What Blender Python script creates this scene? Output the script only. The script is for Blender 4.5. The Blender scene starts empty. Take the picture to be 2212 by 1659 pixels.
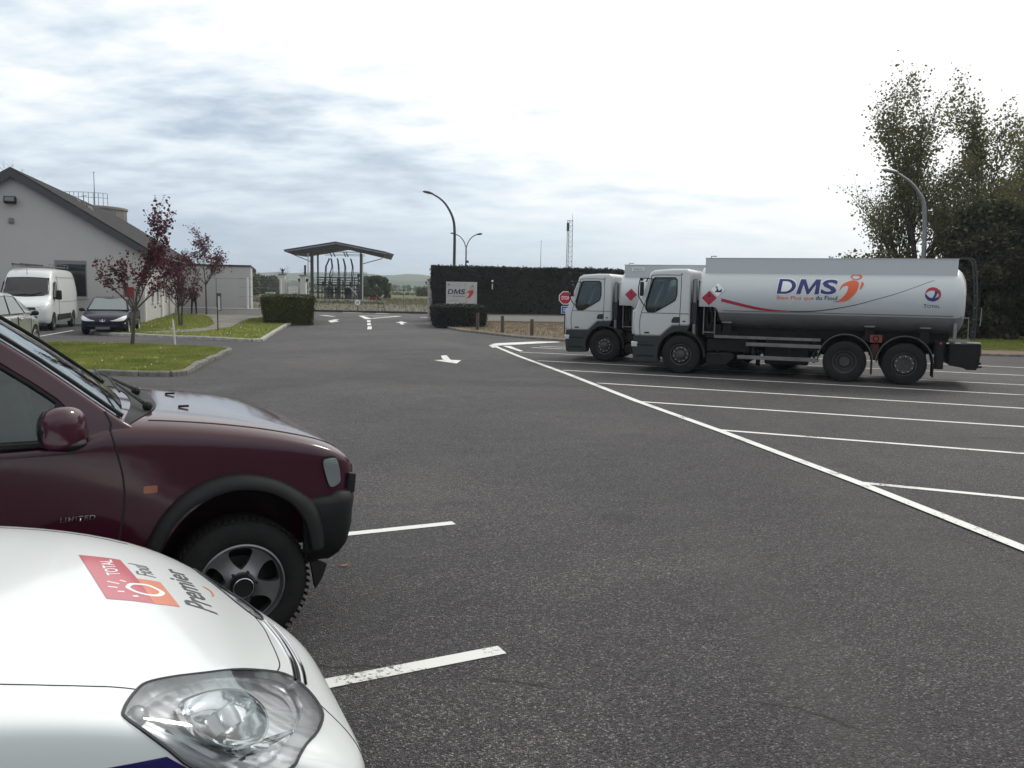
import bpy, bmesh, math, random
from math import radians, sin, cos, pi, atan2, sqrt, hypot
from mathutils import Vector, Matrix, noise
from mathutils.bvhtree import BVHTree
from mathutils.geometry import tessellate_polygon, delaunay_2d_cdt
import numpy as np
random.seed(7)
rng = np.random.default_rng(7)
scene = bpy.context.scene
COL = scene.collection

# ------------------------------------------------------------ camera
cd = bpy.data.cameras.new('camera')
cam = bpy.data.objects.new('camera', cd)
COL.objects.link(cam)
cd.sensor_width = 36.0
cd.lens = 1850 / 2212 * 36
cd.clip_start = 0.05
cd.clip_end = 6000
cam.matrix_world = Matrix.Translation((0, 0, 2.1)) @ Matrix.Rotation(radians(90) - math.atan(204.5 / 1850), 4, 'X') @ Matrix.Rotation(0.018, 4, 'Z')
scene.camera = cam

# ------------------------------------------------------------ light and sky
SUN_AZ = radians(43)          # to the right of straight ahead
SUN_EL = radians(44)
sun_dir = Vector((sin(SUN_AZ) * cos(SUN_EL), cos(SUN_AZ) * cos(SUN_EL), sin(SUN_EL)))
world = bpy.data.worlds.new('World')
scene.world = world
world.use_nodes = True
wt = world.node_tree
wt.nodes.clear()


def nn(t, kind, **kw):
    n = t.nodes.new(kind)
    for k, v in kw.items():
        setattr(n, k, v)
    return n


def mth(t, op, a, b=None, c=None, clamp=False):
    n = t.nodes.new('ShaderNodeMath')
    n.operation = op
    n.use_clamp = clamp
    for i, x in enumerate((a, b, c)):
        if x is None:
            continue
        if isinstance(x, (int, float)):
            n.inputs[i].default_value = x
        else:
            t.links.new(x, n.inputs[i])
    return n.outputs[0]


def ramp(t, fac, stops, interp='LINEAR'):
    n = t.nodes.new('ShaderNodeValToRGB')
    e = n.color_ramp.elements
    n.color_ramp.interpolation = interp
    while len(e) < len(stops):
        e.new(0.5)
    for i, (p, c) in enumerate(stops):
        e[i].position = p
        e[i].color = (*c, 1) if len(c) == 3 else c
    t.links.new(fac, n.inputs[0])
    return n.outputs[0]


def mixc(t, fac, a, b, mode='MIX'):
    n = t.nodes.new('ShaderNodeMix')
    n.data_type = 'RGBA'
    n.blend_type = mode
    for sock, x in ((n.inputs[0], fac), (n.inputs[6], a), (n.inputs[7], b)):
        if isinstance(x, (int, float)):
            sock.default_value = x
        elif isinstance(x, tuple):
            sock.default_value = (*x, 1)
        else:
            t.links.new(x, sock)
    return n.outputs[2]


sky = nn(wt, 'ShaderNodeTexSky', sky_type='NISHITA')
sky.sun_disc = False
sky.sun_elevation = SUN_EL
sky.sun_rotation = SUN_AZ
sky.dust_density = 2.0
tc = nn(wt, 'ShaderNodeTexCoord')
sep = nn(wt, 'ShaderNodeSeparateXYZ')
wt.links.new(tc.outputs['Generated'], sep.inputs[0])
zc = mth(wt, 'MAXIMUM', sep.outputs[2], 0.0)
den = mth(wt, 'ADD', zc, 0.16)
cmb = nn(wt, 'ShaderNodeCombineXYZ')
wt.links.new(mth(wt, 'DIVIDE', sep.outputs[0], den), cmb.inputs[0])
wt.links.new(mth(wt, 'MULTIPLY', mth(wt, 'DIVIDE', sep.outputs[1], den), 1.25), cmb.inputs[1])
wmap = nn(wt, 'ShaderNodeMapping')
wmap.inputs['Rotation'].default_value = (0, 0, radians(20))
wmap.inputs['Location'].default_value = (3.1, 1.7, 0)
wt.links.new(cmb.outputs[0], wmap.inputs[0])
n1 = nn(wt, 'ShaderNodeTexNoise')
n1.inputs['Scale'].default_value = 1.35
n1.inputs['Detail'].default_value = 7
n1.inputs['Roughness'].default_value = 0.5
n1.inputs['Distortion'].default_value = 0.25
wt.links.new(wmap.outputs[0], n1.inputs['Vector'])
n2 = nn(wt, 'ShaderNodeTexNoise')
n2.inputs['Scale'].default_value = 4.2
n2.inputs['Detail'].default_value = 5
n2.inputs['Roughness'].default_value = 0.55
wt.links.new(wmap.outputs[0], n2.inputs['Vector'])
cl = mth(wt, 'ADD', mth(wt, 'MULTIPLY', n1.outputs[0], 0.62), mth(wt, 'MULTIPLY', n2.outputs[0], 0.38))
cl = mth(wt, 'SUBTRACT', cl, 0.5)
# clouds thin out towards the horizon, glow round the veiled sun
dotn = nn(wt, 'ShaderNodeVectorMath', operation='DOT_PRODUCT')
wt.links.new(tc.outputs['Generated'], dotn.inputs[0])
dotn.inputs[1].default_value = sun_dir
glow = mth(wt, 'POWER', mth(wt, 'MAXIMUM', dotn.outputs['Value'], 0.0), 3.5)
glow2 = mth(wt, 'POWER', mth(wt, 'MAXIMUM', dotn.outputs['Value'], 0.0), 40.0)
elev = mth(wt, 'MULTIPLY', zc, 1.0)
amp = mth(wt, 'MINIMUM', mth(wt, 'MULTIPLY', mth(wt, 'MAXIMUM', mth(wt, 'SUBTRACT', zc, 0.05), 0.0), 7.0), 1.0)
amp = mth(wt, 'ADD', mth(wt, 'MULTIPLY', amp, 2.45), 0.36)
base = mth(wt, 'ADD', mth(wt, 'MULTIPLY', mth(wt, 'MINIMUM', zc, 0.36), 1.80), 0.53)
val = mth(wt, 'ADD', base, mth(wt, 'MULTIPLY', cl, amp))
val = mth(wt, 'ADD', val, mth(wt, 'MULTIPLY', glow, 1.5))
cc = ramp(wt, mth(wt, 'MULTIPLY', val, 0.5), [(0.0, (0.34, 0.43, 0.55)), (0.20, (0.40, 0.49, 0.62)), (0.32, (0.53, 0.63, 0.75)), (0.44, (0.80, 0.90, 0.98)), (0.56, (1.06, 1.09, 1.10)), (0.75, (1.22, 1.22, 1.20)), (1.0, (1.5, 1.49, 1.45))])
gl = nn(wt, 'ShaderNodeVectorMath', operation='SCALE')
gl.inputs[0].default_value = (1.9, 1.85, 1.75)
wt.links.new(glow2, gl.inputs['Scale'])
add = nn(wt, 'ShaderNodeVectorMath', operation='ADD')
wt.links.new(cc, add.inputs[0])
wt.links.new(gl.outputs[0], add.inputs[1])
scl = nn(wt, 'ShaderNodeVectorMath', operation='SCALE')
wt.links.new(add.outputs[0], scl.inputs[0])
scl.inputs['Scale'].default_value = 10.0
skymix = mixc(wt, 0.93, sky.outputs[0], scl.outputs[0])
bg = nn(wt, 'ShaderNodeBackground')
bg.inputs['Strength'].default_value = 0.1
wt.links.new(skymix, bg.inputs[0])
wo = nn(wt, 'ShaderNodeOutputWorld')
wt.links.new(bg.outputs[0], wo.inputs[0])
world.cycles.sampling_method = 'MANUAL'
world.cycles.sample_map_resolution = 1024

sl = bpy.data.lights.new('sun', 'SUN')
sl.energy = 1.2
sl.angle = radians(12)
sl.color = (1.0, 0.95, 0.87)
sun = bpy.data.objects.new('sun', sl)
COL.objects.link(sun)
sun.rotation_euler = sun_dir.to_track_quat('Z', 'Y').to_euler()

scene.view_settings.view_transform = 'Standard'
scene.view_settings.look = 'None'
scene.view_settings.exposure = 0.0
scene.view_settings.gamma = 1.0
scene.view_settings.use_curve_mapping = False
scene.render.engine = 'CYCLES'
scene.cycles.max_bounces = 6
scene.cycles.diffuse_bounces = 3
scene.cycles.glossy_bounces = 4
scene.cycles.transmission_bounces = 6
scene.cycles.transparent_max_bounces = 12
scene.cycles.caustics_reflective = False
scene.cycles.caustics_refractive = False
scene.cycles.use_denoising = True

# ------------------------------------------------------------ materials
MATS = {}


def mat(name, col=(0.5, 0.5, 0.5), rough=0.6, metal=0.0, coat=0.0, var=0.0, vscale=3.0, bump=0.0, bscale=20.0, spec=0.5, trans=0.0, ior=1.5, alpha=1.0, emit=0.0, rvar=0.0, col2=None):
    m = bpy.data.materials.new(name)
    m.use_nodes = True
    t = m.node_tree
    b = t.nodes['Principled BSDF']
    b.inputs['Base Color'].default_value = (*col, 1)
    b.inputs['Roughness'].default_value = rough
    b.inputs['Metallic'].default_value = metal
    b.inputs['Coat Weight'].default_value = coat
    b.inputs['Coat Roughness'].default_value = 0.09
    b.inputs['Specular IOR Level'].default_value = spec
    b.inputs['Transmission Weight'].default_value = trans
    b.inputs['IOR'].default_value = ior
    b.inputs['Alpha'].default_value = alpha
    if var or bump or rvar:
        co = nn(t, 'ShaderNodeTexCoord')
        if var:
            n = nn(t, 'ShaderNodeTexNoise')
            n.inputs['Scale'].default_value = vscale
            n.inputs['Detail'].default_value = 6
            n.inputs['Roughness'].default_value = 0.6
            t.links.new(co.outputs['Object'], n.inputs['Vector'])
            c2 = col2 if col2 else tuple(x * 0.45 for x in col)
            f = mth(t, 'MULTIPLY', mth(t, 'SUBTRACT', n.outputs[0], 0.38, None, True), 4 * var, None, True)
            t.links.new(mixc(t, f, col, c2), b.inputs['Base Color'])
            if rvar:
                t.links.new(mth(t, 'ADD', mth(t, 'MULTIPLY', n.outputs[0], rvar), rough - rvar * 0.5), b.inputs['Roughness'])
        if bump:
            n = nn(t, 'ShaderNodeTexNoise')
            n.inputs['Scale'].default_value = bscale
            n.inputs['Detail'].default_value = 5
            t.links.new(co.outputs['Object'], n.inputs['Vector'])
            bp = nn(t, 'ShaderNodeBump')
            bp.inputs['Strength'].default_value = bump
            bp.inputs['Distance'].default_value = 0.02
            t.links.new(n.outputs[0], bp.inputs['Height'])
            t.links.new(bp.outputs[0], b.inputs['Normal'])
    MATS[name] = m
    return m


def leafmat(name, c1, c2, transl=0.35, rough=0.6, scale=1.2):
    m = bpy.data.materials.new(name)
    m.use_nodes = True
    t = m.node_tree
    b = t.nodes['Principled BSDF']
    co = nn(t, 'ShaderNodeTexCoord')
    n = nn(t, 'ShaderNodeTexNoise')
    n.inputs['Scale'].default_value = scale
    n.inputs['Detail'].default_value = 8
    n.inputs['Roughness'].default_value = 0.75
    t.links.new(co.outputs['Object'], n.inputs['Vector'])
    f = mth(t, 'MULTIPLY', mth(t, 'SUBTRACT', n.outputs[0], 0.35), 3.3, None, True)
    c = mixc(t, f, c1, c2)
    t.links.new(c, b.inputs['Base Color'])
    b.inputs['Roughness'].default_value = rough
    b.inputs['Specular IOR Level'].default_value = 0.25
    tr = nn(t, 'ShaderNodeBsdfTranslucent')
    t.links.new(c, tr.inputs[0])
    mx = nn(t, 'ShaderNodeMixShader')
    mx.inputs[0].default_value = transl
    t.links.new(b.outputs[0], mx.inputs[1])
    t.links.new(tr.outputs[0], mx.inputs[2])
    t.links.new(mx.outputs[0], t.nodes['Material Output'].inputs[0])
    MATS[name] = m
    return m


def asphalt_mat():
    m = bpy.data.materials.new('asphalt')
    m.use_nodes = True
    t = m.node_tree
    b = t.nodes['Principled BSDF']
    co = nn(t, 'ShaderNodeTexCoord')
    O = co.outputs['Object']

    def nz(s, d=2, r=0.5):
        n = nn(t, 'ShaderNodeTexNoise')
        n.inputs['Scale'].default_value = s
        n.inputs['Detail'].default_value = d
        n.inputs['Roughness'].default_value = r
        t.links.new(O, n.inputs['Vector'])
        return n.outputs[0]
    v = nn(t, 'ShaderNodeTexVoronoi')
    v.inputs['Scale'].default_value = 96
    t.links.new(O, v.inputs['Vector'])
    v2 = nn(t, 'ShaderNodeTexVoronoi')
    v2.inputs['Scale'].default_value = 48
    t.links.new(O, v2.inputs['Vector'])
    sepc = nn(t, 'ShaderNodeSeparateColor')
    t.links.new(v.outputs['Color'], sepc.inputs[0])
    stone = ramp(t, sepc.outputs[0], [(0.0, (0.018, 0.018, 0.020)), (0.4, (0.042, 0.041, 0.043)), (0.75, (0.080, 0.078, 0.081)), (0.93, (0.13, 0.127, 0.129)), (1.0, (0.24, 0.235, 0.235))])
    gap = mth(t, 'MULTIPLY', mth(t, 'SUBTRACT', v.outputs['Distance'], 0.45), 2.5, None, True)
    c = mixc(t, gap, stone, (0.012, 0.011, 0.012))
    big = nz(0.22, 5, 0.6)
    mid = nz(1.7, 4, 0.6)
    tone = mth(t, 'ADD', mth(t, 'MULTIPLY', big, 0.75), mth(t, 'MULTIPLY', mid, 0.35))
    c = mixc(t, 1.0, c, ramp(t, tone, [(0.35, (0.80, 0.79, 0.80)), (0.75, (1.45, 1.38, 1.36))]), 'MULTIPLY')
    # greyer and paler far down the yard
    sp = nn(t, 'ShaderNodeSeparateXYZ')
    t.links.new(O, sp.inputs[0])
    far_pale = mth(t, 'MULTIPLY', mth(t, 'SUBTRACT', mth(t, 'ADD', sp.outputs[1], mth(t, 'MULTIPLY', big, 14.0)), 16.0), 0.04, None, True)
    c = mixc(t, mth(t, 'MULTIPLY', far_pale, 0.5), c, (0.074, 0.071, 0.073))
    # rust specks and stains
    st = nz(3.1, 6, 0.7)
    c = mixc(t, mth(t, 'MULTIPLY', mth(t, 'SUBTRACT', st, 0.62), 3.0, None, True), c, (0.035, 0.032, 0.030))
    pale = nz(0.8, 6, 0.7)
    c = mixc(t, mth(t, 'MULTIPLY', mth(t, 'SUBTRACT', pale, 0.60), 2.2, None, True), c, (0.10, 0.096, 0.094))
    # lighter tyre-polished lanes running up the drive
    ln = nn(t, 'ShaderNodeTexNoise')
    ln.inputs['Scale'].default_value = 1.0
    ln.inputs['Detail'].default_value = 3
    mp = nn(t, 'ShaderNodeMapping')
    mp.inputs['Rotation'].default_value = (0, 0, radians(-11))
    mp.inputs['Scale'].default_value = (0.9, 0.035, 1)
    t.links.new(O, mp.inputs[0])
    t.links.new(mp.outputs[0], ln.inputs['Vector'])
    c = mixc(t, mth(t, 'MULTIPLY', mth(t, 'SUBTRACT', ln.outputs[0], 0.52), 1.5, None, True), c, (0.082, 0.079, 0.078))
    zn = nn(t, 'ShaderNodeTexNoise')
    zn.inputs['Scale'].default_value = 0.13
    zn.inputs['Detail'].default_value = 7
    zn.inputs['Roughness'].default_value = 0.7
    zn.inputs['Distortion'].default_value = 1.2
    t.links.new(O, zn.inputs['Vector'])
    c = mixc(t, 1.0, c, ramp(t, zn.outputs[0], [(0.36, (0.78, 0.77, 0.78)), (0.5, (1.0, 1.0, 1.0)), (0.62, (1.28, 1.25, 1.22))]), 'MULTIPLY')
    sv = nn(t, 'ShaderNodeTexVoronoi')
    sv.inputs['Scale'].default_value = 0.75
    t.links.new(O, sv.inputs['Vector'])
    spot = mth(t, 'MULTIPLY', mth(t, 'SUBTRACT', mth(t, 'ADD', 0.13, mth(t, 'MULTIPLY', mid, 0.10)), sv.outputs['Distance']), 14.0, None, True)
    spot = mth(t, 'MULTIPLY', spot, mth(t, 'GREATER_THAN', big, 0.50))
    c = mixc(t, mth(t, 'MULTIPLY', spot, 0.28), c, (0.016, 0.015, 0.016))
    # old tar seams and hairline cracks
    cm = nn(t, 'ShaderNodeMapping')
    cm.inputs['Rotation'].default_value = (0, 0, radians(12))
    t.links.new(O, cm.inputs[0])
    wob = nn(t, 'ShaderNodeTexNoise')
    wob.inputs['Scale'].default_value = 0.6
    wob.inputs['Detail'].default_value = 6
    t.links.new(O, wob.inputs['Vector'])
    cs = nn(t, 'ShaderNodeSeparateXYZ')
    t.links.new(cm.outputs[0], cs.inputs[0])
    ly = mth(t, 'ADD', cs.outputs[1], mth(t, 'MULTIPLY', wob.outputs[0], 1.1))
    fr = mth(t, 'ABSOLUTE', mth(t, 'SUBTRACT', mth(t, 'FRACT', mth(t, 'DIVIDE', ly, 9.7)), 0.5))
    crack = mth(t, 'LESS_THAN', fr, 0.0016)
    crack = mth(t, 'MULTIPLY', crack, mth(t, 'GREATER_THAN', mid, 0.52))
    c = mixc(t, mth(t, 'MULTIPLY', crack, 0.7), c, (0.012, 0.012, 0.012))
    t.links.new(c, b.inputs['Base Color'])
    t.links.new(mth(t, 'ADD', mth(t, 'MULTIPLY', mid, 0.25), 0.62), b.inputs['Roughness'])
    b.inputs['Specular IOR Level'].default_value = 0.35
    h = mth(t, 'ADD', mth(t, 'MULTIPLY', v.outputs['Distance'], -1.0), mth(t, 'MULTIPLY', v2.outputs['Distance'], -0.7))
    bp = nn(t, 'ShaderNodeBump')
    bp.inputs['Strength'].default_value = 1.0
    bp.inputs['Distance'].default_value = 0.014
    t.links.new(h, bp.inputs['Height'])
    t.links.new(bp.outputs[0], b.inputs['Normal'])
    MATS['asphalt'] = m
    return m


def ground_mat(name, cols, scale=0.35, fine=9.0, bump=0.5, stretch=(1, 1, 1)):
    m = bpy.data.materials.new(name)
    m.use_nodes = True
    t = m.node_tree
    b = t.nodes['Principled BSDF']
    co = nn(t, 'ShaderNodeTexCoord')
    mp = nn(t, 'ShaderNodeMapping')
    mp.inputs['Scale'].default_value = stretch
    t.links.new(co.outputs['Object'], mp.inputs[0])

    def nz(s, d=6, r=0.65):
        n = nn(t, 'ShaderNodeTexNoise')
        n.inputs['Scale'].default_value = s
        n.inputs['Detail'].default_value = d
        n.inputs['Roughness'].default_value = r
        t.links.new(mp.outputs[0], n.inputs['Vector'])
        return n.outputs[0]
    a = nz(scale)
    f = nz(fine, 4, 0.7)
    k = mth(t, 'ADD', mth(t, 'MULTIPLY', a, 0.65), mth(t, 'MULTIPLY', f, 0.35))
    st = [(0.36 + 0.28 * i / (len(cols) - 1), c) for i, c in enumerate(cols)]
    t.links.new(ramp(t, k, st), b.inputs['Base Color'])
    b.inputs['Roughness'].default_value = 0.95
    b.inputs['Specular IOR Level'].default_value = 0.15
    bp = nn(t, 'ShaderNodeBump')
    bp.inputs['Strength'].default_value = bump
    bp.inputs['Distance'].default_value = 0.05
    t.links.new(f, bp.inputs['Height'])
    t.links.new(bp.outputs[0], b.inputs['Normal'])
    MATS[name] = m
    return m


def paintline_mat():
    m = bpy.data.materials.new('road_paint')
    m.use_nodes = True
    t = m.node_tree
    b = t.nodes['Principled BSDF']
    co = nn(t, 'ShaderNodeTexCoord')
    O = co.outputs['Object']
    n = nn(t, 'ShaderNodeTexNoise')
    n.inputs['Scale'].default_value = 26
    n.inputs['Detail'].default_value = 6
    n.inputs['Roughness'].default_value = 0.7
    t.links.new(O, n.inputs['Vector'])
    n2 = nn(t, 'ShaderNodeTexNoise')
    n2.inputs['Scale'].default_value = 2.2
    n2.inputs['Detail'].default_value = 3
    t.links.new(O, n2.inputs['Vector'])
    v = nn(t, 'ShaderNodeTexVoronoi')
    v.inputs['Scale'].default_value = 16
    v.feature = 'DISTANCE_TO_EDGE'
    wv = nn(t, 'ShaderNodeVectorMath', operation='ADD')
    t.links.new(O, wv.inputs[0])
    sc = nn(t, 'ShaderNodeVectorMath', operation='SCALE')
    t.links.new(n.outputs['Color'], sc.inputs[0])
    sc.inputs['Scale'].default_value = 0.05
    t.links.new(sc.outputs[0], wv.inputs[1])
    t.links.new(wv.outputs[0], v.inputs['Vector'])
    k = mth(t, 'ADD', mth(t, 'MULTIPLY', n.outputs[0], 0.6), mth(t, 'MULTIPLY', n2.outputs[0], 0.4))
    chips = mth(t, 'MULTIPLY', mth(t, 'SUBTRACT', k, 0.572), 30, None, True)
    crack = mth(t, 'MULTIPLY', mth(t, 'LESS_THAN', v.outputs[0], 0.012), mth(t, 'GREATER_THAN', n2.outputs[0], 0.55))
    w = mth(t, 'MAXIMUM', chips, crack)
    c = mixc(t, mth(t, 'MULTIPLY', n2.outputs[0], 0.6), (0.68, 0.69, 0.66), (0.52, 0.52, 0.49))
    c = mixc(t, w, c, (0.05, 0.048, 0.048))
    t.links.new(c, b.inputs['Base Color'])
    b.inputs['Roughness'].default_value = 0.75
    bp = nn(t, 'ShaderNodeBump')
    bp.inputs['Strength'].default_value = 0.5
    bp.inputs['Distance'].default_value = 0.004
    t.links.new(n.outputs[0], bp.inputs['Height'])
    t.links.new(bp.outputs[0], b.inputs['Normal'])
    MATS['road_paint'] = m


asphalt_mat()
paintline_mat()
ground_mat('field', [(0.055, 0.06, 0.028), (0.10, 0.098, 0.05), (0.135, 0.125, 0.075), (0.10, 0.11, 0.045)], 0.02, 0.6, 0.3, (1, 0.5, 1))
ground_mat('rough_strip', [(0.075, 0.068, 0.045), (0.12, 0.108, 0.085), (0.15, 0.14, 0.115), (0.095, 0.098, 0.055)], 0.12, 2.5, 0.5)
ground_mat('lawn', [(0.065, 0.095, 0.018), (0.13, 0.165, 0.030), (0.19, 0.21, 0.05), (0.25, 0.24, 0.09)], 0.5, 14.0, 0.9)
ground_mat('soil', [(0.10, 0.07, 0.052), (0.16, 0.115, 0.088), (0.20, 0.15, 0.115), (0.12, 0.105, 0.06)], 0.8, 12.0, 0.8)
ground_mat('path_gravel', [(0.13, 0.12, 0.105), (0.18, 0.17, 0.155), (0.24, 0.22, 0.20)], 0.8, 16.0, 0.6)
ground_mat('hill', [(0.035, 0.05, 0.03), (0.05, 0.07, 0.035), (0.08, 0.09, 0.05)], 0.004, 0.03, 0.0)
mat('kerb', (0.19, 0.18, 0.16), 0.9, var=0.6, vscale=5, bump=0.8, bscale=25, col2=(0.07, 0.075, 0.06))
mat('kerb_white', (0.42, 0.41, 0.38), 0.85, var=0.6, vscale=4, bump=0.6, bscale=25)
mat('render_wall', (0.40, 0.395, 0.39), 0.9, var=0.18, vscale=0.5, bump=0.15, bscale=60, col2=(0.33, 0.325, 0.31))
mat('white_wall', (0.50, 0.49, 0.47), 0.85, var=0.22, vscale=0.9, bump=0.2, bscale=40, col2=(0.36, 0.35, 0.32))
mat('panel_wall', (0.42, 0.41, 0.41), 0.7, var=0.15, vscale=0.4, col2=(0.42, 0.41, 0.40))
mat('slate', (0.035, 0.034, 0.037), 0.9, spec=0.15, var=0.6, vscale=2.5, bump=0.4, bscale=12, col2=(0.07, 0.062, 0.06))
mat('dark_trim', (0.035, 0.035, 0.042), 0.5)
mat('frame_grey', (0.16, 0.165, 0.17), 0.5)
mat('glass_dark', (0.012, 0.013, 0.016), 0.05, spec=0.6)
mat('glass_blue', (0.05, 0.065, 0.07), 0.06, spec=0.8)
mat('concrete', (0.22, 0.205, 0.185), 0.9, var=0.7, vscale=0.35, bump=0.2, col2=(0.11, 0.10, 0.09))
mat('galv', (0.23, 0.24, 0.25), 0.45, 0.7, var=0.4, vscale=2)
mat('galv_dark', (0.035, 0.04, 0.045), 0.5, 0.3, var=0.3, vscale=2)
mat('steel_paint', (0.035, 0.042, 0.048), 0.5, 0.2, var=0.4, vscale=1.5)
mat('steel_black', (0.010, 0.012, 0.015), 0.5, 0.2)
mat('pipe_white', (0.48, 0.47, 0.45), 0.5, var=0.3, vscale=2)
mat('black_plastic', (0.008, 0.008, 0.0085), 0.6, spec=0.3, var=0.2, vscale=6, rvar=0.3)
mat('rubber', (0.007, 0.007, 0.0075), 0.8, spec=0.3, var=0.5, vscale=14, bump=0.3, bscale=60, col2=(0.016, 0.015, 0.014))
mat('dirty_black', (0.008, 0.007, 0.008), 0.8, spec=0.25, var=0.5, vscale=6, col2=(0.018, 0.016, 0.015))
mat('red_paint', (0.17, 0.010, 0.016), 0.6)
mat('orange_plate', (0.20, 0.035, 0.018), 0.5, var=0.4, vscale=12)
mat('white_plain', (0.66, 0.66, 0.65), 0.5)
mat('timber', (0.055, 0.04, 0.030), 0.9, var=0.6, vscale=8, bump=0.5, bscale=40, col2=(0.10, 0.08, 0.06))
mat('bark', (0.05, 0.042, 0.035), 0.95, var=0.7, vscale=6, bump=0.9, bscale=30, col2=(0.10, 0.085, 0.07))
mat('bark_birch', (0.10, 0.09, 0.08), 0.9, var=0.9, vscale=3, bump=0.5, bscale=12, col2=(0.035, 0.03, 0.028))
leafmat('leaf_plum', (0.045, 0.014, 0.020), (0.13, 0.028, 0.042), 0.45)
leafmat('leaf_birch', (0.075, 0.08, 0.032), (0.17, 0.165, 0.065), 0.45)
leafmat('leaf_dark', (0.018, 0.026, 0.011), (0.055, 0.065, 0.022), 0.2, scale=0.6)
leafmat('leaf_copper', (0.02, 0.022, 0.011), (0.05, 0.045, 0.02), 0.2)
leafmat('leaf_far', (0.05, 0.075, 0.03), (0.10, 0.12, 0.05), 0.25, scale=0.3)
leafmat('leaf_hedge', (0.026, 0.032, 0.009), (0.072, 0.072, 0.018), 0.12, scale=2.0)
leafmat('leaf_hedge_dark', (0.008, 0.011, 0.009), (0.018, 0.023, 0.018), 0.08, scale=0.8)
leafmat('grass_blade', (0.115, 0.155, 0.028), (0.25, 0.26, 0.07), 0.4, scale=0.8)
leafmat('dry_grass', (0.10, 0.105, 0.05), (0.17, 0.16, 0.09), 0.3, scale=0.4)


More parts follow.
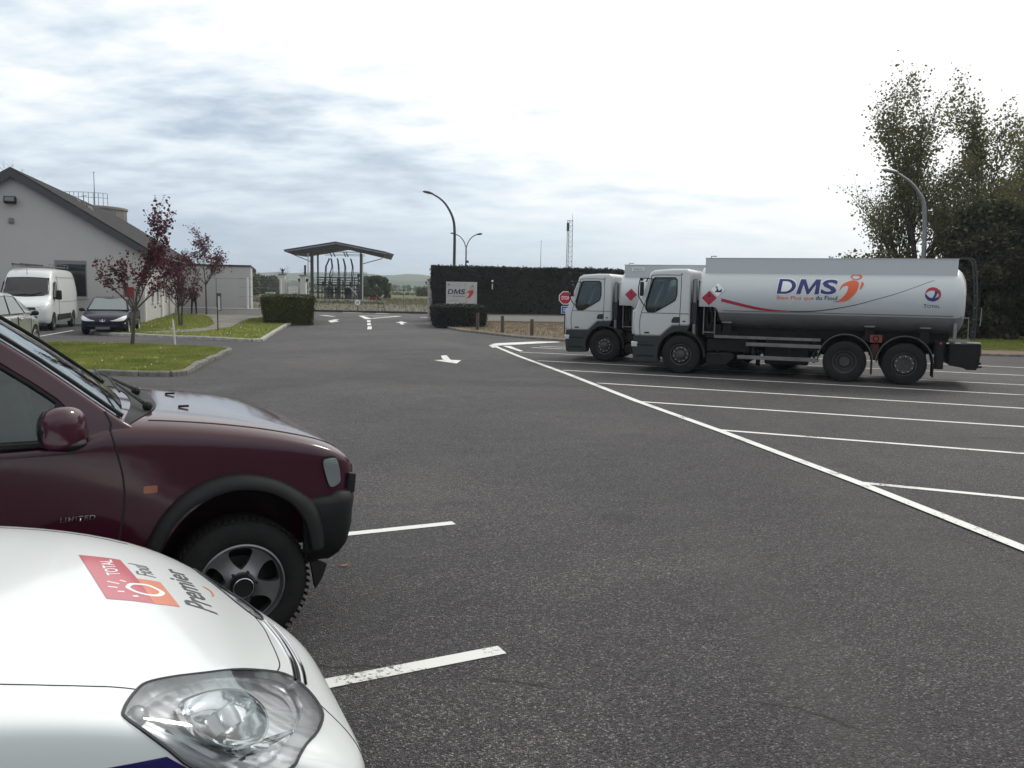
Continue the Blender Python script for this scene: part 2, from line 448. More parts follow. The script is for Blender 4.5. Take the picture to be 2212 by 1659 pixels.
# ------------------------------------------------------------ mesh tools
class MB:
    def __init__(s):
        s.v, s.f, s.mi, s.m, s.mats = [], [], [], 0, []

    def use(s, name):
        if name not in s.mats:
            s.mats.append(name)
        s.m = s.mats.index(name)
        return s

    def add(s, vs, fs):
        o = len(s.v)
        s.v += [tuple(p) for p in vs]
        s.f += [tuple(i + o for i in f) for f in fs]
        s.mi += [s.m] * len(fs)
        return s

    def box(s, x0, x1, y0, y1, z0, z1, M=None):
        vs = [(x, y, z) for z in (z0, z1) for x, y in ((x0, y0), (x1, y0), (x1, y1), (x0, y1))]
        if M is not None:
            vs = [M @ Vector(p) for p in vs]
        return s.add(vs, [(3, 2, 1, 0), (4, 5, 6, 7), (0, 1, 5, 4), (1, 2, 6, 5), (2, 3, 7, 6), (3, 0, 4, 7)])

    def tube(s, pts, r, n=8, cap=True):
        pts = [Vector(p) for p in pts]
        rs = r if isinstance(r, (list, tuple)) else [r] * len(pts)
        rings = []
        prev = None
        for i, p in enumerate(pts):
            if i == 0:
                d = pts[1] - p
            elif i == len(pts) - 1:
                d = p - pts[-2]
            else:
                d = (pts[i + 1] - p).normalized() + (p - pts[i - 1]).normalized()
            d = d.normalized() if d.length > 1e-9 else Vector((0, 0, 1))
            if prev is None:
                u = d.cross(Vector((0, 0, 1)))
                if u.length < 0.05:
                    u = d.cross(Vector((1, 0, 0)))
            else:
                u = prev - d * prev.dot(d)
                if u.length < 1e-6:
                    u = d.cross(Vector((1, 0, 0)))
            u.normalize()
            prev = u
            w = d.cross(u)
            rings.append([p + (u * cos(2 * pi * k / n) + w * sin(2 * pi * k / n)) * rs[i] for k in range(n)])
        vs = [q for ring in rings for q in ring]
        fs = []
        for i in range(len(pts) - 1):
            for k in range(n):
                a, b = i * n + k, i * n + (k + 1) % n
                fs.append((a, b, b + n, a + n))
        if cap:
            fs.append(tuple(range(n - 1, -1, -1)))
            fs.append(tuple(range((len(pts) - 1) * n, len(pts) * n)))
        return s.add(vs, fs)

    def prism(s, poly, fn, t0, t1):
        n = len(poly)
        vs = [fn(a, b, t0) for a, b in poly] + [fn(a, b, t1) for a, b in poly]
        fs = [(i, (i + 1) % n, (i + 1) % n + n, i + n) for i in range(n)]
        fs += [tuple(range(n - 1, -1, -1)), tuple(range(n, 2 * n))]
        return s.add(vs, fs)

    def sheet(s, poly, z):
        return s.add([(a, b, z) for a, b in poly], [tuple(range(len(poly)))])

    def lathe(s, prof, M=None, n=32, a0=0.0, a1=2 * pi, close=True):
        full = abs(a1 - a0 - 2 * pi) < 1e-6
        m = n if full else n + 1
        vs = []
        for k in range(m):
            a = a0 + (a1 - a0) * k / n
            for r, z in prof:
                p = Vector((r * cos(a), r * sin(a), z))
                vs.append(M @ p if M is not None else p)
        L = len(prof)
        fs = []
        for k in range(n):
            k2 = (k + 1) % m
            for i in range(L - 1):
                fs.append((k * L + i, k2 * L + i, k2 * L + i + 1, k * L + i + 1))
        return s.add(vs, fs)

    def loft(s, rings, cap0=True, cap1=True, closed=True):
        n = len(rings[0])
        vs = [q for r in rings for q in r]
        fs = []
        for i in range(len(rings) - 1):
            for k in range(n if closed else n - 1):
                a, b = i * n + k, i * n + (k + 1) % n
                fs.append((a, b, b + n, a + n))
        if cap0:
            fs.append(tuple(range(n - 1, -1, -1)))
        if cap1:
            fs.append(tuple(range((len(rings) - 1) * n, len(rings) * n)))
        return s.add(vs, fs)

    def sphere(s, c, r, n=12, m=8, sq=(1, 1, 1)):
        c = Vector(c)
        vs, fs = [], []
        for i in range(m + 1):
            t = pi * i / m
            for k in range(n):
                a = 2 * pi * k / n
                vs.append(c + Vector((sin(t) * cos(a) * sq[0], sin(t) * sin(a) * sq[1], cos(t) * sq[2])) * r)
        for i in range(m):
            for k in range(n):
                a, b = i * n + k, i * n + (k + 1) % n
                fs.append((a, a + n, b + n, b))
        return s.add(vs, fs)

    def build(s, name, m=None, parent=None, smooth=30, bevel=0.0, sub=0, fix=True, segs=2):
        me = bpy.data.meshes.new(name)
        me.from_pydata(s.v, [], s.f)
        names = s.mats if s.mats else [m]
        for q in names:
            me.materials.append(MATS[q] if isinstance(q, str) else q)
        if s.mats:
            me.polygons.foreach_set('material_index', s.mi)
        if fix:
            bm = bmesh.new()
            bm.from_mesh(me)
            bmesh.ops.remove_doubles(bm, verts=bm.verts, dist=1e-5)
            bmesh.ops.recalc_face_normals(bm, faces=bm.faces)
            bm.to_mesh(me)
            bm.free()
        me.update()
        if smooth:
            me.shade_smooth()
            me.set_sharp_from_angle(angle=radians(smooth))
        o = bpy.data.objects.new(name, me)
        COL.objects.link(o)
        if parent is not None:
            o.parent = parent
        if bevel:
            b = o.modifiers.new('edge', 'BEVEL')
            b.width = bevel
            b.segments = segs
            b.limit_method = 'ANGLE'
            b.angle_limit = radians(35)
            b.harden_normals = False
        if sub:
            b = o.modifiers.new('round', 'SUBSURF')
            b.levels = b.render_levels = sub
        return o


def tag(o, label=None, cat=None, group=None, kind=None):
    if label:
        o['label'] = label
    if cat:
        o['category'] = cat
    if group:
        o['group'] = group
    if kind:
        o['kind'] = kind
    return o


def thing(name, label, cat, loc=(0, 0, 0), rz=0.0, group=None, kind=None, scale=1.0):
    o = bpy.data.objects.new(name, None)
    COL.objects.link(o)
    o.empty_display_size = 0.2
    o.location = loc
    o.rotation_euler = (0, 0, rz)
    o.scale = (scale,) * 3
    return tag(o, label, cat, group, kind)


def dup(root, loc=None, rz=None, label=None, group=None, scale=None):
    def rec(o, par):
        c = o.copy()
        COL.objects.link(c)
        c.parent = par
        for ch in kids.get(o, []):
            rec(ch, c)
        return c
    kids = {}
    for o in COL.objects:
        if o.parent is not None:
            kids.setdefault(o.parent, []).append(o)
    r = rec(root, None)
    if loc is not None:
        r.location = loc
    if rz is not None:
        r.rotation_euler = (0, 0, rz)
    if label:
        r['label'] = label
    if group:
        r['group'] = group
    if scale:
        r.scale = (scale,) * 3
    return r


def apply_mods(o):
    dg = bpy.context.evaluated_depsgraph_get()
    dg.update()
    me = bpy.data.meshes.new_from_object(o.evaluated_get(dg), preserve_all_data_layers=True, depsgraph=dg)
    o.modifiers.clear()
    o.data = me
    return o


def cut(o, cutters, op='DIFFERENCE', angle=30):
    """boolean the mesh with temporary cutter meshes and keep only the result"""
    for c in cutters:
        md = o.modifiers.new('cut', 'BOOLEAN')
        md.operation = op
        md.solver = 'EXACT'
        md.object = c
    apply_mods(o)
    for c in cutters:
        bpy.data.objects.remove(c)
    if angle:
        o.data.shade_smooth()
        o.data.set_sharp_from_angle(angle=radians(angle))
    return o


def rot2(p, a):
    return (p[0] * cos(a) - p[1] * sin(a), p[0] * sin(a) + p[1] * cos(a))


# lettering and flat marks -------------------------------------------------
def text_bm(s, w=None, h=None, shear=0.0, off=0.0, space=1.0, bold=False):
    cu = bpy.data.curves.new('t', 'FONT')
    cu.body = s
    cu.shear = shear
    cu.offset = off
    cu.space_character = space
    cu.resolution_u = 3
    o = bpy.data.objects.new('t', cu)
    COL.objects.link(o)
    dg = bpy.context.evaluated_depsgraph_get()
    me = bpy.data.meshes.new_from_object(o.evaluated_get(dg))
    bm = bmesh.new()
    bm.from_mesh(me)
    bpy.data.objects.remove(o)
    bpy.data.curves.remove(cu)
    bpy.data.meshes.remove(me)
    xs = [v.co.x for v in bm.verts]
    ys = [v.co.y for v in bm.verts]
    x0, x1, y0, y1 = min(xs), max(xs), min(ys), max(ys)
    sx = w / (x1 - x0) if w else h / (y1 - y0)
    sy = h / (y1 - y0) if h else sx
    for v in bm.verts:
        v.co.x = (v.co.x - x0) * sx
        v.co.y = (v.co.y - y0) * sy
    return bm


def poly_bm(outer, holes=()):
    loops = [[Vector((a, b, 0)) for a, b in outer]] + [[Vector((a, b, 0)) for a, b in h] for h in holes]
    tris = tessellate_polygon(loops)
    pts = [p for l in loops for p in l]
    bm = bmesh.new()
    vs = [bm.verts.new(p) for p in pts]
    for t in tris:
        try:
            bm.faces.new([vs[i] for i in t])
        except ValueError:
            pass
    return bm


def smooth_loop(pts, n=5):
    """closed Catmull-Rom through the points"""
    out = []
    L = len(pts)
    for i in range(L):
        p0, p1, p2, p3 = (Vector(pts[(i + k) % L]) for k in (-1, 0, 1, 2))
        for j in range(n):
            t = j / n
            q = 0.5 * ((2 * p1) + (p2 - p0) * t + (2 * p0 - 5 * p1 + 4 * p2 - p3) * t * t + (3 * p1 - p0 - 3 * p2 + p3) * t ** 3)
            out.append(tuple(q))
    return out


def spline(pts, n=8):
    out = []
    L = len(pts)
    for i in range(L - 1):
        p0 = Vector(pts[max(i - 1, 0)])
        p1, p2 = Vector(pts[i]), Vector(pts[i + 1])
        p3 = Vector(pts[min(i + 2, L - 1)])
        for j in range(n):
            t = j / n
            q = 0.5 * ((2 * p1) + (p2 - p0) * t + (2 * p0 - 5 * p1 + 4 * p2 - p3) * t * t + (3 * p1 - p0 - 3 * p2 + p3) * t ** 3)
            out.append(tuple(q))
    out.append(tuple(pts[-1]))
    return out


def decal(bm, fn, name, m, parent, slices=0, off=(0, 0), axis=1, both=False):
    """put flat 2D marks onto a surface: fn(a, b) gives the point"""
    for v in bm.verts:
        v.co.x += off[0]
        v.co.y += off[1]
    if slices:
        for ax in ((1, 0) if both else (axis,)):
            cs = [v.co[ax] for v in bm.verts]
            lo, hi = min(cs), max(cs)
            for i in range(1, slices):
                k = lo + (hi - lo) * i / slices
                co = Vector((0, 0, 0))
                co[ax] = k
                no = Vector((0, 0, 0))
                no[ax] = 1
                bmesh.ops.bisect_plane(bm, geom=bm.verts[:] + bm.edges[:] + bm.faces[:], plane_co=co, plane_no=no)
    for v in bm.verts:
        v.co = Vector(fn(v.co.x, v.co.y))
    me = bpy.data.meshes.new(name)
    bm.to_mesh(me)
    bm.free()
    me.materials.append(MATS[m])
    o = bpy.data.objects.new(name, me)
    COL.objects.link(o)
    o.parent = parent
    return o


def dms(parent, f1, f2, x, z, w, h, col, outline):
    """the three wide slanted letters D, M and S"""
    def sk(pts, x0, ww):
        return [(x + (x0 + a * ww + b * .035) * w, z + b * h) for a, b in pts]

    def grown(pts, e):
        cx = sum(p[0] for p in pts) / len(pts)
        cz = sum(p[1] for p in pts) / len(pts)
        return [(p[0] + (e if p[0] > cx else -e), p[1] + (e if p[1] > cz else -e)) for p in pts]

    def bow(x0, x1, z0, z1, n=10):
        return [(x0 + (x1 - x0) * cos(t), (z0 + z1) / 2 + (z1 - z0) / 2 * sin(t)) for t in np.linspace(-pi / 2, pi / 2, n)]
    Do = [(0, 0)] + bow(.42, 1.0, 0, 1) + [(0, 1)]
    Di = [(.21, .15)] + bow(.42, .77, .15, .85) + [(.21, .85)]
    Mo = [(0, 0), (.19, 0), (.25, .66), (.46, 0), (.56, 0), (.80, .66), (.81, 0), (1.0, 0), (.97, 1), (.76, 1), (.52, .34), (.30, 1), (.09, 1)]
    D = (sk(Do, 0, .30), sk(Di, 0, .30))
    M = sk(Mo, .325, .375)
    if outline:
        decal(poly_bm(grown(D[0], .018)), f1, 'lettering_outline', outline, parent, 10)
        decal(poly_bm(D[1]), f2, 'lettering_outline', outline, parent, 6) if False else None
        decal(poly_bm(grown(M, .012)), f1, 'lettering_outline', outline, parent, 10)
        decal(text_bm('S', w * .285, h * 1.1, .1, .045), f1, 'lettering_outline', outline, parent, 10, (x + .715 * w, z - .05 * h))
    decal(poly_bm(D[0], [D[1]]), f2, 'lettering', col, parent, 12)
    decal(poly_bm(M), f2, 'lettering', col, parent, 12)
    decal(text_bm('S', w * .27, h, .1, .03), f2, 'lettering', col, parent, 12, (x + .725 * w, z))


# foliage -------------------------------------------------------------------
def leaf_mesh(name, pts, size, m, parent=None, tri=False, droop=0.0, jitter=0.5, aspect=1.0, norm=None):
    """one small quad per point, turned at random"""
    pts = np.asarray(pts, float)
    n = len(pts)
    a = rng.normal(size=(n, 3))
    if norm is not None:
        a = a * 0.55 + np.asarray(norm)
    a /= np.linalg.norm(a, axis=1, keepdims=True)
    b = rng.normal(size=(n, 3))
    if droop:
        b = b * (1 - droop) + np.array([0, 0, -1.0]) * droop * 2
    b -= a * (a * b).sum(1, keepdims=True)
    b /= np.linalg.norm(b, axis=1, keepdims=True) + 1e-9
    c = np.cross(a, b)
    s = size * (1 + jitter * (rng.random((n, 1)) * 2 - 1)) * 0.5
    b = b * s
    c = c * s * aspect
    if tri:
        v = np.stack([pts - c, pts + c, pts + b * 2], 1).reshape(-1, 3)
        k = 3
    else:
        v = np.stack([pts - b - c * 0.3, pts - c * 1.0 + b * 0.1, pts + b * 1.1, pts + c], 1).reshape(-1, 3)
        k = 4
    me = bpy.data.meshes.new(name)
    me.vertices.add(len(v))
    me.vertices.foreach_set('co', v.astype(np.float32).ravel())
    me.loops.add(n * k)
    me.loops.foreach_set('vertex_index', np.arange(n * k, dtype=np.int32))
    me.polygons.add(n)
    me.polygons.foreach_set('loop_start', np.arange(0, n * k, k, dtype=np.int32))
    me.update(calc_edges=True)
    me.materials.append(MATS[m])
    o = bpy.data.objects.new(name, me)
    COL.objects.link(o)
    if parent is not None:
        o.parent = parent
    return o


def grow(h, spread, fork=0.35, levels=4, nb=5, r0=0.1, lean=(0, 0), seed=0, up=0.5, stems=1):
    """a branching skeleton: returns limb paths with radii and the twig tips"""
    R = random.Random(seed)
    limbs, tips = [], []

    def seg(p, d, ln, r, lv):
        pts, rs = [p.copy()], [r]
        k = 4
        q = p.copy()
        dd = d.copy()
        for i in range(k):
            dd = (dd + Vector((R.gauss(0, .13), R.gauss(0, .13), R.gauss(0, .08) + up * 0.06))).normalized()
            q = q + dd * ln / k
            pts.append(q.copy())
            rs.append(r * (1 - 0.6 * (i + 1) / k))
        limbs.append((pts, rs))
        if lv >= levels:
            tips.extend(pts[1:])
            return
        for i in range(nb):
            t = 0.3 + 0.7 * (i + R.random()) / nb
            idx = min(int(t * k), k - 1)
            base = pts[idx].lerp(pts[idx + 1], t * k - idx)
            az = R.random() * 2 * pi
            side = Vector((cos(az), sin(az), 0))
            nd = (dd * (0.55 + 0.3 * up) + side * (0.75 * spread) + Vector((0, 0, 0.25 * up))).normalized()
            seg(base, nd, ln * R.uniform(.42, .66), r * 0.5 * (1 - 0.4 * t), lv + 1)
        if lv > 1:
            tips.extend(pts[2:])
    for s in range(stems):
        l = Vector((lean[0] * .25 + R.gauss(0, .03) + (s - (stems - 1) / 2) * 0.10, lean[1] + R.gauss(0, .03), 1)).normalized()
        l2 = Vector((lean[0] * 1.5 + (s - (stems - 1) / 2) * 0.10, lean[1], 1)).normalized()
        trunk_h = h * fork
        p0 = Vector((0.1 * s, 0, -0.05))
        p1 = p0 + l * trunk_h
        limbs.append(([p0, p0.lerp(p1, .5), p1], [r0 * 1.15, r0 * .9, r0 * .8]))
        seg(p1, l2, h * (1 - fork) * 0.86, r0 * 0.78, 1)
        for i in range(nb):
            az = 2 * pi * i / nb + R.random()
            nd = (l * (0.55 + 0.4 * up) + Vector((cos(az), sin(az), 0)) * spread).normalized()
            seg(p1 - l * R.random() * trunk_h * 0.12, nd, h * (1 - fork) * R.uniform(.48, .72), r0 * 0.5, 2)
    return limbs, tips


def make_tree(name, label, x, y, h, spread, leaf, bark, nleaf, lsize, seed, cat='tree', group=None, fork=0.3, r0=0.1, lean=(0, 0), up=0.5, levels=4, nb=5, jitter=0.25, droop=0.0, stems=1, leafname='crown', z=0.0, width=None):
    t = thing(name, label, cat, (x, y, z), random.Random(seed).random() * 0.6, group)
    t.rotation_euler = (0, 0, 0)
    limbs, tips = grow(h, spread, fork, levels, nb, r0, lean, seed, up, stems)
    zt = np.percentile([q.z for q in tips], 99.3)
    kz = (h - fork * h * .5) / (zt - fork * h * .5)
    for q in {id(p): p for l, _ in limbs for p in l}.values():
        if q.z > fork * h * .5:
            q.z = fork * h * .5 + (q.z - fork * h * .5) * kz
    for q in {id(p): p for p in tips}.values():
        pass
    tips = [p for l, _ in limbs if _[0] < r0 * .3 for p in l[1:]] or tips
    if width:
        xs_ = [abs(q.x - lean[0] * q.z) for q in tips]
        kw = width / np.percentile(xs_, 97)
        for q in {id(p): p for l, _ in limbs for p in l}.values():
            if q.z > fork * h * .4:
                q.x = lean[0] * q.z + (q.x - lean[0] * q.z) * kw
                q.y *= kw
    mb = MB()
    for pts, rs in limbs:
        if rs[0] < 0.004:
            rs = [max(q, 0.004) for q in rs]
        mb.tube(pts, [max(q, 0.004) for q in rs], n=8 if rs[0] > 0.05 else 4, cap=False)
    mb.build('trunk', bark, t, smooth=60, fix=False)
    if nleaf:
        tp = np.array([tuple(q) for q in tips])
        idx = rng.integers(0, len(tp), nleaf)
        pts = tp[idx] + rng.normal(size=(nleaf, 3)) * jitter
        if droop:
            pts[:, 2] -= np.abs(rng.normal(size=nleaf)) * droop
        pts = pts[pts[:, 2] > h * fork * 0.55]
        leaf_mesh(leafname, pts, lsize, leaf, t, droop=droop * 0.4)
    return t

# ============================================================ THE SETTING
def setting(o):
    o['kind'] = 'structure'
    return o


g = MB()
g.sheet([(-2600, -60), (2600, -60), (2600, 2600), (-2600, 2600)], 0.0)
setting(g.build('ground', 'field', smooth=0))
g = MB()
g.sheet([(-60, -14), (60, -14), (60, 60.5), (-60, 67.0)], 0.005)
setting(g.build('asphalt_yard', 'asphalt', smooth=0))
g = MB()
g.sheet([(-80, 73.0), (60, 66.2), (60, 104), (-80, 108)], 0.03)
g.add([(-80, 73.0, 0.03), (60, 66.2, 0.03), (60, 66.2, -.1), (-80, 73.0, -.1)], [(3, 2, 1, 0)])
setting(g.build('rough_verge', 'rough_strip', smooth=0))
g = MB()
g.sheet([(-60, 67.0), (60, 60.5), (60, 66.1), (-80, 72.9)], 0.005)
setting(g.build('access_road', 'asphalt', smooth=0))

# hills on the horizon
hl = MB()
xs = np.linspace(-1500, 1500, 120)
for ring, (dist, base, amp, f) in enumerate([(1750, 20, 12, 0.0035), (1250, 4, 9, 0.006)]):
    rows = []
    for dy, k in ((-260, 0.0), (-150, .35), (-60, .8), (0, 1.0), (200, .9), (420, 0.3)):
        rows.append([(x, dist + dy + 40 * sin(x * .004 + ring), -0.5 + k * max(0.5, base + amp * noise.noise(Vector((x * f, ring * 5.3, k * .4))) + 5 * noise.noise(Vector((x * f * 5, 3, ring)))
                      + (10 * math.exp(-((x + 120) / 300) ** 2)))) for x in xs])
    hl.loft(rows, False, False, closed=False)
setting(hl.build('hills', 'hill', smooth=60, fix=False))


# kerbs of single stones ------------------------------------------------------
def kerb_line(pts, m='kerb', w=0.14, h=0.12, step=1.0, closed=False, name='kerb', seed=1):
    root = bpy.data.objects.new(name, None)
    COL.objects.link(root)
    root['kind'] = 'structure'
    R = random.Random(seed)
    pts = [Vector((*p, 0)) for p in pts]
    if closed:
        pts.append(pts[0])
    # one shared stone a metre long
    sm = MB()
    hh = h
    sm.loft([[(0.0 + e, -w / 2, -.05), (0 + e, w / 2, -.05), (0 + e, w / 2, hh - .02), (0 + e, w / 2 - .02, hh), (0 + e, -w / 2 + .03, hh), (0 + e, -w / 2, hh - .03)] for e in (0.004, 0.33, 0.66, 0.992)])
    proto = sm.build('kerb_stone', m, root, smooth=20)
    first = True
    for a, b in zip(pts, pts[1:]):
        L = (b - a).length
        n = max(1, round(L / step))
        d = (b - a) / n
        for i in range(n):
            o = proto if first else proto.copy()
            if not first:
                COL.objects.link(o)
                o.parent = root
            first = False
            o.location = a + d * i + Vector((R.gauss(0, .006), R.gauss(0, .006), R.gauss(0, .006)))
            o.rotation_euler = (R.gauss(0, .01), R.gauss(0, .006), atan2(d.y, d.x) + R.gauss(0, .006))
            o.scale = (d.length, 1, 1)
    return root


def lawn_sheet(name, poly, m='lawn', z=0.1, n=2):
    mb = MB()
    mb.prism(poly, lambda a, b, t: (a, b, t), -0.02, z)
    return setting(mb.build(name, m, smooth=0))


def inset(poly, d):
    c = Vector((sum(p[0] for p in poly) / len(poly), sum(p[1] for p in poly) / len(poly)))
    out = []
    for p in poly:
        v = Vector(p) - c
        out.append(tuple(c + v * (1 - d / max(v.length, .01))))
    return out


def in_poly(pts, poly):
    x, y = pts[:, 0], pts[:, 1]
    ins = np.zeros(len(pts), bool)
    n = len(poly)
    for i in range(n):
        x1, y1 = poly[i]
        x2, y2 = poly[(i + 1) % n]
        c = ((y1 > y) != (y2 > y)) & (x < (x2 - x1) * (y - y1) / ((y2 - y1) + 1e-12) + x1)
        ins ^= c
    return ins


def grass_on(name, poly, z, n, size, m='grass_blade', holes=()):
    xs = [p[0] for p in poly]
    ys = [p[1] for p in poly]
    pts = np.column_stack([rng.uniform(min(xs), max(xs), n), rng.uniform(min(ys), max(ys), n), np.full(n, z)])
    # clumping
    keep = in_poly(pts, poly)
    for h in holes:
        keep &= ~in_poly(pts, h)
    pts = pts[keep]
    cl = np.array([noise.noise(Vector((p[0] * 1.3, p[1] * 1.3, 0))) for p in pts])
    pts = pts[cl > rng.uniform(-0.9, 0.25, len(pts))]
    k = len(pts)
    ang = rng.random(k) * 2 * pi
    s = size * (0.5 + rng.random(k))
    dx, dy = np.cos(ang) * s * 0.16, np.sin(ang) * s * 0.16
    lean = rng.normal(size=(k, 2)) * (s * 0.4)[:, None]
    a = pts + np.column_stack([dx, dy, np.zeros(k)])
    b = pts - np.column_stack([dx, dy, np.zeros(k)])
    c = pts + np.column_stack([lean[:, 0], lean[:, 1], s])
    v = np.stack([a, b, c], 1).reshape(-1, 3)
    me = bpy.data.meshes.new(name)
    me.vertices.add(len(v))
    me.vertices.foreach_set('co', v.astype(np.float32).ravel())
    me.loops.add(k * 3)
    me.loops.foreach_set('vertex_index', np.arange(k * 3, dtype=np.int32))
    me.polygons.add(k)
    me.polygons.foreach_set('loop_start', np.arange(0, k * 3, 3, dtype=np.int32))
    me.update(calc_edges=True)
    me.materials.append(MATS[m])
    o = bpy.data.objects.new(name, me)
    COL.objects.link(o)
    o['kind'] = 'stuff'
    return o


# near island of lawn, with kerb stones all round
LAWN1 = [(-15.6, 23.6), (-13.2, 19.75), (-10.4, 19.5), (-8.4, 19.22), (-7.72, 19.25), (-7.55, 19.6), (-7.98, 21.7), (-8.8, 26.6), (-9.2, 27.2), (-12.76, 28.3), (-15.2, 28.5)]
lawn_sheet('lawn_island', inset(LAWN1, .06))
kerb_line(LAWN1, closed=True, seed=3)
grass_on('grass', inset(LAWN1, .1), 0.09, 90000, 0.055)
LAWN2 = [(-16.9, 34.5), (-15.9, 33.95), (-13.2, 32.95), (-10.6, 31.85), (-9.6, 31.5), (-9.36, 31.8), (-9.6, 33.1), (-10.6, 38.2), (-11.7, 44.2), (-12.3, 49.9), (-13.2, 55), (-16.0, 57.2), (-23.6, 57.4), (-20.5, 48.5), (-18.9, 43.0)]
lawn_sheet('lawn_verge', inset(LAWN2, .06))
kerb_line(LAWN2[:10], m='kerb_white', seed=4)
PATH = [(-23.3, 57.3), (-19.8, 55.0), (-18.2, 51.5), (-16.6, 47.4), (-15.0, 43.0), (-14.2, 39.8), (-14.2, 37.3), (-15.2, 34.9), (-14.0, 34.4), (-13.1, 35.9), (-13.2, 40.2), (-14.4, 45.2), (-15.4, 50.0), (-15.9, 57.1)]
mb = MB()
mb.sheet(PATH, 0.106)
setting(mb.build('gravel_path', 'path_gravel', smooth=0))
grass_on('grass', inset(LAWN2, .15), 0.09, 75000, 0.07, holes=(PATH,))
# bare earth verge inside the gate
SOIL = [(-5.0, 54.0), (-4.6, 51.1), (-3.8, 46.8), (-3.25, 44.5), (-2.5, 42.0), (-1.5, 40.3), (-.5, 38.5), (.6, 36.8), (1.7, 35.9), (2.3, 35.1), (5, 33.9), (16, 31.5), (26, 29.0), (60, 22), (60, 62), (10, 58), (-5, 56)]
lawn_sheet('earth_verge', SOIL, 'soil', 0.08)
kerb_line(SOIL[1:13], m='kerb', w=0.12, h=0.1, seed=5)
VERGE = [(17.8, 34.0), (18.3, 33.7), (26, 31.6), (60, 23), (60, 60), (19.5, 60)]
mb = MB()
mb.sheet(VERGE, 0.1)
setting(mb.build('grass_verge', 'lawn', smooth=0))
grass_on('grass', [(18, 34.2), (18.4, 33.8), (30, 31.0), (30, 40), (18.6, 40)], 0.1, 30000, 0.12)
grass_on('dry_grass', [(-5, 54), (-3.5, 46), (-1, 40), (2, 36.3), (9, 34), (9, 52), (0, 54)], 0.08, 22000, 0.07, 'dry_grass')
grass_on('field_grass', [(-60, 100), (40, 96), (60, 150), (-90, 150)], 0.0, 40000, 0.35, 'dry_grass')
grass_on('field_grass', [(-60, 73), (30, 69.5), (40, 98), (-60, 102)], 0.03, 26000, 0.14, 'dry_grass')
# kerb of the access road, seen across the gateway, and the edge of the far track
kerb_line([(-50, 71.55), (-30, 70.6), (-12, 69.7), (0, 69.1), (12, 68.5)], m='slate', h=.16, step=2.0, seed=6)
kerb_line([(-70, 107.6), (-30, 106.2), (-16, 105.7)], m='slate', h=.22, step=4.0, seed=7)

# small weeds, daisies and stones
dm = MB().use('white_plain')
R = random.Random(5)
for i in range(20):
    x, y = R.uniform(-15, -8), R.uniform(19.6, 28)
    if in_poly(np.array([[x, y]]), inset(LAWN1, .4))[0]:
        dm.sphere((x, y, 0.15), R.uniform(.010, .020), 6, 4)
for x, y in [(-14.9, 37.4), (-14.3, 36.6), (-15.9, 36.1), (-11.5, 34.5), (-12.5, 39.4), (-16.4, 38.9), (-15.3, 38.2)]:
    dm.sphere((x, y, 0.14), .028, 6, 4)
tag(dm.build('daisies', None, smooth=40), kind='stuff')
st = MB().use('concrete')
for i in range(160):
    x, y = R.uniform(-30, 6), R.uniform(70.5, 96)
    st.sphere((x, y, 0.03), R.uniform(.04, .13), 6, 4, (1, 1, .5))
for i in range(120):
    x, y = R.uniform(-3.5, 8), R.uniform(36.5, 53)
    if in_poly(np.array([[x, y]]), SOIL)[0]:
        st.sphere((x, y, 0.085), R.uniform(.01, .035), 6, 4, (1, 1, .6))
tag(st.build('stones', None, smooth=40), kind='stuff')


# painted markings ------------------------------------------------------------
def mark(name, polys, z=0.0095):
    mb = MB()
    z += {'lane_edge_line': .0035, 'corner_marking': .012}.get(name, 0)
    for i, p in enumerate(polys):
        mb.sheet(p, z + i * .0011)
    return setting(mb.build(name, 'road_paint', smooth=0))


def strip(a, b, w, t0=0.0, t1=1.0):
    a, b = Vector(a), Vector(b)
    d = (b - a).normalized()
    n = Vector((-d.y, d.x)) * w / 2
    p, q = a.lerp(b, t0), a.lerp(b, t1)
    return [tuple(p + n), tuple(p - n), tuple(q - n), tuple(q + n)]


BD = Vector((cos(radians(-21.6)), sin(radians(-21.6))))
mark('bay_line', [strip((-1.17, 4.22), (-0.03, 4.80), .115)])
mark('bay_line', [strip((-1.9, 6.85), (-0.50, 7.50), .105)])
mark('bay_line', [strip((-17.85, 31.9), (-18.9, 36.8), .1)])
mark('lane_edge_line', [strip((-0.78, 32.1), (0.2, 26.9), .15), strip((0.2, 26.9), (1.35, 21.6), .15), strip((1.35, 21.6), (2.42, 16.2), .15), strip((2.42, 16.2), (3.16, 13.0), .14), strip((3.16, 13.0), (3.89, 9.5), .14), strip((3.89, 9.5), (4.48, 6.1), .14), strip((4.48, 6.1), (5.1, 2.6), .14)])
for a, b in [((3.95, 9.46), (9.5, 7.1)), ((3.2, 13.02), (13.0, 9.0)), ((2.46, 16.25), (16.0, 10.95)), ((1.93, 19.45), (18.0, 13.0)),
             ((1.33, 22.45), (19.0, 15.5)), ((0.75, 25.35), (20.5, 17.6)), ((0.25, 28.75), (22.0, 20.2)), ((1.04, 31.9), (22.5, 23.2))]:
    mark('bay_line', [strip(a, b, .115)])
mark('bay_line', [strip((0.7, 31.15), (3.4, 29.9), .14)])
mark('corner_marking', [[(-0.84, 32.35), (-0.5, 31.7), (1.9, 34.4), (1.85, 34.75), (1.0, 34.65), (-0.6, 33.1)], [(-0.38, 31.5), (0.24, 28.85), (0.36, 29.05), (-0.10, 31.6)]])


def arrow(x, y, rz, s=1.0, bend=1):
    pts = [(-.09, -1.0), (.09, -1.0), (.10, .1), (.38, .0), (.02, .9), (-.42, .15), (-.1, .12)]
    pts = [(x + rot2((a * s * bend, b * s), rz)[0], y + rot2((a * s * bend, b * s), rz)[1]) for a, b in pts]
    return mark('arrow_marking', [pts])


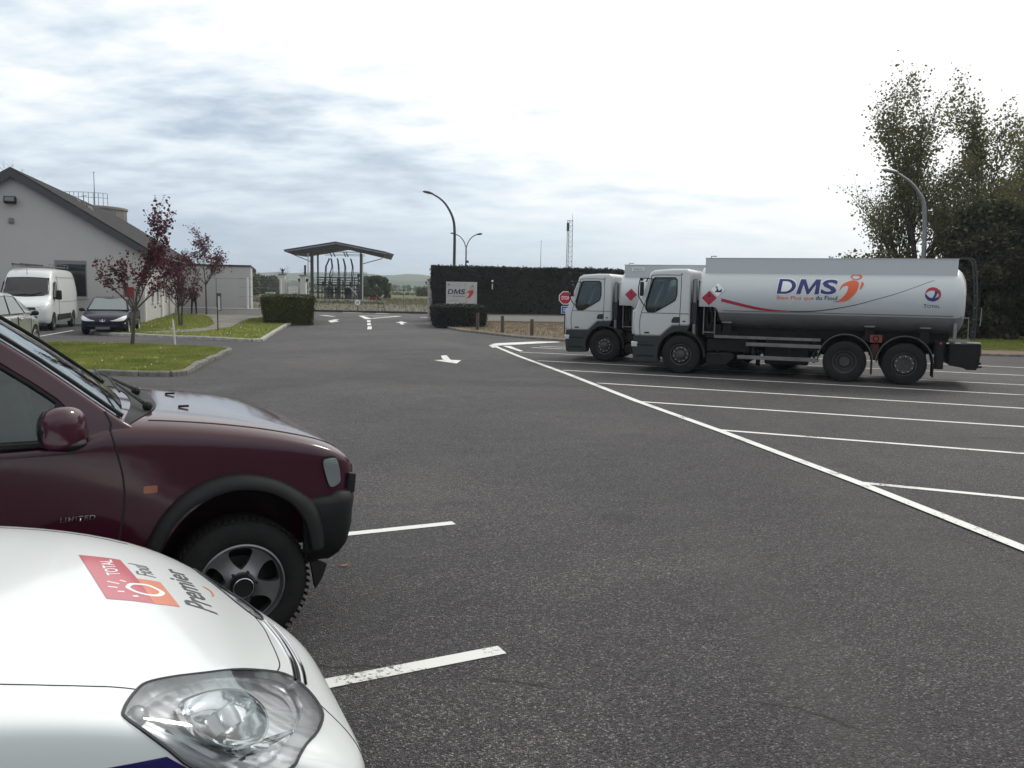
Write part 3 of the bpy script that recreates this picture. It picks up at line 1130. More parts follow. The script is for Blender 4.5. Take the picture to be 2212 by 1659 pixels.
mark('arrow_marking', [[(-2.28, 24.85), (-2.04, 25.1), (-2.23, 26.55), (-2.07, 26.8), (-1.82, 25.1), (-1.5, 25.0), (-1.56, 23.9), (-1.86, 24.3)]])
mark('arrow_marking', [[(-11.2, 51.9), (-10.5, 49.4), (-10.4, 51.35), (-10.75, 52.1), (-11.0, 54.2), (-11.3, 54.2), (-11.23, 52.8)]])
mark('arrow_marking', [[(-6.95, 50.7), (-6.75, 50.9), (-6.34, 48.5), (-6.2, 48.9), (-6.5, 50.6), (-6.25, 50.8), (-6.95, 53.2)]])
mark('arrow_marking', [[(-.9, 32.0), (-.72, 30.6), (-.5, 31.0), (-.62, 32.6)]])
for q in [[(-9.18, 53.9), (-8.98, 53.97), (-8.5, 51.2), (-8.7, 51.1)], [(-8.45, 49.7), (-8.25, 49.76), (-7.77, 46.9), (-7.96, 46.8)], [(-7.71, 45.5), (-7.5, 45.55), (-6.98, 42.3), (-7.18, 42.2)]]:
    mark('dash_marking', [q])
mark('junction_marking', [[(-11.2, 62.1), (-10.95, 62.2), (-9.98, 58.9), (-9.3, 56.8), (-9.5, 55.6), (-9.75, 56.2), (-10.3, 58.6)], [(-9.3, 56.8), (-9.5, 57.9), (-8.9, 60.2), (-8.35, 63.0), (-8.1, 62.7), (-8.6, 60.0)], [(-11.0, 62.0), (-8.2, 62.9), (-8.2, 62.4), (-10.8, 61.5)]])
mark('stop_line_marking', [[(-13.9, 61.4), (-12.5, 59.3), (-12.3, 59.6), (-13.5, 61.7)]])
mark('stop_line_marking', [[(-13.8, 69.3), (-12.1, 68.7), (-12.1, 69.1), (-13.8, 69.7)]])
mark('stop_line_marking', [[(-10.9, 67.8), (-9.9, 67.8), (-9.9, 68.3), (-10.9, 68.3)]])
mark('stop_line_marking', [[(-6.6, 60.6), (-5.9, 60.8), (-5.9, 61.3), (-6.6, 61.1)]])
mark('stop_line_marking', [[(-12.5, 47.9), (-12.1, 48.1), (-12.0, 50.3), (-12.2, 50.3)]])
# worn groove of the gate rail
mb = MB()
mb.sheet([(-13.2, 54.0), (-13.2, 54.18), (-6.4, 56.0), (-6.4, 55.82)], 0.0085)
setting(mb.build('gate_rail', 'concrete', smooth=0))

# ============================================================ BUILDINGS
def frame_at(x, y, deg):
    return (x, y, 0), radians(deg)


# office: local x along the gable (negative = away from the corner), y back along the eaves
loc, rz = frame_at(-18.6, 43.2, 16)
b = thing('office_building', 'white rendered office with grey slate gable roof behind the parked van', 'building', loc, rz)
APX, APZ, EZ, LEN = -5.65, 7.28, 3.80, 30.0
mb = MB()
wall = [(-11.6, 0), (0, 0), (0, EZ - .12), (APX, APZ - .16), (-11.6, EZ - .45)]
mb.prism(wall, lambda a, c, t: (a, t, c), 0.0, LEN)
w = mb.build('wall', 'render_wall', b, smooth=0)
cts = []
for x0, x1, z0, z1 in [(-3.97, -2.55, 1.32, 3.1)]:
    c = MB()
    c.box(x0, x1, -.5, .28, z0, z1)
    cts.append(c.build('c', 'render_wall', None, smooth=0))
    cts[-1].matrix_world = Matrix.Translation(loc) @ Matrix.Rotation(rz, 4, 'Z')
for y0, wd in [(3.3, .85), (5.6, .95), (9.8, 1.0), (13.0, 1.0), (17.5, 1.0)]:
    c = MB()
    c.box(-.3, .4, y0, y0 + wd, 1.05, 2.17)
    cts.append(c.build('c', 'render_wall', None, smooth=0))
    cts[-1].matrix_world = Matrix.Translation(loc) @ Matrix.Rotation(rz, 4, 'Z')
bpy.context.view_layer.update()
cut(w, cts, angle=0)
# roof with slates on the near slope
rf = MB()
sl = (APZ - EZ) / (0 - APX)
def roofpt(x, side=1):
    return APZ - abs(x - APX) * sl
rf.prism([(APX, APZ + .16), (APX, APZ - .06), (.42, roofpt(.42) - .06), (.42, roofpt(.42) + .12)], lambda a, c, t: (a, t, c), -.28, LEN + .2)
rf.prism([(APX, APZ + .16), (APX, APZ - .06), (-11.9, roofpt(-11.9) - .06), (-11.9, roofpt(-11.9) + .12)], lambda a, c, t: (a, t, c), -.28, LEN + .2)
roof = rf.build('roof', 'slate', b, smooth=0)
bt = MB()
bt.prism([(APX, APZ + .1), (APX, APZ - .27), (.44, roofpt(.44) - .27), (.44, roofpt(.44) + .1)], lambda a, c, t: (a, t, c), -.34, -.283)
bt.prism([(APX, APZ + .1), (APX, APZ - .33), (-11.9, roofpt(-11.9) - .33), (-11.9, roofpt(-11.9) + .1)], lambda a, c, t: (a, t, c), -.34, -.283)
bt.build('bargeboard', 'dark_trim', roof, smooth=0)
# slate courses
co = MB()
n = 22
for i in range(n):
    x = APX + (0.42 - APX) * i / n
    x2 = APX + (0.42 - APX) * (i + 1) / n + .03
    co.prism([(x, roofpt(x) + .165), (x2, roofpt(x2) + .185), (x2, roofpt(x2) + .16), (x, roofpt(x) + .155)], lambda a, c, t: (a, t, c), -.27, LEN)
o = co.build('slates', 'slate', roof, smooth=0)
o['kind'] = 'stuff'
gt = MB()
gt.tube([(.52, -.3, EZ - .42 + .1), (.52, LEN, EZ - .42 + .1)], .07, 8)
gt.build('gutter', 'galv', roof)
dp = MB()
dp.tube([(.08, 7.2, 0.1), (.08, 7.2, 3.5), (.5, 7.2, 3.6)], .045, 8)
dp.build('downpipe', 'white_plain', b)
# pilasters along the side wall
for y0, w_ in [(-.02, .5), (7.5, .6), (11.5, .45), (15.6, .5)]:
    p = MB()
    p.box(.0, .1, y0, y0 + w_, 0, 3.5)
    p.build('pilaster', 'white_wall', b, bevel=.01)
# dark window in the gable
f = MB()
f.box(-3.97, -2.55, .06, .16, 2.92, 3.1).box(-2.62, -2.55, .06, .14, 1.32, 2.92).box(-3.97, -3.9, .06, .14, 1.32, 2.92).box(-3.97, -2.55, .06, .14, 1.32, 1.38)
f.box(-3.97, -2.55, -.03, .05, 2.93, 3.12)
wn = f.build('window', 'frame_grey', b, bevel=.006)
g = MB()
g.box(-3.9, -2.62, .12, .14, 1.38, 2.92)
g.build('pane', 'glass_dark', wn, smooth=0)
s_ = MB()
s_.box(-4.05, -2.5, -.06, .05, 1.27, 1.32)
s_.build('sill', 'white_wall', wn)
for y0, wd in [(3.3, .85), (5.6, .95), (9.8, 1.0), (13.0, 1.0), (17.5, 1.0)]:
    f = MB()
    for q in (y0, y0 + wd - .06):
        f.box(-.22, -.16, q, q + .06, 1.05, 2.17)
    f.box(-.22, -.16, y0 + .06, y0 + wd - .06, 2.11, 2.17).box(-.22, -.16, y0 + .06, y0 + wd - .06, 1.05, 1.11)
    wn = f.build('window', 'white_plain', b)
    g = MB()
    g.box(-.20, -.18, y0 + .06, y0 + wd - .06, 1.11, 2.11)
    g.build('pane', 'glass_blue', wn, smooth=0)
    s_ = MB()
    s_.box(-.1, .09, y0 - .05, y0 + wd + .05, .99, 1.045)
    s_.build('sill', 'white_wall', wn)
vv = MB()
vv.tube([(0.02, 4.3, .78), (.08, 4.3, .78)], .06, 8)
vv.build('wall_vent', 'concrete', b)
vv = MB()
vv.tube([(0.02, 6.6, .78), (.08, 6.6, .78)], .06, 8)
vv.build('wall_vent', 'concrete', b)

M0 = Matrix.Translation(loc) @ Matrix.Rotation(rz, 4, 'Z')


def on_gable(x, y, z):
    return M0 @ Vector((x, y, z))


t = thing('floodlight', 'black floodlight fixed high on the white gable wall', 'floodlight', on_gable(-5.72, -.0, 5.85), rz)
m_ = Matrix.Rotation(radians(-18), 4, 'X')
q = MB()
q.box(-.26, .26, -.33, -.12, -.17, .14, m_)
q.build('housing', 'black_plastic', t, bevel=.02)
q = MB()
q.box(-.2, .2, -.345, -.33, -.12, .09, m_)
q.build('lamp_glass', 'glass_blue', t, smooth=0)
for x in (-.2, .2):
    q = MB()
    q.tube([(x, -.2, -.12), (x, 0, -.1)], .015, 6)
    q.build('bracket', 'black_plastic', t)
t = thing('wall_alarm', 'small pale alarm box on the gable below the floodlight', 'alarm box', on_gable(-5.75, 0, 4.95), rz)
q = MB()
q.prism([(-.13, -.12), (.13, -.12), (.09, .12), (-.09, .12)], lambda a, c, d: (a, d, c), -.1, 0)
q.build('casing', 'concrete', t, bevel=.02)
t = thing('red_cabinet', 'red fire cabinet on the white wall above the dark blue hatchback', 'cabinet', on_gable(-.62, 0, .9), rz)
q = MB()
q.box(-.2, .2, -.22, 0, 0, .98)
q.build('cabinet_body', 'red_paint', t, bevel=.03)
q = MB()
q.box(-.16, .16, -.235, -.22, .1, .88)
q.build('door', 'red_paint', t, bevel=.01)

# flat roofed annexe behind the low wall
t = thing('annexe', 'flat roofed white annexe with dark roof edge beyond the plum trees', 'building', (-18.75, 61.4, 0), radians(16))
q = MB()
q.box(-9, 0, 0, 9, 0, 3.36)
q.build('wall', 'panel_wall', t, smooth=0)
q = MB()
q.box(-9.05, .06, -.08, 9.05, 3.36, 3.47)
q.build('roof_edge', 'dark_trim', t, smooth=0)
for x in (-2.35, -4.75, -7.1):
    q = MB()
    q.box(x, x + .05, -.012, 0.02, 0.1, 2.5)
    q.build('wall_joint', 'frame_grey', t, smooth=0)
q = MB()
q.box(-9, 0, -.006, .01, 2.49, 2.51)
q.build('wall_joint', 'frame_grey', t, smooth=0)

# concrete storage tank with railing, seen over the roof
t = thing('storage_tank', 'weathered round concrete tank showing above the slate roof', 'tank', (-36.6, 75, 0), 0)
q = MB()
q.lathe([(2.85, 0), (2.85, 8.25), (2.95, 8.25), (2.95, 8.42), (2.6, 8.5), (0, 8.7)], n=48)
q.build('tank_shell', 'concrete', t)
for i in range(16):
    a = -pi / 2 + radians(-65 + i * 8.0)
    q = MB()
    q.tube([(2.7 * cos(a), 2.7 * sin(a), 8.4), (2.7 * cos(a), 2.7 * sin(a), 9.5)], .025, 5)
    q.build('railing_post', 'galv', t)
for z in (9.5, 9.1):
    q = MB()
    q.tube([(2.7 * cos(-pi / 2 + radians(-65 + i * 8.0)), 2.7 * sin(-pi / 2 + radians(-65 + i * 8.0)), z) for i in range(16)], .02, 5)
    q.build('handrail', 'galv', t)
q = MB()
q.tube([(.85, -1, 8.4), (.85, -1, 11.3)], [.04, .02], 6)
q.sphere((.85, -1, 11.3), .06, 6, 4)
q.build('antenna', 'galv_dark', t)
q = MB()
q.tube([(2.62, -1.1, 0), (2.62, -1.1, 8.3)], .07, 6)
q.build('pipe', 'concrete', t)
t = thing('roof_vent', 'dark domed vents on the slate roof in front of the tank', 'roof vent', (-25.3, 50.2, 6.15))
q = MB()
q.sphere((0, 0, .45), .24, 10, 6).box(-.5, .5, -.3, .3, -.1, .35)
q.prism([(-.45, .3), (.75, .3), (.95, -.15), (.5, -.6), (-.2, -.1)], lambda a, c, d: (a, d, c), -.3, .3)
q.build('cowl', 'dark_trim', t, bevel=.03)
q = MB()
q.tube([(.42, 0, .4), (.42, 0, .85)], .02, 5).tube([(.3, 0, .85), (.6, 0, .88)], .02, 5)
q.build('flue', 'galv', t)

# ------------------------------------------------------------ walls, gateway and fences
def box_thing(name, label, cat, x0, x1, y0, y1, z0, z1, m, rzdeg=0, o=(0, 0), parts='wall', group=None, bevel=.01):
    t = thing(name, label, cat, (o[0], o[1], 0), radians(rzdeg), group)
    q = MB()
    q.box(x0, x1, y0, y1, z0, z1)
    q.build(parts, m, t, smooth=0, bevel=bevel)
    return t


t = box_thing('low_wall', 'low white wall with coping running from the office to the gateway', 'wall', -8.6, 1.2, 0, .2, 0, .43, 'white_wall', -2, (-16.6, 57.7))
q = MB()
q.box(-8.6, 1.2, -.03, .23, .43, .5)
q.build('coping', 'white_wall', t, bevel=.01)
t = thing('mesh_fence', 'wire fence on white posts above the low wall left of the gateway', 'fence', (-16.6, 57.8, 0), radians(-2))
for x in (-1.35, .95):
    q = MB()
    q.box(x, x + .11, .02, .12, .5, 2.55)
    q.build('post', 'white_plain', t, bevel=.01)
for z in (.62, 1.3, 1.9, 2.5):
    q = MB()
    q.tube([(-1.9, .06, z), (1.0, .06, z)], .009, 4)
    q.build('wire', 'galv', t)
q = MB()
for i in range(40):
    x = -1.9 + i * .075
    q.tube([(x, .07, .55), (x, .07, 2.5)], .0022, 3, cap=False)
o = q.build('wire_mesh', 'galv', t, smooth=0)
o['kind'] = 'stuff'

# gate piers on the left of the drive
def pier(x, y, w, h, label, rzd=0, cap=True, name='gate_pier', gr=None):
    t = thing(name, label, 'pier', (x, y, 0), radians(rzd), gr)
    q = MB()
    q.box(-w / 2, w / 2, -w / 2, w / 2, 0, h)
    q.build('shaft', 'white_wall', t, bevel=.015)
    if cap:
        q = MB()
        q.box(-w / 2 - .06, w / 2 + .06, -w / 2 - .06, w / 2 + .06, h, h + .07)
        q.build('cap', 'concrete', t, bevel=.015)
    return t


pier(-15.55, 58.0, .36, 2.8, 'white gate pier topped by a dark figure left of the white gate panel')
pier(-14.16, 58.0, .38, 2.74, 'white gate pier between two dark lanterns beside the clipped left hedge')
t = thing('pier_ornament', 'dark winged ornament on top of the left white gate pier', 'ornament', (-15.55, 58.0, 2.87))
q = MB()
q.tube([(0, 0, 0), (.0, 0, .12), (.0, 0, .22), (.0, 0, .34)], [.09, .05, .08, .03], 8)
q.tube([(-.15, 0, .36), (-.06, 0, .2), (.0, 0, .24), (.08, 0, .2), (.15, 0, .34)], [.02, .05, .06, .05, .02], 6)
q.build('figure', 'steel_black', t)
for x, w_ in ((-14.43, 'left'), (-13.92, 'right')):
    t = thing('wall_lantern', f'small dark lantern on the {w_} side of the right-hand left-gate pier', 'lantern', (x, 58.0, 2.35), 0, 'lanterns on the gate pier')
    q = MB()
    q.lathe([(.02, 0), (.05, .02), (.11, .16), (.1, .19), (.03, .22), (0, .24)], n=8)
    q.build('lantern_head', 'steel_black', t)
    q = MB()
    s = 1 if x < -14.2 else -1
    q.tube([(0, 0, .02), (s * .06, 0, -.03), (s * .12, 0, 0)], .012, 5)
    q.build('bracket', 'steel_black', t)
t = thing('gate_leaf', 'white solid gate leaf with top rail between the two left piers', 'gate', (-14.9, 58.05, 0))
q = MB()
q.box(-.45, .55, -.02, .02, .15, 2.3)
q.build('panel', 'panel_wall', t, bevel=.005)
q = MB()
q.box(-.46, .55, -.05, .05, 2.44, 2.52).box(-.46, -.4, -.05, .05, .1, 2.44).box(.5, .55, -.05, .05, .1, 2.44)
q.build('gate_frame', 'white_plain', t, bevel=.005)
t = thing('gate_notice', 'white notice board with faint lines fixed on the left gate leaf', 'sign', (-14.85, 57.96, 0))
q = MB()
q.box(-.3, .36, -.02, .0, 1.52, 2.02)
q.build('board', 'white_plain', t, bevel=.004)
for z in (1.93, 1.84, 1.74, 1.64, 1.57):
    q = MB()
    q.box(-.24 + .06 * ((z * 100) % 2), .3, -.024, -.021, z, z + .022)
    q.build('lettering', 'frame_grey', t, smooth=0)
t = thing('red_barrier', 'small red and white barrier piece beside the left gate leaf', 'barrier', (-15.2, 57.5, 0))
q = MB().use('red_paint')
q.box(-.15, .2, -.03, .03, 1.3, 1.42, Matrix.Rotation(.0, 4, 'Y'))
q.use('white_plain').box(.2, .45, -.031, .029, 1.29, 1.41)
q.build('arm', None, t, smooth=0)
q = MB()
q.box(-.05, .05, -.05, .05, 0, 1.3)
q.build('post', 'white_plain', t, smooth=0)
t = thing('letter_box', 'small grey cabinet on a post behind the left clipped hedge', 'letter box', (-16.1, 57.0, 0))
q = MB()
q.box(-.3, .3, -.15, .15, 1.35, 1.62)
q.build('cabinet_body', 'panel_wall', t, bevel=.01)
q = MB()
q.box(-.04, .04, -.04, .04, 0, 1.35)
q.build('post', 'galv', t, smooth=0)

# right of the drive: piers, low wall, tall dark hedge, sign board
pier(-5.16, 55.3, .34, 2.66, 'white gate pier against the end of the tall dark hedge', 6)
t = pier(-5.56, 57.2, .3, 2.6, 'farther white gate pier right of the drive beside the dark hedge end', 6)
q = MB()
q.tube([(-.15, -.1, 2.28), (-.25, -.1, 2.3), (-.25, -.1, 2.5)], [.02, .02, .07], 6)
q.build('lantern', 'steel_black', t)
t = thing('low_wall', 'low white wall at the foot of the tall dark hedge', 'wall', (-5.0, 54.35, 0), radians(6.5))
q = MB()
q.box(0, 22, 0, .22, 0, .46)
q.build('wall', 'white_wall', t, smooth=0, bevel=.01)
q = MB()
q.box(-.02, 22, -.03, .25, .46, .51)
q.build('coping', 'concrete', t, bevel=.01)


def hedge(name, label, x0, x1, y0, y1, h, m, n, ls, o, rzd, lump=.1, seed=0, taper=0.0, cat='hedge', group=None):
    t = thing(name, label, cat, (*o, 0), radians(rzd), group)
    # a lumpy core
    q = MB()
    bm = bmesh.new()
    bmesh.ops.create_cube(bm, size=1)
    for v in bm.verts:
        v.co = Vector((x0 + (v.co.x + .5) * (x1 - x0), y0 + (v.co.y + .5) * (y1 - y0), (v.co.z + .5) * (h - .05)))
    bmesh.ops.subdivide_edges(bm, edges=bm.edges[:], cuts=14, use_grid_fill=True)
    cx, cy = (x0 + x1) / 2, (y0 + y1) / 2
    for v in bm.verts:
        k = 1 - taper * (1 - v.co.z / h)
        v.co.x = cx + (v.co.x - cx) * k
        v.co.y = cy + (v.co.y - cy) * k
        nz_ = noise.noise_vector(v.co * 1.7 + Vector((seed, 0, 0))) * lump
        v.co += nz_ * Vector((1, 1, 1 if v.co.z > .2 else 0))
    me = bpy.data.meshes.new('core')
    bm.to_mesh(me)
    # leaf points on faces
    bm.faces.ensure_lookup_table()
    areas = np.array([f.calc_area() * (0 if f.normal.z < -.5 else 1) for f in bm.faces])
    idx = rng.choice(len(areas), n, p=areas / areas.sum())
    pts, nor = [], []
    for i in idx:
        f = bm.faces[i]
        a, b_, c, d = (f.verts[k].co for k in (0, 1, 2, 3))
        u, v = random.random(), random.random()
        p = a.lerp(b_, u).lerp(d.lerp(c, u), v)
        pts.append(p + f.normal * (random.gauss(.0, .035) + (abs(random.gauss(0, .05)) if random.random() < .08 else 0)))
        nor.append(f.normal[:])
    bm.free()
    me.materials.append(MATS[m])
    ob = bpy.data.objects.new('hedge_body', me)
    COL.objects.link(ob)
    ob.parent = t
    leaf_mesh('foliage', pts, ls, m, t, norm=nor)
    return t


hedge('tall_hedge', 'tall dark clipped hedge rising above the low white wall behind the sign', 0, 12.45, .35, 1.7, 3.52, 'leaf_hedge_dark', 26000, .11, (-5.15, 54.4), 6.5, .09, 3)
hedge('tall_hedge', 'slightly lower stretch of dark hedge behind the cabs of the tankers', 12.55, 24, .5, 1.8, 3.28, 'leaf_hedge_dark', 12000, .11, (-5.15, 54.4), 6.5, .09, 8)
hedge('clipped_hedge', 'box shaped olive hedge at the left side of the gateway', -1.35, 1.35, -4.2, 4.2, 1.52, 'leaf_hedge', 30000, .075, (-12.8, 49.0), 14, .06, 5, taper=.12)
hedge('clipped_hedge', 'low dark clipped hedge in front of the white sign board', -1.4, 1.35, -2.5, 2.3, 1.16, 'leaf_hedge_dark', 22000, .07, (-3.05, 47.6), 8, .1, 9, taper=.1)

# depot sign board
t = thing('sign_board', 'white board with blue DMS lettering and red figure on the dark hedge', 'sign', (-4.28, 54.52, 0), radians(6.5))
BW, BH, BZ = 1.96, 1.43, 1.08
q = MB()
q.box(0, BW, -.06, 0, BZ, BZ + BH)
q.build('board', 'panel_wall', t, bevel=.01)
for x in (.2, BW - .26):
    q = MB()
    q.box(x, x + .06, 0, .05, .2, BZ + BH)
    q.build('support', 'galv', t)


def sgn(a, c):
    return (a, -.064, c)


mat('ink_blue', (0.012, 0.018, 0.14), 0.5)
mat('ink_navy', (0.008, 0.012, 0.05), 0.5)
mat('ink_red', (0.42, 0.03, 0.02), 0.5)
mat('ink_crimson', (0.32, 0.008, 0.035), 0.45)
mat('ink_orange', (0.60, 0.10, 0.03), 0.5)
mat('ink_black', (0.012, 0.012, 0.013), 0.5)
mat('ink_grey', (0.16, 0.17, 0.18), 0.6)
mat('ink_pale', (0.30, 0.31, 0.33), 0.6)
mat('ink_white', (0.72, 0.73, 0.73), 0.5)
dms(t, sgn, sgn, .11, BZ + .65, 1.11, .32, 'ink_navy', None)
k = 1.96 / 1160.0


def sp(px, py):
    return ((px - 455) * k, BZ + BH - (py - 700) * k)


decal(poly_bm(smooth_loop([sp(*p) for p in [(1215, 1150), (1240, 1090), (1290, 1035), (1360, 1012), (1420, 1000), (1475, 1010), (1480, 1080), (1450, 1160), (1390, 1240), (1320, 1295), (1180, 1308), (1270, 1262), (1310, 1190), (1320, 1110), (1280, 1090)]], 4)), sgn, 'emblem', 'ink_red', t)
decal(poly_bm(smooth_loop([sp(1435 + 72 * cos(a), 918 + 70 * sin(a)) for a in np.linspace(0, 2 * pi, 13)[:-1]], 3), [smooth_loop([sp(1437 + 52 * cos(a), 925 + 50 * sin(a)) for a in np.linspace(0, 2 * pi, 13)[:-1]], 3)]), sgn, 'emblem', 'ink_grey', t)
decal(poly_bm([sp(1400, 860), (sp(1455, 790)), sp(1495, 862), sp(1450, 845)]), sgn, 'emblem', 'ink_grey', t)
decal(poly_bm([sp(1500, 1050), sp(1522, 1060), sp(1515, 1120), sp(1490, 1150)]), sgn, 'emblem', 'ink_grey', t)
for cx, cy, r, col in [(555, 820, 78, 'ink_pale'), (930, 830, 85, 'ink_pale'), (1160, 805, 45, 'ink_grey')]:
    decal(poly_bm([sp(cx + r * cos(a), cy + r * .8 * sin(a)) for a in np.linspace(0, 2 * pi, 22)[:-1]], [[sp(cx + r * .72 * cos(a), cy + r * .58 * sin(a)) for a in np.linspace(0, 2 * pi, 22)[:-1]]]), sgn, 'emblem', col, t)
decal(poly_bm([sp(520, 830), sp(530, 795), sp(575, 790), sp(592, 830)]), sgn, 'emblem', 'ink_black', t)
for x0, x1, y0, y1, col in [(520, 640, 1222, 1250, 'ink_pale'), (680, 1160, 1218, 1250, 'ink_grey'), (640, 950, 1338, 1352, 'ink_pale'), (520, 960, 1405, 1420, 'ink_grey'), (500, 600, 1500, 1516, 'ink_pale'), (700, 800, 810, 850, 'ink_pale'), (1130, 1190, 900, 960, 'ink_pale'), (1205, 1260, 1380, 1398, 'ink_grey')]:
    decal(poly_bm([sp(x0, y1), sp(x1, y1), sp(x1, y0), sp(x0, y0)]), sgn, 'lettering', col, t)

# white gap marks on the hedge: added white disc and bar imitate light showing through
for x, y, lab in [(1.35, .30, 'white disc and bar in place of light gaps in the dark hedge right of the sign')]:
    t = thing('hedge_light_gap', lab, 'marker', (-5.15 + x + .0, 54.4 + .5, 0), radians(6.5))
    t.location = (-1.36, 54.75, 0)
    q = MB()
    q.sphere((0, 0, 2.6), .07, 8, 6, (1, .3, 1))
    q.build('plate', 'white_plain', t)
    q = MB()
    q.box(-.04, .04, -.02, .02, 2.08, 2.42)
    q.build('rod', 'pipe_white', t, bevel=.01)

# timber posts by the kerb
for i, (x, y, h, lab) in enumerate([(-1.76, 42.5, .92, 'weathered timber post at the corner of the low dark hedge'), (-.5, 40.2, .86, 'middle timber post standing in the bare earth verge'), (.84, 38.0, .80, 'timber post in the bare earth nearest the stop sign')]):
    t = thing('timber_post', lab, 'post', (x, y, 0), .1, 'timber posts along the earth verge')
    q = MB()
    q.tube([(0, 0, 0), (0, 0, h - .02), (0, 0, h)], [.085, .08, .07], 12)
    q.build('shaft', 'timber', t)

# ------------------------------------------------------------ signs
t = thing('stop_sign', 'red octagonal STOP sign over a small blue plate beside the farther cab', 'sign', (2.2, 36.5, 0), radians(0))
q = MB()
q.tube([(0, .03, 0), (0, .03, 2.0)], .03, 10)
q.build('post', 'galv_dark', t)
def octo(r, cx=0, cz=1.78):
    return [(cx + r * cos(radians(22.5 + 45 * i)), cz + r * sin(radians(22.5 + 45 * i))) for i in range(8)]
q = MB()
q.prism(octo(.30), lambda a, c, d: (a, d, c), -.01, .0)
q.build('plate', 'white_plain', t, smooth=0)
q = MB()
mat('sign_red', (0.36, 0.008, 0.03), 0.4)
mat('sign_blue', (0.02, 0.10, 0.38), 0.4)
q.prism(octo(.265), lambda a, c, d: (a, d, c), -.013, -.0101)
q.build('sign_face', 'sign_red', t, smooth=0)
decal(text_bm('STOP', .34, .15, 0, .012), lambda a, c: (a, -.016, c), 'lettering', 'ink_white', t, off=(-.17, 1.705))
q = MB()
q.box(-.17, .13, -.01, .0, 1.12, 1.43)
bp_ = q.build('lower_plate', 'white_plain', t, bevel=.01)
q = MB()
q.box(-.15, .11, -.013, -.0101, 1.14, 1.41)
q.build('blue_field', 'sign_blue', t, smooth=0)
q = MB()
q.box(-.09, .05, -.016, -.0131, 1.30, 1.325)
q.build('lettering', 'ink_white', t, smooth=0)
q = MB()
q.box(-.09, .02, -.016, -.0131, 1.22, 1.245)
q.build('lettering', 'ink_white', t, smooth=0)

t = thing('speed_sign', 'round white speed sign reading 20 on a short post by the access road', 'sign', (-13.35, 73.6, 0.03))
q = MB()
q.tube([(0, .03, 0), (0, .03, .8)], .03, 8)
q.build('post', 'galv_dark', t)
q = MB()
q.lathe([(0, -.012), (.28, -.012), (.28, 0), (0, 0)], Matrix.Translation((0, 0, .72)) @ Matrix.Rotation(radians(90), 4, 'X') @ Matrix.Scale(-1, 4, (0, 0, 1)), 28)
q.build('plate', 'frame_grey', t)
q = MB()
q.lathe([(0, -.016), (.24, -.016), (.24, -.012), (0, -.012)], Matrix.Translation((0, 0.0, .72)) @ Matrix.Rotation(radians(90), 4, 'X') @ Matrix.Scale(-1, 4, (0, 0, 1)), 28)
q.build('sign_face', 'ink_white', t)
decal(text_bm('20', .27, .2, 0, .02), lambda a, c: (a, -.02, c), 'lettering', 'ink_black', t, off=(-.135, .62))

t = thing('narrow_sign', 'narrow dark framed sign on a thin post in the left lawn', 'sign', (-12.5, 36.3, 0))
q = MB()
q.tube([(0, 0, 0), (0, 0, 1.72)], .025, 8)
q.build('post', 'steel_black', t)
q = MB()
q.box(-.02, .16, -.02, .01, 1.60, 1.72).box(-.02, .01, -.02, .01, 1.0, 1.6).box(.13, .16, -.02, .01, 1.0, 1.6).box(-.02, .16, -.02, .01, .97, 1.0)
mat('sign_green', (0.02, 0.05, 0.045), 0.5)
q.build('frame', 'sign_green', t, bevel=.004)
q = MB()
q.box(.01, .13, -.012, .0, 1.0, 1.6)
q.build('sign_face', 'panel_wall', t, smooth=0)
t = thing('marker_stake', 'thin pale stake at the far edge of the near lawn', 'stake', (-10.95, 27.75, 0))
q = MB()
q.tube([(0, 0, 0), (-.06, 0, .9), (-.08, 0, .98)], [.035, .028, .005], 6)
q.build('shaft', 'pipe_white', t)

# ------------------------------------------------------------ street lamps
def lamp_head(mbx, c, ang, s=1.0):
    M = Matrix.Translation(c) @ Matrix.Rotation(ang, 4, 'Y')
    rings = []
    for x, w_, h_ in ((0, .05, .05), (.08, .1, .09), (.35, .14, .12), (.6, .12, .1), (.72, .06, .05), (.75, .01, .01)):
        rings.append([M @ Vector((-x * s, w_ * cos(a) * s, (h_ * sin(a) * (.55 if sin(a) < 0 else 1)) * s)) for a in np.linspace(0, 2 * pi, 11)[:-1]])
    mbx.loft(rings)


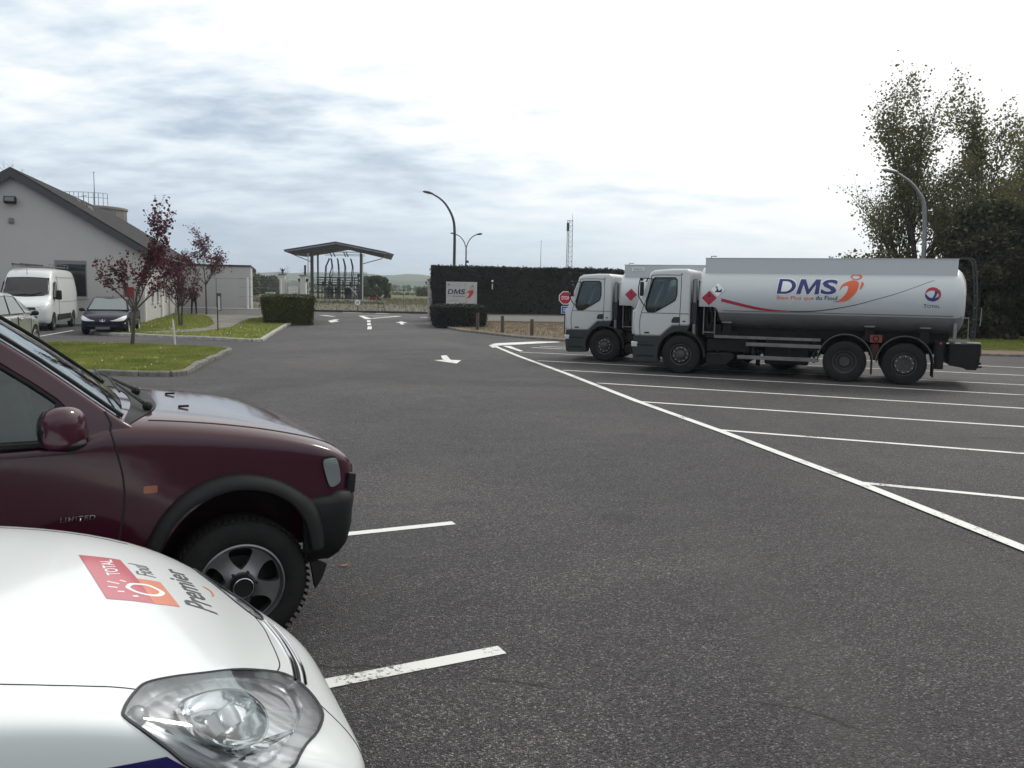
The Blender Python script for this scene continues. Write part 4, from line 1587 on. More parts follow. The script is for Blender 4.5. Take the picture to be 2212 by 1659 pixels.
t = thing('street_lamp', 'tall single arm street lamp rising from behind the dark hedge', 'street lamp', (-4.16, 60, 0))
q = MB()
arc = spline([(0, 0, 0), (0, 0, 3.6), (0.0, 0, 6.0), (-.14, 0, 6.95), (-.56, 0, 7.75), (-1.0, 0, 8.2), (-1.55, 0, 8.53)], 6)
q.tube(arc, [.115 - .06 * i / (len(arc) - 1) for i in range(len(arc))], 10)
q.build('pole', 'steel_paint', t)
q = MB()
lamp_head(q, (-1.5, 0, 8.52), radians(12))
q.build('lamp_head', 'galv_dark', t)
t = thing('street_lamp', 'farther street lamp with two curved arms beyond the dark hedge', 'street lamp', (-5.3, 95, 0))
q = MB()
q.tube([(0, 0, 0), (0, 0, 6.6)], [.11, .07], 8)
q.build('pole', 'steel_paint', t)
for s in (-1, 1):
    q = MB()
    q.tube(spline([(0, 0, 6.5), (s * .25, 0, 7.2), (s * .7, 0, 7.75), (s * 1.2, 0, 8.0)], 5), .05, 8)
    q.build('arm', 'steel_paint', t)
    q = MB()
    if s < 0:
        lamp_head(q, (-1.1, 0, 8.0), radians(8), .9)
    else:
        M = Matrix.Scale(-1, 4, (1, 0, 0))
        rings = []
        for x, w_, h_ in ((0, .05, .05), (.35, .14, .12), (.6, .12, .1), (.74, .02, .02)):
            rings.append([Vector((1.1 + x * .9, w_ * cos(a), 8.0 + x * .12 + h_ * sin(a))) for a in np.linspace(0, 2 * pi, 11)[:-1]])
        q.loft(rings)
    q.build('lamp_head', 'galv_dark', t)
q = MB()
q.box(-.02, .3, -.1, .1, 4.9, 5.15)
q.build('spotlight', 'steel_black', t, bevel=.03)
t = thing('street_lamp', 'grey street lamp standing in front of the birches behind the tanker', 'street lamp', (19.85, 42, 0))
q = MB()
arc = spline([(0, 0, 0), (0, 0, 4.1), (-.15, 0, 6.4), (-.5, 0, 7.13), (-.95, 0, 7.6), (-1.6, 0, 8.0)], 6)
q.tube(arc, [.12 - .065 * i / (len(arc) - 1) for i in range(len(arc))], 10)
q.build('pole', 'galv', t)
q = MB()
lamp_head(q, (-1.5, 0, 7.98), radians(10), 1.05)
q.build('lamp_head', 'galv', t)

# lattice mast and thin aerial mast
t = thing('lattice_mast', 'slim lattice radio mast with panel aerial above the dark hedge', 'mast', (10.15, 160, 0))
legs = [(-.5, -.3), (.5, -.3), (-.15, .5)]
for lx, ly in legs:
    q = MB()
    q.tube([(lx * 1.1, ly * 1.1, 0), (lx * .95, ly * .95, 14.9)], .05, 5)
    q.build('leg', 'galv_dark', t)
q = MB()
R = random.Random(2)
for i in range(16):
    z = i * .93
    for a_, b_ in ((0, 1), (1, 2), (2, 0)):
        A, B = legs[a_], legs[b_]
        q.tube([(A[0], A[1], z), (B[0], B[1], z + .93)], .022, 4, cap=False)
        q.tube([(A[0], A[1], z), (B[0], B[1], z)], .022, 4, cap=False)
o = q.build('bracing', 'galv_dark', t, smooth=0)
q = MB()
q.box(-.62, -.15, -.7, -.3, 12.9, 14.4)
q.build('aerial_panel', 'galv_dark', t, bevel=.04)
q = MB()
q.tube([(.45, 0, 14.6), (.45, 0, 16.1)], .03, 5).box(-.4, .45, -.1, .1, 14.85, 14.92)
q.build('aerial_rod', 'galv_dark', t)
t = thing('aerial_mast', 'very thin aerial pole left of the lattice mast', 'mast', (4.28, 140, 0))
q = MB()
q.tube([(0, 0, 0), (0, 0, 7.5), (.03, 0, 10)], [.07, .05, .02], 6)
q.build('pole', 'galv', t)
q = MB()
q.sphere((.03, 0, 9.9), .08, 6, 4)
q.build('tip', 'galv', t)

# ------------------------------------------------------------ loading gantry
GS = 120 / 105.0
GX0 = -21.14 * GS


def G(x, z):   # photo plane at 105 m moved to 120 m
    return (x * GS - GX0, 2.1 + (z - 2.1) * GS)


t = thing('loading_gantry', 'open steel fuel loading gantry with pitched canopy and loading arms', 'loading gantry', (GX0, 120, 0), 0)
a = G(-27.25, 6.23)
c = G(-21.14, 7.29)
d = G(-15.14, 6.2)
e0, e1, ec = G(-26.1, 5.68), G(-15.5, 5.5), G(-20.8, 6.62)
q = MB()
q.loft([[(a[0] + .05, y, a[1] - .02), (c[0], y, c[1] - .02), (d[0] - .05, y, d[1] - .02), (d[0] - .1, y, d[1] - .2), (e1[0], y, e1[1]), (ec[0] + .2, y, ec[1]), (ec[0] - .2, y, ec[1]), (e0[0], y, e0[1]), (a[0] + .1, y, a[1] - .2)] for y in (-3.1, 4.5)])
q.build('roof', 'steel_black', t, smooth=0)
q = MB()
for p0, p1 in ((a, c), (c, d)):
    q.loft([[(p0[0], y, p0[1] + .04), (p0[0], y, p0[1] - .06), (p1[0], y, p1[1] - .06), (p1[0], y, p1[1] + .04)] for y in (-3.3, 4.7)])
q.build('roof_sheet', 'galv_dark', t, smooth=0)
for p0, p1 in ((a, c), (c, d)):
    q = MB()
    q.loft([[(p0[0] + .1, y, p0[1] - .10), (p0[0] + .1, y, p0[1] - .27), (p1[0], y, p1[1] - .3), (p1[0], y, p1[1] - .10)] for y in (-3.2, -3.11)])
    q.build('eaves_board', 'galv', t, smooth=0)
q = MB()
for (p0, p1) in ((a, c), (c, d)):
    n = 26
    for i in range(n):
        u0 = i / n
        x = p0[0] + (p1[0] - p0[0]) * u0
        z = p0[1] + (p1[1] - p0[1]) * u0
        q.tube([(x, -3.25, z + .06), (x, 4.7, z + .06)], .03, 4)
o = q.build('roof_ribs', 'galv', t, smooth=0)
o['kind'] = 'stuff'
for x, w_ in ((-24.05, .40), (-23.35, .20), (-18.22, .30)):
    q = MB()
    gx = G(x, 0)[0]
    q.box(gx - w_ / 2, gx + w_ / 2, -2.62, -2.38, 0, G(x, 6.0)[1])
    q.build('column', 'steel_paint' if w_ > .25 else 'steel_black', t, smooth=0)
for x in (-24.42, -17.95):
    q = MB()
    gx = G(x, 0)[0]
    q.tube([(gx, -3, .1), (gx, -3, G(0, 5.9)[1])], .07, 6)
    q.build('downpipe', 'pipe_white', t)
q = MB()
gx = G(-24.75, 0)[0]
q.box(gx - .12, gx + .12, -3.2, -3.0, 0, G(0, 4.5)[1])
q.build('stanchion', 'steel_black', t, smooth=0)
for pts in ([(-26.1, 5.7), (-24.4, 5.05), (-23.8, 4.85)], [(-15.6, 5.45), (-17.9, 4.8)]):
    q = MB()
    q.tube([(G(*p)[0], -2.9, G(*p)[1]) for p in pts], .06, 6)
    q.build('brace', 'steel_black', t)
# rails under the canopy
for z in (6.32, 6.22, 6.0, 5.85):
    q = MB()
    q.tube([(G(-23.2, z)[0], 1, G(0, z)[1]), (G(-18.3, z)[0], 1, G(0, z - .03)[1])], .03, 4)
    q.build('suspension_rail', 'galv', t)
for x in (-22.6, -22.2, -20.9, -20.6, -18.9):
    q = MB()
    p = G(x, 6.15)
    q.tube([(p[0], 1, p[1] + .15), (p[0] + .35, .8, p[1] - .55)], .07, 5)
    q.build('hanger', 'steel_black', t)
# platform with railings
for z, r_ in ((3.12, .09), (2.82, .06), (2.52, .06), (2.26, .1)):
    q = MB()
    q.tube([(G(-23.7, z)[0], -1.6, G(0, z)[1]), (G(-18.6, z)[0], -1.6, G(0, z)[1])], r_, 6)
    q.build('pipe', 'steel_black', t)
q = MB()
p0, p1 = G(-23.7, 2.24), G(-18.5, 2.24)
q.box(p0[0], p1[0], -1.5, 3.5, p0[1] - .1, p0[1])
q.build('platform', 'steel_black', t, smooth=0)
for z in (3.85, 3.6, 3.42):
    q = MB()
    q.tube([(G(-23.1, z)[0], 3.3, G(0, z)[1]), (G(-18.4, z)[0], 3.3, G(0, z)[1])], .02, 4)
    q.build('handrail', 'galv', t)
for i in range(14):
    x = -23.1 + i * .36
    q = MB()
    q.tube([(G(x, 0)[0], 3.3, G(0, 2.3)[1]), (G(x, 0)[0], 3.3, G(0, 3.85)[1])], .02, 4)
    q.build('railing_post', 'galv', t)
q = MB()
p0, p1 = G(-21.22, 3.14), G(-20.85, 2.0)
q.box(p0[0], p1[0], -1.8, -1.4, p1[1] - 1.6, p0[1])
q.build('meter_cabinet', 'steel_black', t, bevel=.03)
for base, tip, mid in [(-22.72, -22.4, -22.8), (-22.15, -22.17, -22.02), (-21.05, -21.4, -21.25), (-20.35, -20.7, -20.45), (-19.5, -19.8, -19.55)]:
    q = MB()
    P = [(base, 2.3), (base, 3.05), (base - .12 if base > -22.5 else base - .1, 3.45), (mid, 4.4), (tip, 5.4)]
    q.tube([(G(*p)[0], -1.2 + .2 * i, G(*p)[1]) for i, p in enumerate(P)], [.09, .09, .08, .08, .07], 6)
    q.tube([(G(*p)[0], -.6, G(*p)[1]) for p in [(tip + .12, 5.38), (mid + .1, 4.45), (mid + .12, 3.5), (base - .2, 2.9)]], .05, 5)
    q.tube([(G(*p)[0], -.9, G(*p)[1]) for p in [(tip, 5.4), (tip + .12, 5.38)]], .06, 5)
    q.build('loading_arm', 'steel_black', t)
    q = MB()
    q.lathe([(0.02, 0), (.25, .05), (.12, .3), (.1, .8), (0, .82)], Matrix.Translation((G(base, 0)[0], -1.9, G(0, 2.0)[1])), 8)
    q.build('valve', 'steel_black', t)
    q = MB()
    q.tube([(G(base, 0)[0], -1.8, G(0, 2.1)[1]), (G(base, 0)[0], -1.8, G(0, 1.0)[1])], .05, 6)
    q.build('drop_pipe', 'steel_black', t)
for x in (-23.0, -22.6, -21.7):
    q = MB()
    q.lathe([(0, .1), (.42, .15), (.42, 1.75), (.3, 1.9), (0, 1.95)], Matrix.Translation((G(x, 0)[0], 1.5, 0)), 16)
    q.build('tank_vessel', 'concrete', t)
q = MB()
p0, p1 = G(-20.6, 1.9), G(-19.75, .9)
q.box(p0[0], p1[0], 0, 1, p1[1] - .6, p0[1])
q.build('cabinet', 'steel_paint', t, bevel=.03)
q = MB()
q.box(p0[0] + .1, (p0[0] + p1[0]) / 2 - .05, -.02, 0, p1[1] - .1, p0[1] - .1).box((p0[0] + p1[0]) / 2 + .05, p1[0] - .1, -.02, 0, p1[1] - .1, p0[1] - .1)
q.build('door', 'steel_black', t)
q = MB()
q.tube([(G(*p)[0], -1.9, G(*p)[1]) for p in [(-19.9, 2.1), (-19.6, 1.95), (-19.0, 1.3), (-18.7, .95), (-18.6, .6)]], .09, 8)
q.build('hose', 'pipe_white', t)
for x in (-22.0, -21.1, -20.4, -19.7, -19.1, -18.5, -18.3):
    q = MB()
    q.lathe([(.1, 0), (.1, .25), (.2, .3), (.2, .38), (.07, .42), (.07, .6), (.14, .64), (0, .66)], Matrix.Translation((G(x, 0)[0], -2.6, .1)), 8)
    q.build('pump', 'steel_paint', t)
for (x0, x1, z, yy, r_) in [(-24.2, -17.6, .52, -3.0, .06), (-23.2, -20.0, .40, -3.6, .08), (-19.4, -15.1, .42, -3.6, .08), (-23.2, -19.6, .30, -3.4, .05), (-24.0, -18.4, .95, -2, .03), (-24.0, -18.4, .75, -2, .03)]:
    q = MB()
    q.tube([(G(x0, 0)[0], yy, G(0, z)[1] - .25), (G(x0, 0)[0], yy, G(0, z)[1]), (G(x1, 0)[0], yy, G(0, z)[1]), (G(x1, 0)[0], yy, G(0, z)[1] - .3)], r_, 6)
    q.build('pipe', 'pipe_white' if r_ > .05 else 'galv', t)
for i, x in enumerate((-23.15, -22.9, -22.45, -21.9, -21.6, -20.75, -20.05, -19.3, -19.05, -18.75)):
    q = MB()
    z1 = (2.2, 3.05, 2.2, 3.1, 2.2, 2.9, 2.2, 3.1, 2.2, 3.4)[i]
    q.tube([(G(x, 0)[0], -1.1 + .3 * (i % 3), .2), (G(x, 0)[0], -1.1 + .3 * (i % 3), G(0, z1)[1])], .055, 6)
    q.build('riser_pipe', 'steel_black', t)
for i, x in enumerate((-22.9, -22.05, -21.15, -20.45, -19.6)):
    q = MB()
    q.box(G(x, 0)[0] - .17, G(x, 0)[0] + .17, -1.55, -1.25, G(0, 2.3)[1], G(0, 2.62)[1])
    q.build('meter', 'steel_black', t, bevel=.03)
for z in (1.35, 1.7):
    q = MB()
    q.tube([(G(-23.6, 0)[0], -.4, G(0, z)[1]), (G(-18.4, 0)[0], -.4, G(0, z)[1])], .05, 6)
    q.build('pipe', 'steel_black', t)
# switchgear mass by the right column
q = MB()
for (x, z, w_, h_) in [(-18.5, 3.4, .3, .5), (-18.45, 2.8, .34, .4), (-18.5, 2.2, .4, .5), (-18.4, 1.6, .45, .5), (-18.45, 1.1, .4, .4)]:
    p = G(x, z)
    q.box(p[0] - w_ / 2, p[0] + w_ / 2, -2.8, -2.5, p[1] - h_ / 2, p[1] + h_ / 2)
q.build('switchgear', 'steel_paint', t, bevel=.03)
# stairs on the right
q = MB()
for z in (0, .18):
    p0, p1 = G(-17.87, 2.28 - z), G(-16.0, .42 - z)
    q.tube([(p0[0], -.5, p0[1]), (p1[0], -.5, p1[1])], .09, 5)
q.build('stair_string', 'steel_paint', t)
for i in range(12):
    u = (i + .5) / 12
    p = G(-17.87 + (1.87) * u, 2.2 - 1.86 * u)
    q = MB()
    q.box(p[0] - .15, p[0] + .15, -.5, .5, p[1] - .03, p[1])
    q.build('step', 'steel_paint', t, smooth=0)
q = MB()
p0, p1 = G(-17.87, 3.05), G(-15.94, 1.1)
q.tube([(p0[0], -.5, p0[1]), (p1[0], -.5, p1[1])], .03, 5)
p0, p1 = G(-17.87, 2.75), G(-15.94, .8)
q.tube([(p0[0], -.5, p0[1]), (p1[0], -.5, p1[1])], .02, 5)
for u in (.2, .5, .85):
    p = G(-17.87 + 1.93 * u, 3.05 - 1.95 * u)
    q.tube([(p[0], -.5, p[1]), (p[0], -.5, p[1] - .85)], .025, 5)
q.build('handrail', 'steel_black', t)
q = MB()
q.box(G(-24.6, 0)[0], G(-17.4, 0)[0], -3, 6, 0.0, .12)
q.build('base_slab', 'concrete', t, smooth=0)
t = thing('red_tank', 'dark red squat fuel trolley by the foot of the gantry stairs', 'trolley', (G(-16.9, 0)[0] + GX0, 118.5, 0))
q = MB()
q.box(-.45, .45, -.3, .3, .35, .95)
q.build('trolley_body', 'red_paint', t, bevel=.08)
q = MB()
q.box(-.5, .5, -.35, .35, .75, 1.0)
q.build('lid', 'steel_black', t, bevel=.04)
t = thing('litter_frame', 'small rusty frame standing on the verge right of the speed sign', 'frame', (-11.7, 76, 0.03))
q = MB()
q.tube([(-.25, 0, 0), (-.25, 0, .55), (.25, 0, .6), (.3, 0, 0)], .035, 5)
q.tube([(-.2, 0, .3), (.25, 0, .3)], .03, 5)
q.build('frame', 'timber', t)
# perimeter posts far off
R = random.Random(11)
for i in range(9):
    x = -34 + i * 8.4
    t = thing('fence_post', 'thin dark post of the far perimeter fence', 'post', (x * 2.6 * .5, 175 + R.uniform(-4, 4), 0), 0, 'posts of the far perimeter fence')
    q = MB()
    q.tube([(0, 0, 0), (0, 0, R.uniform(1.9, 2.6))], .06, 5)
    q.build('shaft', 'steel_black', t)

# ============================================================ TANKER TRUCKS
mat('cab_white', (0.50, 0.52, 0.53), 0.38, coat=0.4, var=0.15, vscale=1.5, col2=(0.48, 0.49, 0.49))
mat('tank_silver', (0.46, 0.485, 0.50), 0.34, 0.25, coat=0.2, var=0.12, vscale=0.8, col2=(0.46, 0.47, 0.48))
mat('tank_lower', (0.19, 0.19, 0.195), 0.55, 0.2, var=0.5, vscale=1.5, col2=(0.12, 0.115, 0.11))  # darker metal skin, with ground reflection and shade put into its colour
mat('cladding', (0.007, 0.014, 0.014), 0.55, var=0.4, vscale=5, col2=(0.014, 0.018, 0.017))
mat('alu_dull', (0.17, 0.165, 0.165), 0.5, 0.4, var=0.5, vscale=3)
mat('wheel_steel', (0.065, 0.062, 0.062), 0.55, 0.5, var=0.6, vscale=9, col2=(0.035, 0.03, 0.028))
mat('nut_metal', (0.45, 0.45, 0.44), 0.4, 0.6)
mat('dark_red', (0.06, .006, .008), 0.6)
mat('seat_cloth', (0.02, 0.022, 0.026), 0.9)
mat('lamp_clear', (0.55, 0.57, 0.58), 0.15, 0.2, coat=0.8)
mat('lamp_red', (0.25, 0.01, 0.01), 0.25, coat=0.6)


def glass(name, tint, mixv):
    m = bpy.data.materials.new(name)
    m.use_nodes = True
    t = m.node_tree
    t.nodes.remove(t.nodes['Principled BSDF'])
    tr = nn(t, 'ShaderNodeBsdfTransparent')
    tr.inputs[0].default_value = (*tint, 1)
    gl_ = nn(t, 'ShaderNodeBsdfGlossy')
    gl_.inputs['Roughness'].default_value = 0.02
    gl_.inputs[0].default_value = (.9, .95, .95, 1)
    fr = nn(t, 'ShaderNodeFresnel')
    fr.inputs[0].default_value = 1.5
    mx = nn(t, 'ShaderNodeMixShader')
    t.links.new(mth(t, 'ADD', mth(t, 'MULTIPLY', fr.outputs[0], 1.0), mixv, None, True), mx.inputs[0])
    t.links.new(tr.outputs[0], mx.inputs[1])
    t.links.new(gl_.outputs[0], mx.inputs[2])
    t.links.new(mx.outputs[0], t.nodes['Material Output'].inputs[0])
    MATS[name] = m


glass('glass_clear', (0.62, 0.70, 0.68), 0.02)
glass('glass_tint', (0.30, 0.36, 0.35), 0.03)
glass('lens_clear', (0.97, 0.98, 0.99), 0.05)

TW = 2.44        # overall width
TCY = TW / 2


def tank_y(z, n=2.7):
    k = min(abs((z - 1.98) / 0.83), 0.999)
    return TCY - (TCY + .0) * (1 - k ** n) ** (1 / n)


def wheel(parent, x, y0, y1, r, rr, kind, name='wheel', face=-1, rimmat='wheel_steel', nuts=10, z=None):
    """axle along y; face=-1 shows its outside towards -y"""
    z = r if z is None else z
    w = abs(y1 - y0)
    M = Matrix.Translation((x, (y0 if face < 0 else y1), z)) @ Matrix.Rotation(radians(90), 4, 'X') @ (Matrix.Identity(4) if face < 0 else Matrix.Rotation(pi, 4, 'X'))
    # in this frame +z points to the outside (face), -z inward
    wr = thing(name, None, None)
    wr.parent = parent
    t = MB()
    t.lathe([(rr, -w + .02), (rr + .02, -w), (r - .05, -w + .0), (r - .012, -w + .03), (r, -w + .07), (r, -.07), (r - .012, -.03), (r - .05, -.004), (rr + .06, .0), (rr + .015, -.01), (rr, -.02)], M, 48)
    for gz in (-.35, -.5, -.65):
        t.lathe([(r + .001, gz * w - .006), (r + .002, gz * w), (r + .001, gz * w + .006)], M, 32)
    t.build('tyre', 'rubber', wr, smooth=35)
    q = MB()
    if kind == 'front':
        q.lathe([(rr + .005, -.02), (rr, -.012), (rr - .02, -.015), (rr - .03, -.06), (rr * .82, -.075), (rr * .78, -.03), (rr * .66, -.01), (rr * .6, -.015), (rr * .42, -.02), (rr * .40, .045), (rr * .3, .06), (0, .062)], M, 40)
    elif kind == 'dish':
        q.lathe([(rr + .005, -.02), (rr, -.012), (rr - .02, -.015), (rr - .035, -.05), (rr - .045, -.17), (rr * .75, -.2), (rr * .55, -.2), (rr * .5, -.12), (rr * .42, -.1), (0, -.1)], M, 40)
    else:
        q.lathe([(rr + .005, -.02), (rr, -.012), (rr - .02, -.015), (rr - .03, -.05), (rr * .86, -.06), (rr * .84, .0), (rr * .8, .03), (rr * .6, .035), (rr * .5, .03), (rr * .48, .0), (0, .0)], M, 40)
    q.lathe([(rr * .2, -w), (rr, -w + .1), (rr * .2, -w + .12)], M, 20)
    q.build('rim', rimmat, wr, smooth=35)
    if nuts:
        for i in range(nuts):
            a = 2 * pi * i / nuts + .2
            d = {'front': -.008, 'dish': -.2, 'plate': .032}[kind]
            rad = rr * {'front': .66, 'dish': .65, 'plate': .7}[kind]
            c = M @ Vector((rad * cos(a), rad * sin(a), d))
            c2 = M @ Vector((rad * cos(a), rad * sin(a), d + .03))
            q = MB()
            q.tube([c, c2], .013, 6)
            q.build('wheel_nut', 'nut_metal', wr)
    return wr


def arc_band(parent, name, m, cx, cz, r0, r1, a0, a1, y0, y1, n=18, sq=1.0, bevel=.008):
    q = MB()
    rings = []
    for i in range(n + 1):
        a = radians(a0 + (a1 - a0) * i / n)
        rings.append([(cx + r * cos(a), y, cz + r * sin(a) * sq) for r, y in ((r0, y0), (r1, y0), (r1, y1), (r0, y1))])
    q.loft(rings)
    return q.build(name, m, parent, smooth=40, bevel=bevel)


def make_tanker(label, loc, rz, sc):
    T = thing('tanker_truck', label, 'truck', loc, rz, 'tanker trucks parked side by side', scale=sc)
    W = TW
    # ---- cab shell, hollow, with window openings
    outline = [(-1.27, .94), (-1.285, 1.3), (-1.26, 1.64), (-1.13, 1.98), (-.935, 2.46), (-.885, 2.60), (-.78, 2.66), (-.3, 2.70), (.06, 2.70), (.15, 2.64), (.17, 1.24), (-.27, 1.23), (-.57, .95)]
    q = MB()
    q.prism(outline, lambda a, c, t: (a, t, c), .04, W - .04)
    cab = q.build('cab', 'cab_white', T, smooth=0)
    bv = cab.modifiers.new('b', 'BEVEL')
    bv.width = .07
    bv.segments = 4
    bv.limit_method = 'ANGLE'
    bv.angle_limit = radians(50)
    apply_mods(cab)
    inner = [(-1.18, 1.05), (-1.2, 1.6), (-1.05, 1.99), (-.87, 2.47), (-.75, 2.58), (.04, 2.6), (.09, 1.33), (-.3, 1.33), (-.6, 1.05)]
    cs = []
    q = MB()
    q.prism(inner, lambda a, c, t: (a, t, c), .10, W - .10)
    cs.append(q.build('c', 'cladding', None, smooth=0))
    win = [(-.975, 1.67), (-.955, 1.87), (-.81, 2.40), (-.755, 2.465), (-.235, 2.47), (-.185, 2.42), (-.175, 2.05), (-.215, 1.90), (-.30, 1.84), (-.70, 1.60), (-.78, 1.585), (-.92, 1.585)]
    q = MB()
    q.prism(win, lambda a, c, t: (a, t, c), -.3, W + .3)
    cs.append(q.build('c', 'cladding', None, smooth=0))
    # windscreen opening
    d = Vector((-.935 + 1.13, 0, 2.46 - 1.98)).normalized()
    q = MB()
    q.prism([(-1.30, 1.72), (-1.06, 1.72), (-.78, 2.40), (-1.1, 2.44)], lambda a, c, t: (a, t, c), .18, W - .18)
    cs.append(q.build('c', 'cladding', None, smooth=0))
    # rear cab windows
    q = MB()
    q.box(0, .4, .45, 1.0, 2.0, 2.42).box(0, .4, 1.44, 2.0, 2.0, 2.42)
    cs.append(q.build('c', 'cladding', None, smooth=0))
    for c in cs:
        c.parent = T
    bpy.context.view_layer.update()
    cut(cab, cs, angle=35)
    for y0 in (.075, W - .085):
        q = MB()
        q.prism(win, lambda a, c, t: (a, t, c), y0, y0 + .006)
        q.build('side_window', 'glass_clear', T, smooth=0)
    q = MB()
    q.prism([(-1.21, 1.70), (-1.20, 1.70), (-.92, 2.41), (-.93, 2.41)], lambda a, c, t: (a, t, c), .2, W - .2)
    q.build('windscreen', 'glass_clear', T, smooth=0)
    # black window gasket
    for yy in (.036, W - .036):
        q = MB()
        q.tube([(a, yy, c) for a, c in win + win[:1]], .016, 5, cap=False)
        q.build('window_seal', 'rubber', T)
    # door seams
    seam = [(-1.10, .96), (-1.11, 1.45), (-.92, 2.05), (-.845, 2.42), (-.79, 2.53), (-.12, 2.535), (-.075, 2.48), (-.085, 1.24)]
    for yy in (.039, W - .039):
        q = MB()
        q.tube([(a, yy, c) for a, c in spline(seam, 4)], .0075, 4, cap=False)
        q.build('door_seam', 'dirty_black', T)
        q = MB()
        q.tube([(-1.09, yy, 1.555), (.16, yy, 1.555)], .009, 4, cap=False)
        q.build('swage_line', 'alu_dull', T)
    for nm, yy, s in (('door_handle', .03, 0), ('door_handle', W - .055, 0)):
        q = MB()
        q.prism([(-.30, 1.335), (-.275, 1.42), (-.235, 1.465), (-.09, 1.47), (-.09, 1.315), (-.27, 1.315)], lambda a, c, t: (a, t, c), yy, yy + .025)
        q.build(nm, 'cladding', T, bevel=.006)
    q = MB()
    q.box(-.99, -.86, .034, .05, 1.02, 1.06)
    q.build('cab_badge', 'dirty_black', T)
    q = MB()
    q.sphere((.03, .04, 1.36), .045, 10, 6, (1, .3, .35))
    q.build('cab_badge', 'dirty_black', T)
    q = MB()
    q.box(-.80, -.66, .06, .12, 2.60, 2.635)
    q.build('roof_marker', 'dirty_black', T, bevel=.006)
    # front mask with white corner panel
    q = MB()
    q.box(-1.335, -1.27, .1, W - .1, .98, 1.62)
    q.build('front_panel', 'cab_white', T, bevel=.03)
    q = MB()
    for z in (1.1, 1.22, 1.34):
        q.box(-1.35, -1.33, .4, W - .4, z, z + .05)
    q.build('grille', 'dirty_black', T)
    # bumper, steps, wheel arch in dark cladding
    q = MB()
    arch = [(-.03 + .60 * cos(radians(a)), .5 + .60 * sin(radians(a))) for a in range(195, 75, -8)]
    poly = [(-1.28, .95), (-1.30, .62), (-1.27, .30), (-1.2, .26), (-.62, .28)] + [p for p in arch if p[1] > .3] + [(.12, 1.10), (.17, 1.24), (-.27, 1.23), (-.575, .95)]
    for y0, y1 in ((.05, .42), (W - .42, W - .05)):
        q.prism(poly, lambda a, c, t: (a, t, c), y0, y1)
    q.box(-1.32, -1.0, .42, W - .42, .3, .94)
    q.build('lower_cladding', 'cladding', T, smooth=0, bevel=.015)
    for i, (z0, z1) in enumerate([(.42, .46), (.70, .74)]):
        q = MB()
        q.box(-1.18, -.72, .035, .16, z0, z1)
        q.build('step', 'black_plastic', T, bevel=.004)
    for yy in (.06, W - .2):
        q = MB()
        q.box(-1.335, -1.16, yy - .015, yy + .14, .66, .80)
        q.build('headlamp', 'lamp_clear', T, bevel=.02)
    for y0, y1 in ((.02, .5), (W - .5, W - .02)):
        arc_band(T, 'mudguard', 'black_plastic', -.03, .5, .575, .625, -5, 95, y0, y1, 16)
    # seats, wheel and interior
    for yy in (.35, 1.45):
        q = MB()
        q.box(-.42, -.1, yy, yy + .5, 1.4, 1.6)
        q.prism([(-.2, 1.55), (-.05, 1.6), (.02, 2.28), (-.1, 2.3), (-.16, 2.1)], lambda a, c, t: (a, t, c), yy + .03, yy + .47)
        q.build('seat', 'seat_cloth', T, bevel=.04)
    q = MB()
    q.box(-1.12, -.85, .15, W - .15, 1.3, 1.62).box(-.6, .05, .15, W - .15, 1.33, 1.42)
    q.build('dashboard', 'seat_cloth', T, bevel=.04)
    q = MB()
    q.lathe([(.21, 0), (.225, .015), (.24, 0), (.225, -.015), (.21, 0)], Matrix.Translation((-.72, .6, 1.72)) @ Matrix.Rotation(radians(-35), 4, 'Y'), 24)
    q.tube([(-.72, .6, 1.72), (-.9, .6, 1.5)], .03, 6)
    q.tube([(-.72, .39, 1.72), (-.72, .81, 1.72)], .015, 5)
    q.build('steering_wheel', 'black_plastic', T)
    # mirrors
    for s, yy in ((-1, .0), (1, W)):
        o_ = s * .02
        q = MB()
        q.tube([(-.80, yy + o_ * -.5, 2.43), (-.98, yy + s * .16, 2.45), (-1.10, yy + s * .2, 2.40), (-1.13, yy + s * .2, 2.2), (-1.12, yy + s * .2, 1.98), (-1.02, yy + s * .1, 1.78), (-.97, yy, 1.72)], .014, 6)
        m_ = q.build('mirror_arm', 'black_plastic', T)
        q = MB()
        q.box(-1.09, -1.02, yy + s * .13 - .11, yy + s * .13 + .11, 1.99, 2.36)
        q.build('mirror', 'black_plastic', T, bevel=.03)
        q = MB()
        q.box(-1.10, -1.04, yy + s * .13 - .09, yy + s * .13 + .09, 2.38, 2.46)
        q.build('small_mirror', 'black_plastic', T, bevel=.02)
    # sun visor and wipers
    q = MB()
    q.prism([(-1.03, 2.36), (-.90, 2.56), (-.88, 2.54), (-1.0, 2.35)], lambda a, c, t: (a, t, c), .15, W - .15)
    q.build('sun_visor', 'glass_dark', T)
    # space behind cab: exhaust stack, boxes, hoses
    q = MB()
    q.box(.2, .36, .25, W - .25, .95, 1.9)
    q.build('bulkhead', 'dirty_black', T, bevel=.02)
    q = MB()
    q.tube([(.27, .16, 1.0), (.27, .16, 2.45)], .05, 10)
    q.build('air_intake', 'galv', T)
    q = MB()
    q.box(.2, .34, .1, .3, 1.3, 1.85)
    q.build('side_locker', 'steel_black', T, bevel=.02)
    q = MB()
    for x in (.52, .80):
        q.tube([(x, .1, 1.05), (x, .1, 1.75)], .016, 6)
    q.tube([(.52, .1, 1.10), (.80, .1, 1.10)], .014, 6)
    q.build('hose_rack', 'alu_dull', T)
    q = MB()
    q.tube(spline([(.6, .2, 1.75), (.58, .2, 1.4), (.66, .2, 1.15), (.72, .2, 1.4), (.7, .2, 1.75)], 5), .03, 6)
    q.build('hose', 'rubber', T)
    q = MB()
    q.box(.55, .95, .25, W - .25, .95, 1.3)
    q.build('pump_box', 'dirty_black', T, bevel=.03)
